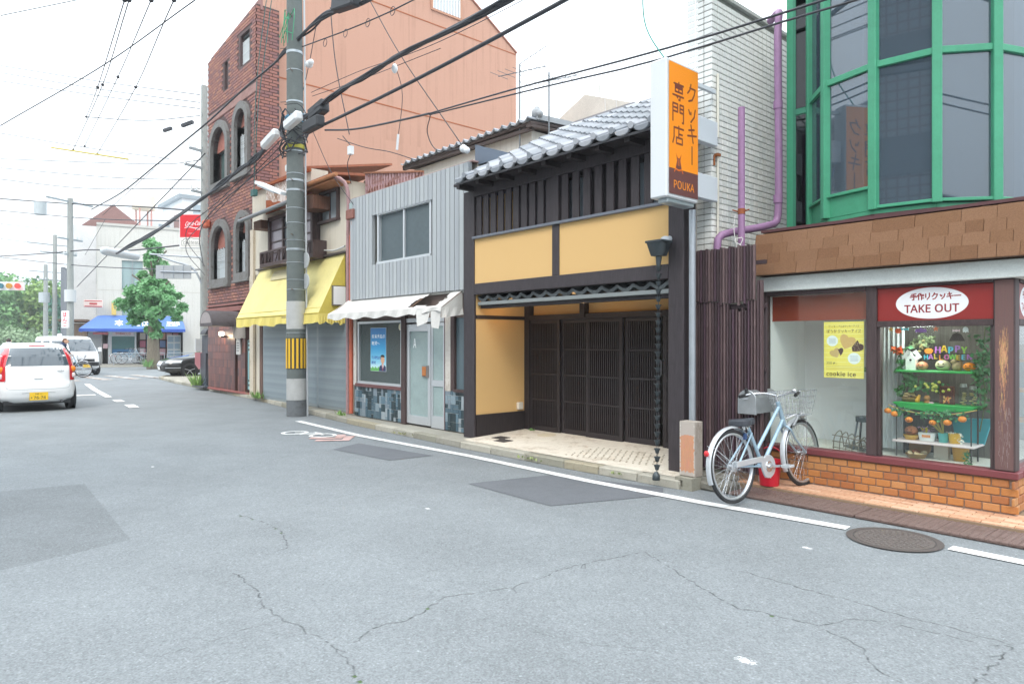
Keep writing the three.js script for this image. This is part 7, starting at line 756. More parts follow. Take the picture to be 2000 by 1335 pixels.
{
  const t = thing('van', 'white box van with large windscreen facing the camera behind the white hatchback', 'van', [-38.6, 0, -4.9], { local: true, turn: 0.312 });
  const C = carSurf([{ y: 0.25, r: 0.1, f: 3.2, w: 0.7, n: 6 }, { y: 0.35, r: 0.02, f: 3.38, w: 0.735, n: 6 }, { y: 0.6, r: 0, f: 3.4, w: 0.7375, n: 6 }, { y: 0.9, r: 0, f: 3.36, w: 0.7375, n: 6 }, { y: 1.08, r: 0.01, f: 3.22, w: 0.735, n: 6.5 }, { y: 1.5, r: 0.04, f: 2.92, w: 0.68, n: 6 }, { y: 1.68, r: 0.06, f: 2.75, w: 0.655, n: 6 }, { y: 1.74, r: 0.12, f: 2.6, w: 0.61, n: 5 }, { y: 1.765, r: 0.3, f: 2.3, w: 0.48, n: 4 }]);
  mk(t, 'body', carPaint('#eef0f2'), C.body(96)); mk(t, 'windscreen', carGlass, C.end(false, 1.08, 1.62, -0.66, 0.66, -0.585, 0.585)); mk(t, 'side_window', carGlass, [1, -1].flatMap((s) => [[0.25, 1.0], [1.1, 1.75], [1.85, 2.75]].map(([a, b]) => C.side(s, 1.12, 1.55, a, b, a, b - 0.1))));
  mk(t, 'bumper', plastic, [C.end(false, 0.42, 0.6, -0.68, 0.68, -0.68, 0.68, 0.012)]); mk(t, 'grille', plastic, C.end(false, 0.62, 0.74, -0.36, 0.36, -0.36, 0.36, 0.008)); for (const s of [-1, 1]) mk(t, 'headlamp', S('#dfe7ea', 0.08, { phys: { clearcoat: 1 } }), C.end(false, 0.86, 1.0, s * 0.5, s * 0.68, s * 0.52, s * 0.68, 0.01)); mk(t, 'number_plate', S('#eec32e', 0.5), C.end(false, 0.36, 0.5, -0.17, 0.17, -0.17, 0.17, 0.03)); mk(t, 'badge', chrome, C.end(false, 0.88, 0.93, -0.07, 0.07, -0.07, 0.07, 0.01)); mk(t, 'wing_mirror', S('#e6e8ea', 0.4), [1, -1].map((s) => B(2.85, 2.98, 1.05, 1.25, s * 0.78, s * 0.9, 0.02))); mk(t, 'wiper', plastic, [bar([3.2, 1.1, -0.4], [3.12, 1.22, 0.1], 0.02, 0.02)]); wheelSet(t, [0.5, 2.92], 0.66, 0.27, 0.15, 6); mk(t, 'roof_lamp', S('#e4e6e6', 0.4), sph(0.9, 1.82, -0.1, 0.1, 0.8));
}
{
  const t = thing('parked_car', 'black saloon car poking its nose out past the brick building', 'car', [-31.0, 0, -12.6], { local: true, turn: -PI / 2 });
  const C = carSurf([{ y: 0.2, r: 0.2, f: 4.5, w: 0.82, n: 5 }, { y: 0.32, r: 0.05, f: 4.75, w: 0.9, n: 4.4 }, { y: 0.55, r: 0, f: 4.8, w: 0.91, n: 4 }, { y: 0.7, r: 0.02, f: 4.72, w: 0.9, n: 3.8 }, { y: 0.82, r: 0.1, f: 4.45, w: 0.87, n: 4 }, { y: 0.92, r: 0.2, f: 3.7, w: 0.83, n: 4.4 }, { y: 1.0, r: 0.6, f: 3.35, w: 0.79, n: 4.6 }, { y: 1.3, r: 1.1, f: 2.7, w: 0.65, n: 4 }, { y: 1.42, r: 1.5, f: 2.3, w: 0.52, n: 3 }]);
  mk(t, 'body', carPaint('#101214'), C.body(84)); mk(t, 'side_window', carGlass, [1, -1].map((s) => C.side(s, 1.0, 1.34, 0.95, 3.2, 1.35, 2.5))); mk(t, 'windscreen', carGlass, C.end(false, 0.96, 1.33, -0.68, 0.68, -0.56, 0.56)); for (const s of [-1, 1]) mk(t, 'headlamp', S('#dbe3e8', 0.06, { phys: { clearcoat: 1 } }), [C.end(false, 0.64, 0.74, s * 0.5, s * 0.82, s * 0.55, s * 0.8, 0.01), C.side(s, 0.64, 0.73, 4.3, 4.58, 4.35, 4.5, 0.01)]); mk(t, 'grille', chrome, C.end(false, 0.5, 0.7, -0.3, 0.3, -0.34, 0.34, 0.012)); mk(t, 'bumper_strip', alu, [C.side(-1, 0.42, 0.45, 3.9, 4.7, 3.9, 4.7, 0.01), C.side(1, 0.42, 0.45, 3.9, 4.7, 3.9, 4.7, 0.01)]); mk(t, 'air_intake', plastic, C.end(false, 0.28, 0.42, -0.6, 0.6, -0.6, 0.6, 0.01)); mk(t, 'number_plate', S('#e3e6e4', 0.5), C.end(false, 0.34, 0.49, -0.17, 0.17, -0.17, 0.17, 0.03)); mk(t, 'wheel_arch', S('#141517', 0.9), [1, -1].flatMap((s) => [0.95, 3.85].map((x) => mv((() => { const g = new THREE.CylinderGeometry(0.355, 0.355, 0.04, 28); g.rotateX(PI / 2); return g; })(), x, 0.33, s * 0.892)))); wheelSet(t, [0.95, 3.85], 0.835, 0.325, 0.17, 5);
}
// ---------- people ----------
function field(bones, cell) { // joins tapered capsules smoothly and meshes the surface
  const lo = V(9, 9, 9), hi = V(-9, -9, -9); for (const b of bones) for (const [i, r] of [[0, 6], [3, 7]]) { const p = V(b[i], b[i + 1], b[i + 2]); lo.min(p.clone().addScalar(-b[r] - 0.05)); hi.max(p.clone().addScalar(b[r] + 0.05)); }
  const size = Math.max(hi.x - lo.x, hi.y - lo.y, hi.z - lo.z) * 1.08, n = Math.ceil(size / cell) + 4, c = lo.clone().add(hi).multiplyScalar(0.5), mc = new MarchingCubes(n, new THREE.MeshStandardMaterial(), false, false, 90000); mc.isolation = 0;
  const f = mc.field; for (let k = 0; k < n; k++) for (let j = 0; j < n; j++) for (let i = 0; i < n; i++) { const x = c.x + (i / n * 2 - 1) * size / 2, y = c.y + (j / n * 2 - 1) * size / 2, z = c.z + (k / n * 2 - 1) * size / 2; let d = 9; for (const b of bones) { const ax = b[3] - b[0], ay = b[4] - b[1], az = b[5] - b[2], px = x - b[0], py = y - b[1], pz = z - b[2], l = ax * ax + ay * ay + az * az, h = l ? Math.max(0, Math.min(1, (px * ax + py * ay + pz * az) / l)) : 0, q = Math.hypot(px - ax * h, py - ay * h, pz - az * h) - (b[6] + (b[7] - b[6]) * h), kk = 0.035, m = Math.max(kk - Math.abs(d - q), 0) / kk; d = Math.min(d, q) - m * m * kk * 0.25; } f[i + j * n + k * n * n] = -d; }
  mc.update(); const m = mc.count, P = mc.positionArray.slice(0, m * 3), N = mc.normalArray.slice(0, m * 3); for (let i = 0; i < m; i++) { P[i * 3] = c.x + P[i * 3] * size / 2; P[i * 3 + 1] = c.y + P[i * 3 + 1] * size / 2; P[i * 3 + 2] = c.z + P[i * 3 + 2] * size / 2; }
  const g = new THREE.BufferGeometry(); g.setAttribute('position', new THREE.BufferAttribute(P, 3)); g.setAttribute('normal', new THREE.BufferAttribute(N, 3)); return g;
}
function person(label, [x, y, z], turn, J, cols) { // J: joints in the person's own axes, +x ahead
  const t = thing('person', label, 'person', [x, y, z], { local: true, turn }); const b = (a, c, r, q, e = 0) => [...J[a], ...J[c], r + e, q + e];
  const arm = (s, e) => [b('sh' + s, 'el' + s, 0.05, 0.04, e), b('el' + s, 'wr' + s, 0.04, 0.028, e)], leg = (s, e) => [b('hp' + s, 'kn' + s, 0.085, 0.058, e), b('kn' + s, 'an' + s, 0.058, 0.038, e)];
  const hand = (s) => { const w = V(...J['wr' + s]), d = w.clone().sub(V(...J['el' + s])).normalize(), sd = V(0, 0, s === 'L' ? -1 : 1), L = [[...w.toArray(), ...w.clone().addScaledVector(d, 0.08).toArray(), 0.026, 0.03]]; for (let i = 0; i < 4; i++) { const o = w.clone().addScaledVector(d, 0.085).add(V(0, (i - 1.5) * 0.019, 0)); L.push([...o.toArray(), ...o.clone().addScaledVector(d, 0.055 + (i % 3) * 0.008).add(V(0, -0.012, 0)).toArray(), 0.009, 0.008]); } const th = w.clone().addScaledVector(d, 0.03).addScaledVector(sd, -0.025); L.push([...th.toArray(), ...th.clone().addScaledVector(d, 0.05).addScaledVector(sd, -0.025).toArray(), 0.01, 0.008]); return L; };
  const hd = J.head, body = [[...hd, hd[0] + 0.02, hd[1] - 0.03, hd[2], 0.095, 0.08], [hd[0] - 0.01, hd[1] - 0.06, hd[2], ...J.neck, 0.055, 0.06], [hd[0] + 0.1, hd[1] - 0.01, hd[2], hd[0] + 0.105, hd[1] - 0.03, hd[2], 0.012, 0.018], [hd[0], hd[1], hd[2] - 0.085, hd[0], hd[1] - 0.02, hd[2] - 0.09, 0.022, 0.016], [hd[0], hd[1], hd[2] + 0.085, hd[0], hd[1] - 0.02, hd[2] + 0.09, 0.022, 0.016], b('neck', 'pel', 0.11, 0.12), b('shL', 'shR', 0.06, 0.06), b('hpL', 'hpR', 0.09, 0.09), ...arm('L', 0), ...arm('R', 0), ...leg('L', 0), ...leg('R', 0), ...hand('L'), ...hand('R')];
  mk(t, 'body', S('#d6a98c', 0.6), field(body, 0.016));
  mk(t, 'top', S(cols[0], 0.9), field([b('neck', 'pel', 0.11, 0.125, 0.018), b('shL', 'shR', 0.06, 0.06, 0.018), ...arm('L', 0.014), ...arm('R', 0.014)], 0.022)); mk(t, 'trousers', S(cols[1], 0.9), field([b('hpL', 'hpR', 0.095, 0.095, 0.018), ...leg('L', 0.018), ...leg('R', 0.018)], 0.022));
  mk(t, 'hair', S(cols[2], 0.7), field([[hd[0] - 0.02, hd[1] + 0.035, hd[2], hd[0] - 0.035, hd[1] + 0.0, hd[2], 0.095, 0.09]], 0.014)); mk(t, 'eyes', S('#2a2320', 0.4), [-1, 1].map((s) => sph(hd[0] + 0.093, hd[1] + 0.015, hd[2] + s * 0.034, 0.011))); mk(t, 'mouth', S('#a55d58', 0.6), sph(hd[0] + 0.092, hd[1] - 0.06, hd[2], 0.014, 0.35, 0.5, 1.6));
  for (const s of 'LR') { const a = J['an' + s]; mk(t, 'shoe', S('#33343a', 0.7), field([[a[0] - 0.03, a[1] - 0.05, a[2], a[0] + 0.15, a[1] - 0.06, a[2], 0.042, 0.036]], 0.016)); } return t;
}
{
  const seat = copyOf(bike, [-33.9, 0.012, -4.45], Math.atan2(0.95, 0.32) , 'city bicycle being ridden out behind the white hatchback'); seat.rotation.set(0, Math.PI / 2 - 0.35, 0, 'YXZ');
  person('cyclist in dark navy jacket leaning forward behind the white hatchback', [-33.9, 0.012, -4.45], Math.PI / 2 - 0.35, { head: [0.5, 1.52, 0], neck: [0.42, 1.36, 0], pel: [0.18, 0.9, 0], shL: [0.4, 1.32, -0.19], shR: [0.4, 1.32, 0.19], elL: [0.5, 1.12, -0.27], elR: [0.5, 1.12, 0.27], wrL: [0.6, 1.02, -0.28], wrR: [0.6, 1.02, 0.28], hpL: [0.2, 0.86, -0.1], hpR: [0.2, 0.86, 0.1], knL: [0.52, 0.72, -0.12], knR: [0.6, 0.62, 0.12], anL: [0.3, 0.4, -0.12], anR: [0.58, 0.36, 0.13] }, ['#33405c', '#3a3f4a', '#6b4a35']);
  person('person in a pale shirt with dark hair walking at the far left', [-40.5, 0.0, -3.6], PI * 0.9, { head: [0.02, 1.55, 0], neck: [0, 1.4, 0], pel: [0, 0.92, 0], shL: [0, 1.37, -0.19], shR: [0, 1.37, 0.19], elL: [-0.06, 1.1, -0.23], elR: [0.06, 1.1, 0.23], wrL: [0.04, 0.88, -0.24], wrR: [0.18, 0.9, 0.22], hpL: [0, 0.88, -0.1], hpR: [0, 0.88, 0.1], knL: [0.12, 0.48, -0.1], knR: [-0.04, 0.48, 0.1], anL: [0.16, 0.1, -0.1], anR: [-0.2, 0.13, 0.1] }, ['#dcdde2', '#4d4654', '#3a302d']);
}
// ---------- utility poles, lamps, signals ----------
const concP = S('#a3a8a6', 0.9, { t: 'mottle', r: [0.9], b: 0.003 }), concD = S('#6a7271', 0.9, { t: 'mottle', r: [1.5], b: 0.003 });
{
  const bx = -13.27, bz = -5.9, t = thing('utility_pole', 'grey concrete utility pole with a black and yellow striped guard by the road', 'utility pole', [bx, 0, bz]), lean = -0.012, X = (y) => bx + lean * y, rad = (y) => 0.192 - 0.0045 * y;
  const seg = (y0, y1, e) => rod([X(y0), y0, bz], [X(y1), y1, bz], rad(y0) + e, rad(y1) + e, 28);
  mk(t, 'shaft', concD, seg(0, 11, 0)); mks(t, 'wrap', S('#b9bbba', 0.75, { t: 'mottle', r: [1] }), [seg(0.33, 0.76, 0.006), seg(1.76, 2.32, 0.006)]); mk(t, 'stained_foot', S('#6f7478', 0.85, { t: 'dirt', r: [2] }), seg(0.002, 0.32, 0.003));
  mk(t, 'guard', S('#3a3b35', 0.7), seg(0.96, 1.58, 0.008)); for (let i = 0; i < 15; i++) { const a = i / 15 * 2 * PI, g = B(-0.022, 0.022, 0.97, 1.57, -0.004, 0.004); g.rotateY(a); g.translate(X(1.2) + Math.sin(a) * 0.199, 0, bz + Math.cos(a) * 0.199); mk(t, 'yellow_stripe', S('#e3b52c', 0.6), g); }
  const st = S('#a9b2b8', 0.4, { metal: 0.6 }); mks(t, 'steel_band', st, [[1.2, 0.03], [1.68, 0.012], [3.35, 0.04], [3.55, 0.01], [2.75, 0.01], [2.55, 0.012], [3.1, 0.01], [4.55, 0.04], [4.9, 0.012], [4.2, 0.012], [3.9, 0.012], [5.35, 0.02], [6.0, 0.05], [6.35, 0.03], [7.0, 0.012], [7.35, 0.05], [6.05, 0.02], [4.75, 0.04]].map(([y, h]) => seg(y, y + h, 0.007)));
  mks(t, 'step_bolt', S('#7d6e66', 0.6, { metal: 0.4 }), Array.from({ length: 12 }, (_, i) => { const y = 2.0 + i * 0.55, s = i % 2 ? 1 : -1; return rod([X(y) + s * 0.12, y, bz + 0.1], [X(y) + s * 0.24, y, bz + 0.2], 0.009); }));
  mk(t, 'cable_conduit', S('#b9bfc4', 0.5), [tube([[X(0) + 0.13, 0, bz - 0.175], [X(3) + 0.12, 3, bz - 0.17], [X(6) + 0.11, 6, bz - 0.165], [X(9) + 0.1, 9, bz - 0.16]], 0.02, 8, 20), tube([[X(2) - 0.165, 1.9, bz + 0.1], [X(1) - 0.18, 1.3, bz + 0.1], [X(1) - 0.165, 0.4, bz + 0.1]], 0.012)]);
  mks(t, 'number_plate', S('#e6e8e8', 0.6), [B(X(4.3) - 0.185, X(4.3) - 0.165, 3.95, 4.3, bz + 0.03, bz + 0.12), B(X(3) - 0.19, X(3) - 0.17, 2.95, 3.3, bz + 0.03, bz + 0.11)]);
  mks(t, 'round_disc', S('#b3b8ba', 0.5), [[3.0, 3.3], [2.55, 2.9]].map(([a, b]) => mv((() => { const g = new THREE.CylinderGeometry(0.16, 0.16, 0.02, 20); g.rotateX(PI / 2); return g; })(), X(3) + 0.2, (a + b) / 2, bz - 0.12)));
  const boxR = (g, a) => { g.rotateZ(a); return g; };
  mks(t, 'closure_box', S('#2e3136', 0.6), [mv(B(-0.32, 0.32, -0.11, 0.11, -0.09, 0.09, 0.03), X(5.7) + 1.05, 5.66, bz + 0.1), mv(boxR(B(-0.3, 0.3, -0.13, 0.13, -0.1, 0.1, 0.04), 0.12), X(5.9) + 0.95, 5.98, bz - 0.05)]); mks(t, 'white_closure_box', S('#d3d7d9', 0.5), [mv(boxR(B(-0.3, 0.3, -0.1, 0.1, -0.09, 0.09, 0.04), 0.12), X(5.8) + 0.4, 5.86, bz + 0.22), mv(boxR(B(-0.36, 0.36, -0.1, 0.1, -0.09, 0.09, 0.05), 0.2), X(5.8) - 0.98, 5.82, bz + 0.12)]);
  const loops = []; for (let i = 0; i < 26; i++) { const a = R() * 6, y = 5.45 + R() * 0.7, r = 0.2 + R() * 0.12; loops.push(tube([0, 1, 2, 3].map((k) => [X(y) + Math.cos(a + k) * r, y + (R() - 0.5) * 0.5, bz + Math.sin(a + k) * r]), 0.006 + R() * 0.012, 5, 12)); } mk(t, 'cable_loops', S('#34383f', 0.6), loops); mk(t, 'blue_ties', S('#4f8fb0', 0.5), [0, 1, 2].map((i) => { const g = new THREE.TorusGeometry(0.19, 0.012, 6, 24); g.rotateX(PI / 2 + 0.2 * i - 0.2); g.translate(X(6), 5.98 + i * 0.06, bz); return g; })); mk(t, 'yellow_band', S('#b9b648', 0.6), seg(5.42, 5.5, 0.02)); mk(t, 'green_wires', S('#3f9a72', 0.6), Array.from({ length: 7 }, () => tube([0, 1, 2].map((k) => [X(8) + rr(-0.25, 0.25), 7.7 + rr(-0.2, 0.6), bz + rr(0.1, 0.25)]), 0.008, 5, 8)));
  const sl = thing('street_lamp', 'white flat street lamp head fixed to the concrete utility pole', 'street lamp', [-13.4, 4.5, -5.8]); mk(sl, 'head', S('#dfe3e5', 0.4), [bar([-13.42, 4.5, -5.72], [-14.35, 4.86, -5.55], 0.2, 0.06)]); mk(sl, 'lens', S('#b9c0c4', 0.2), bar([-13.7, 4.565, -5.67], [-14.3, 4.80, -5.56], 0.15, 0.05)); mk(sl, 'sensor', S('#d8dcdc', 0.5), B(-13.62, -13.5, 5.0, 5.14, -5.95, -5.8, 0.02));
}
function pole(label, x, z, h, r, o = {}) { const t = thing('utility_pole', label, 'utility pole', [x, 0, z]); mk(t, 'shaft', concP, rod([x, 0, z], [x + (o.lean || 0), h, z], r, r * 0.75, 14)); const arms = []; for (const [y, w, a] of o.arms || []) arms.push(bar([x - Math.cos(a) * w, y, z - Math.sin(a) * w], [x + Math.cos(a) * w, y, z + Math.sin(a) * w], 0.09, 0.09)); if (arms.length) mks(t, 'crossarm', S('#8d999f', 0.5), arms); const ins = []; for (const [y, w, a] of o.arms || []) for (const k of [-1, -0.6, 0.6, 1]) ins.push(rod([x + Math.cos(a) * w * k, y, z + Math.sin(a) * w * k], [x + Math.cos(a) * w * k, y + 0.22, z + Math.sin(a) * w * k], 0.05, 0.03)); if (ins.length) mk(t, 'insulators', S('#cfd6d8', 0.4), ins); for (const [dx, y, dz, rr_, hh, c] of o.cans || []) mk(t, 'transformer', S(c || '#b3bcc0', 0.5), mv(new THREE.CylinderGeometry(rr_, rr_, hh, 18), x + dx, y, z + dz)); return t; }
{
  const p = pole('slim pale pole at the left edge of the brick building carrying signs', -29.35, -9.1, 12, 0.17, { arms: [[7.6, 0.6, 1.2], [8.6, 0.9, 1.2], [9.3, 0.7, 1.2]] });
  mk(p, 'step_bolts', S('#8d969b', 0.5), Array.from({ length: 26 }, (_, i) => rod([-29.3, 2.5 + i * 0.33, -9.0], [-29.1 + (i % 2) * 0.12, 2.5 + i * 0.33, -9.3 + (i % 2) * 0.4], 0.014)));
  const c = thing('box_sign', 'red and white illuminated drink and cafe sign box on the slim pole', 'sign', [-29.7, 5.4, -8.7], { local: true, turn: 0.84 });
  const ct = canvas(512, 680, (g, w, h) => { g.fillStyle = '#e9e8e2'; g.fillRect(0, 0, w, h); g.fillStyle = '#d8222f'; g.fillRect(0, 0, w, 470); g.fillStyle = '#f3eef0'; g.strokeStyle = '#f3eef0'; g.lineWidth = 16; g.lineCap = 'round'; g.save(); g.translate(40, 235); g.transform(1, -0.05, -0.25, 1, 60, 0); g.font = 'italic bold 128px serif'; g.fillText('Coca-Cola', 0, 0, 400); g.font = 'italic bold 64px serif'; g.fillText('Coke', 260, 100); g.beginPath(); g.moveTo(20, 40); g.bezierCurveTo(140, -20, 220, 110, 380, 30); g.stroke(); g.restore(); g.fillRect(190, 385, 120, 6); g.strokeStyle = '#55585a'; g.lineWidth = 9; g.beginPath(); g.moveTo(40, 540); g.lineTo(70, 540); g.lineTo(90, 505); g.lineTo(200, 505); g.quadraticCurveTo(256, 470, 312, 505); g.lineTo(420, 505); g.lineTo(440, 540); g.lineTo(475, 540); g.lineTo(475, 640); g.lineTo(40, 640); g.closePath(); g.stroke(); g.fillStyle = '#4d5052'; g.font = '108px serif'; g.textAlign = 'center'; g.fillText('château', 256, 615, 380); });
  mk(c, 'box', S('#dfe2e3', 0.5), B(-0.5, 0.5, -0.05, 1.35, -0.16, -0.002, 0.01)); mk(c, 'print', texMat(ct, 0.4), face(-0.47, 0.47, -0.02, 1.32, 0.001)); mk(c, 'side_lamp', S('#c3cacd', 0.4), B(0.5, 0.62, 0.2, 1.1, -0.2, 0.05, 0.03));
  const l = thing('street_lamp', 'long grey street lamp arm reaching left from the slim pole', 'street lamp', [-29.3, 4.5, -9]); mk(l, 'arm', galv, [rod([-29.3, 4.95, -9.0], [-30.35, 5.05, -7.3], 0.035), tube([[-29.3, 3.9, -8.98], [-29.5, 4.5, -8.7], [-29.9, 4.8, -8.0], [-30.2, 5.0, -7.55]], 0.04, 8)]); mk(l, 'head', S('#c3cdd3', 0.4), (() => { const g = new THREE.CapsuleGeometry(0.2, 1.75, 6, 14); g.rotateZ(PI / 2); g.scale(1, 0.85, 0.8); g.rotateY(Math.atan2(-1.6, 1.4) + PI); g.translate(-31.0, 5.05, -6.4); return g; })());
  const bs = thing('direction_sign', 'blank grey back of a road direction sign on a horizontal arm', 'sign', [-29.7, 4.0, -8], { local: true, turn: 0.84 }); mk(bs, 'panel', S('#b3b9bd', 0.5, { t: 'mottle' }), B(-0.72, 0.72, 0.05, 0.6, -0.06, -0.03, 0.01)); mk(bs, 'arm', galv, [rod([-0.5, 0.35, 0], [1.0, 0.3, 0], 0.03), ...[-0.4, 0, 0.4].map((x) => B(x - 0.015, x + 0.015, 0.06, 0.59, -0.029, -0.01))]);
  pole('tall concrete pole left of the blue awning shop', -47.1, -7.1, 9.9, 0.2, { arms: [[9.7, 1.5, 1.0], [7.5, 0.8, 1.0], [6.6, 0.4, 1.0]], cans: [[-0.5, 9.2, 1.4, 0.32, 0.7], [0, 4.2, 0, 0.3, 0.7, '#c9cdcf']] });
  pole('thin far pole with a transformer can between the trees and shop', -74, -9.95, 11.2, 0.22, { lean: 0.2, arms: [[10.3, 2.2, 1.3], [9.6, 1.2, 1.3], [7.1, 1.2, 1.3]], cans: [[0.1, 5.5, 0.8, 0.42, 0.9]] }); pole('farthest thin pole in front of the trees', -90.2, -11.3, 10.0, 0.26, { arms: [[9.2, 1.6, 1.3]], cans: [] });
  const tl = thing('traffic_signal', 'horizontal three-lamp traffic signal with its red lamp lit at far left', 'traffic light', [-44.5, 4.45, -4.0]); const hs = mk(tl, 'housing', S('#e3e5e6', 0.5), [rod([-44.95, 4.45, -3.3], [-44.95, 4.45, -3.4], 0.02), bar([-45.02, 4.45, -3.45], [-44.2, 4.45, -4.6], 0.1, 0.44)]);
  [['#3c6f7d', 0], ['#b5872b', 0], ['#e8322c', 1.4]].forEach(([c2, gl], i) => { const x = -44.74 + i * 0.245, z = -3.68 - i * 0.34; mk(hs, 'lens', S(c2, 0.3, gl ? { glow: gl } : {}), mv((() => { const g = new THREE.CylinderGeometry(0.145, 0.145, 0.08, 20); g.rotateX(PI / 2); g.rotateY(0.97); return g; })(), x + 0.09, 4.45, z + 0.06)); }); mk(tl, 'arm', galv, rod([-45.0, 4.5, -3.5], [-49.5, 4.6, 3], 0.05));
  const hk = thing('hanko_sign', 'white upright sign with red letters beside the far concrete pole', 'sign', [-46.2, 2.3, -6.7], { local: true, turn: 0.9 }); const ht = canvas(128, 320, (g, w, h) => { g.fillStyle = '#f0eeee'; g.fillRect(0, 0, w, h); g.strokeStyle = '#d2304a'; jp(g, 'はんこ', 20, 20, 86, { vert: 1, lw: 13, gap: 1.14 }); }); mk(hk, 'box', S('#eceaea', 0.5), B(-0.2, 0.2, 0, 0.98, -0.12, -0.002, 0.02)); mk(hk, 'print', texMat(ht, 0.5), face(-0.19, 0.19, 0.01, 0.97, 0.001));
  const fs = thing('dark_screen', 'dark ribbed far-off wall screen rising behind the white lettered sign', 'wall', [-66, 0, -9.8]); mk(fs, 'ribs', S('#6f747b', 0.8), Array.from({ length: 7 }, (_, i) => B(-66.6 - i * 2, -66 - i * 2, 0, 7.4 + i * 0.22, -9.9 - i * 0.235, -9.65 - i * 0.235)));
}
// ---------- cables ----------
const cabM = S('#34373e', 0.6), cabG = cabM, cabL = cabM;
const cable = (label, pts, r, m = cabM, group, o = {}) => { const g = [tube(pts, r, r > 0.02 ? 8 : 5, pts.length * 5), ...(o.extra || [])], c = solo('overhead_cable', label, 'cable', m, g, { group }); if (o.clamps) mk(c, 'clamp', S('#dfe3e6', 0.4), o.clamps); return c; };
const Z = -5.9, zz = (a) => a.map(([x, y]) => [x, y, Z]);
const bundle = (pts, r, seed, n = 5) => { const q = rng(seed), L = []; for (let k = 0; k < n; k++) L.push(tube(pts.flatMap(([x, y, z], i) => i + 1 < pts.length ? [0, 0.5].map((u) => [x + (pts[i + 1][0] - x) * u, y + (pts[i + 1][1] - y) * u + (q() - 0.5) * r * 2, z + (q() - 0.5) * r * 2]) : [[x, y, z]]), r * (0.35 + 0.4 * q()), 6, pts.length * 8)); return L; };
const W1 = zz([[-12.9, 5.95], [-11.5, 6.08], [-9.4, 6.08], [-6.8, 6.02], [-2, 6.05], [14, 6.6]]), W1b = zz([[-13.3, 6.1], [-14.14, 5.95], [-15.4, 5.68], [-17.4, 5.5], [-20.8, 5.2], [-24, 5.0], [-29.3, 4.85]]);
cable('thick black cable bundle rising right from the concrete pole to the picture top', W1, 0.03, cabM, null, { extra: bundle(W1, 0.05, 1, 5) });
cable('thick black cable bundle sagging left past the brick building', W1b, 0.03, cabM, null, { extra: bundle(W1b, 0.05, 2, 6) });
cable('smooth black cable just below the thick bundle running right', zz([[-12.2, 5.62], [-9.4, 5.57], [-5.7, 5.6], [-1, 5.75], [14, 6.4]]), 0.028);
cable('cable stretched under the black closure box toward the timber house', zz([[-12.0, 5.5], [-10.9, 5.26], [-9.4, 5.05], [-8.55, 4.95]]), 0.018);
cable('upper one of the two thin cables crossing above the orange sign', zz([[-8.55, 4.95], [-6.57, 4.78], [-4.26, 4.55], [-2.98, 4.46], [-1, 4.4], [10, 5.2]]), 0.012); cable('lower one of the two thin cables crossing behind the orange sign top', zz([[-8.55, 4.93], [-5.91, 4.64], [-4.45, 4.47], [-3.13, 4.39], [-1, 4.3], [10, 5.0]]), 0.011);
const W4 = zz([[-9, 7.2], [-10.7, 7.38], [-11.9, 7.66], [-13.4, 7.62], [-14.3, 7.5], [-16, 7.45], [-18.8, 7.28], [-20.8, 7.22], [-24, 7.12], [-28.2, 7.02], [-34, 7.2]]); cable('dark cable high across the brick building wall from the pole top', W4, 0.022, cabM, null, { extra: bundle(W4.slice(0, 5), 0.04, 3, 5) });
cable('thin twisted cable with loops below the pole top', zz([[-13, 7.4], [-10.7, 7.03], [-9.1, 6.84], [-5, 6.6], [8, 7]]), 0.012, cabM, null, { extra: [0, 1, 2, 3].map((i) => { const g = new THREE.TorusGeometry(0.07, 0.006, 5, 14); g.translate(-12 + i * 0.8, 7.15 - i * 0.09, Z); return g; }) });
solo('cable_box', 'dark closure box hanging on the cable at the top of the picture', 'box', S('#30343a', 0.6), (() => { const g = B(-0.4, 0.4, -0.11, 0.11, -0.1, 0.1, 0.03); g.rotateZ(-0.2); g.translate(-11.0, 7.5, -5.8); return g; })());
cable('drop wire with a white ball clamp left of the salmon wall seam', [[-12.74, 7.95, -6.1], [-13.13, 7.13, -6.1], [-13.45, 6.2, -6.0]], 0.008, cabM, null, { clamps: [sph(-13.12, 7.14, -6.1, 0.08), sph(-13.04, 7.16, -6.1, 0.06)] });
cable('steep dark wire crossing the salmon wall down to the middle cable', [[-12.19, 7.95, -6.1], [-11.98, 6.84, -6.1], [-11.43, 5.33, -6.1]], 0.01); cable('long thin diagonal wire from the picture top to the grey siding corner', [[-10.69, 7.53, -6.1], [-9.71, 6.28, -6.1], [-8.1, 4.4, -6.2]], 0.008, cabM, null, { clamps: [sph(-8.1, 4.38, -6.2, 0.06), sph(-8.02, 4.34, -6.2, 0.05)] });
cable('curled service wire dropping from the cable fork to the siding', [[-8.6, 4.95, -5.95], [-8.9, 4.78, -6.1], [-8.75, 4.5, -6.15], [-8.2, 4.4, -6.2]], 0.008); cable('upper faint grey wire above the thick bundle', [[-13.02, 6.54, -6.1], [-11.09, 6.39, -6.1], [-8.69, 6.11, -6.1], [-4, 5.9, -6]], 0.006, cabG); cable('lower faint grey wire above the thick bundle', [[-12.97, 6.45, -6.1], [-10.72, 6.19, -6.1], [-8.55, 5.99, -6.1]], 0.006, cabG);
cable('thin wire with a white clamp hanging from the bundle over the salmon wall', [[-9.71, 6.1, -6.0], [-9.63, 5.62, -6.1], [-9.79, 4.76, -6.1]], 0.006, cabG, null, { clamps: [sph(-9.7, 6.0, -6.0, 0.05, 1.6), rod([-9.75, 4.95, -6.1], [-9.79, 4.7, -6.1], 0.02)] });
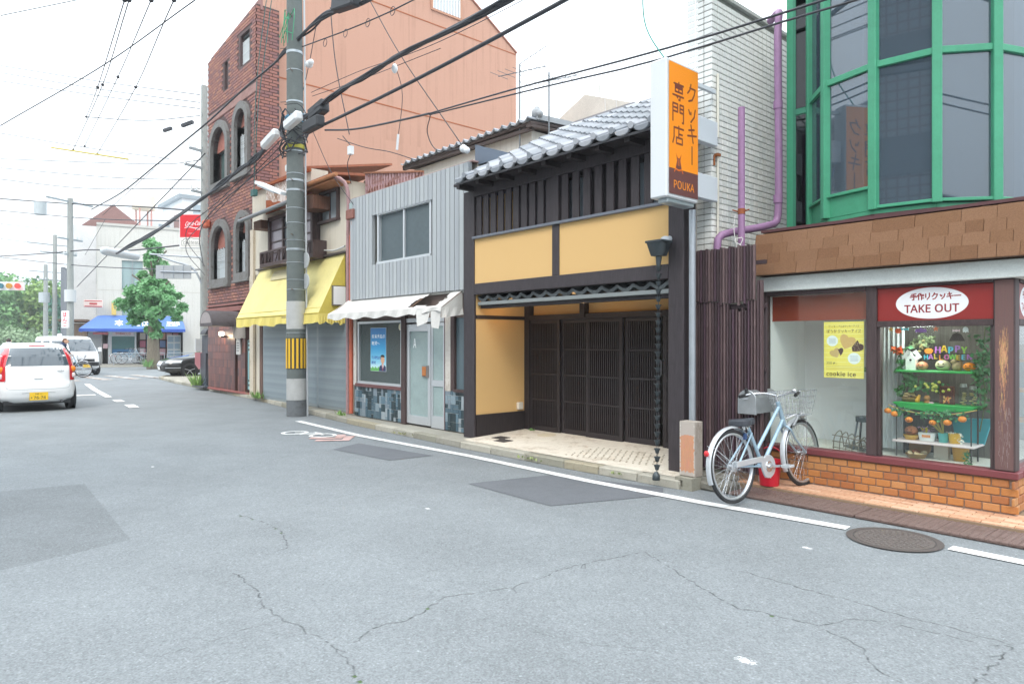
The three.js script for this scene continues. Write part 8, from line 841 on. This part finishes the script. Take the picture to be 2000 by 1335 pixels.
cable('thin wire from the pole to the cream house window', [[-12.97, 5.76, -6.1], [-12.29, 4.76, -6.2], [-11.6, 4.0, -6.35]], 0.007); cable('short curl of wire with white clamps under the middle cable', [[-11.5, 5.3, -6.0], [-11.35, 5.05, -6.1], [-11.5, 4.8, -6.1], [-11.55, 4.45, -6.2]], 0.008, cabM, null, { clamps: [B(-11.43, -11.33, 4.95, 5.1, -6.14, -6.06)] }); cable('slack wire curving from the middle cable to the rear tiled roof', [[-11.9, 5.36, -6.1], [-10.8, 4.95, -6.1], [-10.04, 4.72, -6.15], [-9.5, 4.5, -6.3]], 0.007);
cable('left one of two thin dark-green wires hanging beside the brick edge', [[-15.33, 9.27, -6.1], [-15.79, 8.02, -6.1], [-16.04, 6.65, -6.1], [-16.59, 5.17, -6.3]], 0.009, S('#3d6f6d', 0.6)); cable('right one of two thin dark-green wires hanging beside the brick edge', [[-15.04, 9.16, -6.1], [-15.33, 8.34, -6.1], [-15.79, 7.06, -6.1], [-16.62, 5.14, -6.3]], 0.009, S('#3d6f6d', 0.6), null, { extra: [B(-16.7, -16.5, 5.05, 5.2, -6.35, -6.25)] });
cable('green wire dropping to the top of the orange sign', [[-4.58, 5.6, -5.95], [-4.52, 4.9, -5.9], [-4.15, 4.3, -5.85]], 0.008, S('#3f8f86', 0.6)); cable('blue wire dangling at the tiled eave beside the sign box', [[-4.45, 3.75, -5.9], [-4.42, 3.5, -6.0], [-4.43, 3.0, -6.1]], 0.006, S('#3a66b5', 0.5));
for (const [a, b, d, l] of [[5.97, 5.2, 4.87, 'upper thin wire slanting down across the brick windows'], [5.85, 4.98, 4.5, 'lower thin wire slanting down across the brick windows']]) cable(l, [[-14.2, a, -6.1], [-18.5, b, -6.1], [-22, d, -6.3], [-29, d - 0.3, -9]], 0.011);
cable('crossing wire dropping from the pole across the brick arches to the shop', [[-13.3, 5.55, -5.9], [-15.9, 5.3, -5.95], [-19.6, 4.85, -6.1], [-29.2, 4.6, -9]], 0.014);
const faint = 'faint wires strung over the street junction', far = [[[-24.92, 11.06, -2.02], [-23.43, 11.52, -3.70]], [[-49.84, 17.69, -4.03], [-41.28, 15.21, -7.67], [-31.57, 12.36, -9.60]], [[-49.84, 17.27, -4.03], [-41.28, 14.80, -7.67], [-31.57, 12.02, -9.60]], [[-49.84, 16.79, -4.03], [-41.28, 14.45, -7.67], [-31.57, 11.75, -9.60]], [[-52.33, 14.34, -4.23], [-46.26, 12.83, -8.08], [-41.12, 11.69, -10.88]], [[-49.84, 11.03, -4.03], [-47.26, 10.58, -6.95], [-29.46, 7.79, -8.96]], [[-52.33, 12.76, -4.23], [-39.49, 10.88, -9.70], [-29.39, 8.97, -9.04]], [[-52.33, 12.20, -4.23], [-43.57, 10.69, -8.10], [-29.46, 8.13, -8.96]], [[-74.76, 11.88, -6.05], [-74.48, 11.76, -9.38]], [[-74.76, 10.57, -6.05], [-74.33, 10.31, -9.56]], [[-43.48, 8.33, -8.21], [-70.89, 6.34, -10.43], [-89.54, 5.30, -11.98]], [[-43.57, 8.56, -8.10], [-30.71, 8.59, -7.54]], [[-46.86, 4.73, -7.40], [-23.04, 7.57, -7.16]], [[-31.49, 13.15, -9.68], [-29.32, 9.22, -9.11]]];
far.forEach((p, i) => cable('faint thin grey wire high over the street junction', p, Math.abs(p[0][0]) > 45 ? 0.02 : 0.013, cabL, faint));
cable('thin dark wire slanting from the left picture edge up to the picture top', [[-27.41, 8.47, -2.22], [-21.74, 9.23, -4.10], [-16.91, 9.51, -5.03], [-12, 9.8, -6]], 0.016, cabM);
const trol = 'steep parallel wires over the junction'; for (const p of [[[-15.69, 8.51, -3.39], [-25.23, 9.79, -4.69], [-37.60, 10.51, -5.79]], [[-15.75, 8.51, -3.32], [-25.34, 9.71, -4.57], [-34.88, 11.39, -5.86]], [[-15.39, 8.51, -3.73], [-24.90, 10.04, -5.06], [-37.25, 10.68, -6.19]], [[-15.08, 8.51, -4.08], [-24.52, 9.71, -5.49], [-36.85, 10.32, -6.64]]]) { const q = [[p[0][0] + 9, p[0][1] - 1.2, p[0][2] + 1.2], ...p]; cable('thin wire descending steeply from the picture top over the junction', q, 0.013, cabM, trol, { extra: p.map((c) => sph(...c, 0.05)) }); }
cable('wire with dark insulators running level to the slim pale pole', [[-34.92, 11.39, -5.80], [-33.21, 11.23, -7.74], [-30.51, 11.11, -9.28]], 0.018, cabG, null, { extra: [bar([-31.7, 10.88, -8.9], [-31.2, 11.0, -9.2], 0.13, 0.13), bar([-32.2, 10.66, -8.3], [-31.8, 10.72, -8.5], 0.12, 0.12)] });
cable('thicker dark cable level across the junction at pole top height', [[-54.83, 10.73, -4.43], [-47.06, 9.59, -7.18], [-37.97, 8.25, -8.39], [-29.46, 6.87, -8.96]], 0.035, cabM); cable('dark cable below the pole top crossing toward the brown gable', [[-57.32, 10.35, -4.63], [-47.06, 8.81, -7.18], [-43.57, 8.33, -8.10], [-33.67, 7.15, -10.24]], 0.024, cabG); cable('dark cable meeting the street lamp head from the left', [[-59.81, 7.53, -4.84], [-49.05, 6.84, -6.43], [-45.40, 6.75, -7.54], [-37.02, 5.92, -7.96], [-30, 5.6, -9]], 0.034, cabM); cable('lowest dark cable crossing in front of the bookshop windows', [[-57.32, 7.21, -4.63], [-47.12, 6.02, -7.11], [-37.97, 5.16, -8.39], [-29.39, 4.47, -9.04]], 0.022, cabG);
solo('yellow_rod', 'thin yellow insulating rod hanging among the wires at upper left', 'rod', S('#b8a63a', 0.6), rod([-38.28, 10.61, -5.02], [-31.41, 8.99, -6.75], 0.035));
// ---------- trees, weeds, distant wood ----------
function leafCloud(blobs, n, s, seed) { const r = rng(seed), pos = [], nor = []; const tot = blobs.reduce((a, b) => a + b[3] ** 2, 0); for (const [x, y, z, R0, ky] of blobs) { const m = Math.round(n * R0 ** 2 / tot); for (let i = 0; i < m; i++) { const th = r() * 2 * PI, c = r() * 2 - 1, q = Math.sqrt(1 - c * c), k = R0 * (0.55 + 0.5 * Math.pow(r(), 0.6)) * (0.9 + 0.2 * Math.sin(th * 3 + c * 5)), p = V(x + Math.cos(th) * q * k, y + c * k * (ky || 0.8), z + Math.sin(th) * q * k), w = s * (0.6 + 0.8 * r()), e = V(r() - 0.5, r() - 0.5, r() - 0.5).normalize(), d = V(r() - 0.5, r() * 0.6 - 0.5, r() - 0.5).normalize(), f = e.clone().cross(d).normalize(); const a = p.clone().addScaledVector(d, w), b = p.clone().addScaledVector(f, w * 0.45), g = p.clone().addScaledVector(f, -w * 0.45), h = p.clone().addScaledVector(d, -w * 0.3); for (const v of [h, b, a, h, a, g]) pos.push(v.x, v.y, v.z); } } const g = new THREE.BufferGeometry(); g.setAttribute('position', new THREE.Float32BufferAttribute(pos, 3)); g.computeVertexNormals(); return g; }
{
  const x = -41.6, z = -10.2, t = thing('street_tree', 'green ginkgo-like street tree before the blue awning shop', 'tree', [x, 0.1, z]);
  mk(t, 'trunk', S('#8a8274', 0.95, { t: 'wood', r: [1] }), [rod([x, 0, z], [x - 0.1, 1.6, z], 0.36, 0.3, 14), rod([x - 0.1, 1.6, z], [x - 0.2, 3.4, z], 0.3, 0.17, 12), rod([x - 0.2, 3.4, z], [x - 0.3, 7, z + 0.1], 0.15, 0.03, 8)]); const lim = []; for (let i = 0; i < 11; i++) { const a = i * 2.4, y = 2.2 + i * 0.35, L = 1.5 - i * 0.08; lim.push(tube([[x - 0.15, y, z], [x - 0.15 + Math.cos(a) * L * 0.5, y + 0.5, z + Math.sin(a) * L * 0.5], [x - 0.15 + Math.cos(a) * L, y + 0.9, z + Math.sin(a) * L]], 0.045, 6, 6)); } mks(t, 'limb', S('#7a7266', 0.95), lim);
  const bl = [], r = rng(31); const rx = 0.6626, rz = -0.749; for (let i = 0; i < 62; i++) { const u = (r() + r() - 1) * 1.95, v = (r() - 0.5) * 2.6, y = 3.95 + (r() + r() - 1) * 1.25 - Math.abs(u) * 0.08; if (Math.abs(u) > 1.5) continue; bl.push([x + rx * u - 0.75 * v * 0.7, y, z + rz * u - 0.66 * v * 0.7, 0.26 + r() * 0.26, 0.72]); } for (let i = 0; i < 16; i++) { const y = 5 + i * 0.135, w = 0.85 - i * 0.045; bl.push([x - 0.15 + (r() - 0.5) * w * 1.6, y, z + (r() - 0.5) * w * 1.6, 0.3 + r() * 0.12, 0.85]); } for (let i = 0; i < 9; i++) bl.push([x + (r() - 0.5) * 0.9, 1.9 + r() * 1.0, z + (r() - 0.5) * 0.7, 0.26, 0.8]);
  mk(t, 'crown', S('#7fb57f', 0.7, { side: 1, phys: { transmission: 0.25, thickness: 0 } }), leafCloud(bl, 13000, 0.17, 5));
  const wg = ['#548560', '#437463', '#6f9a62', '#4e7969', '#86a55f', '#5a8968'], rw = rng(77), mats = wg.map((c) => S(c, 0.85, { side: 1 }));
  for (let k = 0; k < 15; k++) { const wx = -122 - rw() * 40, px = k / 14, wz = -3 - px * 17.5 - (-wx - 122) * 0.09, h = 8.6 + rw() * 3.6 - (k > 9 ? (k - 9) * 0.2 : 0), bb = []; for (let i = 0; i < 16; i++) bb.push([wx + (rw() - 0.5) * 7, 1.5 + rw() * (h - 2), wz + (rw() - 0.5) * 6.5, 1.5 + rw() * 1.3, 0.75]); const w = thing('park_tree', ['broad', 'rounded', 'pale green', 'dark green', 'tall'][k % 5] + ' leafy tree in the far park beyond the street end', 'tree', [wx, 0, wz], { group: 'trees in the far park at the street end' }); w.userData.label = 'leafy tree in the far green park at the end of the street'; mk(w, 'trunk', S('#6d6459', 0.95), rod([wx, 0, wz], [wx, h * 0.6, wz], 0.35, 0.2)); mk(w, 'crown', mats[k % 6], leafCloud(bb, 2600, 0.5, 40 + k)); }
  for (const [c, y, l] of [['#8aa27f', 1, 'dense far hedge of greenery at the foot of the park trees']]) { const bb = []; for (let i = 0; i < 40; i++) bb.push([-110 - rw() * 8, 0.8 + rw() * 2.2, 2 - i * 0.75, 1.3, 0.8]); const q = thing('hedge', l, 'hedge', [-114, 0, -10]); q.userData.kind = 'stuff'; mk(q, 'foliage', S(c, 0.85, { side: 1 }), leafCloud(bb, 5200, 0.36, 99)); }
  const weed = (label, wx, wy, wz, n, w, h, c = '#7fa55c') => { const q = thing('weed', label, 'plant', [wx, wy, wz]), G = [], rq = rng(Math.round(wx * 100)); for (let i = 0; i < n; i++) { const a = rq() * 6.3, d = rq() * w, hh = h * (0.5 + rq() * 0.6), b = V(wx + (rq() + rq() - 1) * w * 1.4, wy, wz + (rq() - 0.5) * w * 0.7), tp = b.clone().add(V(Math.cos(a) * hh * 0.6, hh, Math.sin(a) * hh * 0.6)), sd = V(-Math.sin(a), 0, Math.cos(a)).multiplyScalar(0.012 + 0.02 * h); G.push(quad(b.toArray(), b.clone().lerp(tp, 0.5).add(sd).toArray(), tp.toArray(), b.clone().lerp(tp, 0.5).sub(sd).toArray())); } mk(q, 'leaves', S(c, 0.8, { side: 1 }), G); };
  weed('tuft of green weeds at the left foot of the grey shutters', -17.1, 0.08, -6.62, 90, 0.4, 0.22); weed('weeds by the dark signboard at the street corner', -22.9, 0.05, -6.85, 70, 0.25, 0.5, '#94b56b'); weed('small weeds below the orange-red downpipe', -11.95, 0.08, -6.2, 26, 0.12, 0.12); weed('low weeds in the kerb joint before the timber house', -6.2, 0.04, -5.82, 44, 0.25, 0.04, '#8d9a66'); weed('dry weeds in the kerb joint before the grey house door', -9.2, 0.04, -5.9, 40, 0.3, 0.04, '#8d9160'); weed('tiny weeds in the kerb near the rain chain', -4.9, 0.05, -5.83, 24, 0.15, 0.04, '#8d9a66'); weed('green shrub at the foot of the street tree', -41.6, 0.1, -9.9, 90, 0.5, 0.5, '#84b070'); weed('small plant growing at the foot of the timber corner post', -7.65, 0.14, -7.15, 14, 0.05, 0.04, '#6f9a58');
}
// ---------- the other side of the street, seen only in the glass ----------
{
  const oh = (label, x0, x1, z0, z1, h, c, rc) => { const t = thing('opposite_house', label, 'house', [(x0 + x1) / 2, 0, z0]); mk(t, 'wall', S(c, 0.9, { t: 'dirt', r: [0.3] }), B(x0, x1, 0, h, z0, z1)); mk(t, 'roof', S(rc, 0.8, { t: 'mottle' }), (() => { const m = (z0 + z1) / 2, g = ext(shape([[-(z1 + 0.5), h], [-(z0 - 0.5), h], [-m, h + 1.7]]), x1 - x0 + 0.4); g.rotateY(PI / 2); g.translate(x0 - 0.2, 0, 0); return g; })()); for (let i = 0; i < 3; i++) { const x = x0 + (i + 0.5) * (x1 - x0) / 3; const w = mk(t, 'window', S('#6f7a80', 0.2), B(x - 0.5, x + 0.5, h - 1.9, h - 0.8, z0 - 0.02, z0 + 0.1)); mk(w, 'frame', S('#c9cdd0', 0.5), [B(x - 0.54, x + 0.54, h - 0.8, h - 0.76, z0 - 0.05, z0), B(x - 0.54, x + 0.54, h - 1.94, h - 1.9, z0 - 0.05, z0)]); mk(t, 'door', S('#8a7466', 0.6), B(x - 0.45, x + 0.45, 0.1, 2.0, z0 - 0.03, z0)); } };
  oh('grey tiled house across the street mirrored in the bay window', 0.5, 8, 6.2, 13, 4.2, '#cfc8bb', '#6a6d72'); oh('plain house across the street behind the viewer', -10, -4.7, 6.6, 13, 4.8, '#c3bdb2', '#7b6d66'); oh('brown house across the street further left', -18, -10.5, 6.4, 13, 4.6, '#b9a793', '#6d6a68'); oh('dark roofed house across the street far to the right mirrored in the bay window', 17, 27, 4.8, 12, 7.3, '#8f8a84', '#4c4d50');
  const tg = canvas(256, 256, (g, w, h) => { g.fillStyle = '#7d8388'; g.fillRect(0, 0, w, h); g.fillStyle = '#5e4c50'; for (let i = 0; i < 8; i++) { g.fillRect(0, i * 32, w, 5); g.fillRect(i * 32, 0, 5, h); } }, { wrap: true }); for (const [l, x0, x1, hh] of [['tall grey tiled building across the street mirrored in the middle bay pane', -4.6, -1.4, 14], ['grey tiled block across the street mirrored in the left bay panes', -25, -18.4, 10]]) { const b = thing('opposite_building', l, 'building', [(x0 + x1) / 2, 0, 6.2]); mk(b, 'wall', new THREE.MeshStandardMaterial({ map: rep(tg, 0.5), roughness: 0.5 }), B(x0, x1, 0, hh, 6.0, 12)); mk(b, 'parapet', S('#8d8f92', 0.7), B(x0 - 0.1, x1 + 0.1, hh, hh + 0.3, 5.9, 12)); mk(b, 'window', S('#59626a', 0.2), [1, 2, 3].map((k) => B(x0 + 0.5, x1 - 0.8, k * 2.6 + 0.6, k * 2.6 + 1.6, 5.96, 6.05))); }
  const t = pole('concrete pole across the street mirrored in the bay glass', -0.6, 4.6, 9, 0.18, { arms: [[7.6, 0.9, 0]] });
  struct('pavement', S('#a9a69b', 0.92, { t: 'mottle', r: [0.5] }), B(-60, 30, 0, 0.1, 4.4, 14));
}
scene.traverse((o) => { if (o.isMesh) { o.castShadow = o.receiveShadow = true; } });
renderer.render(scene, camera);
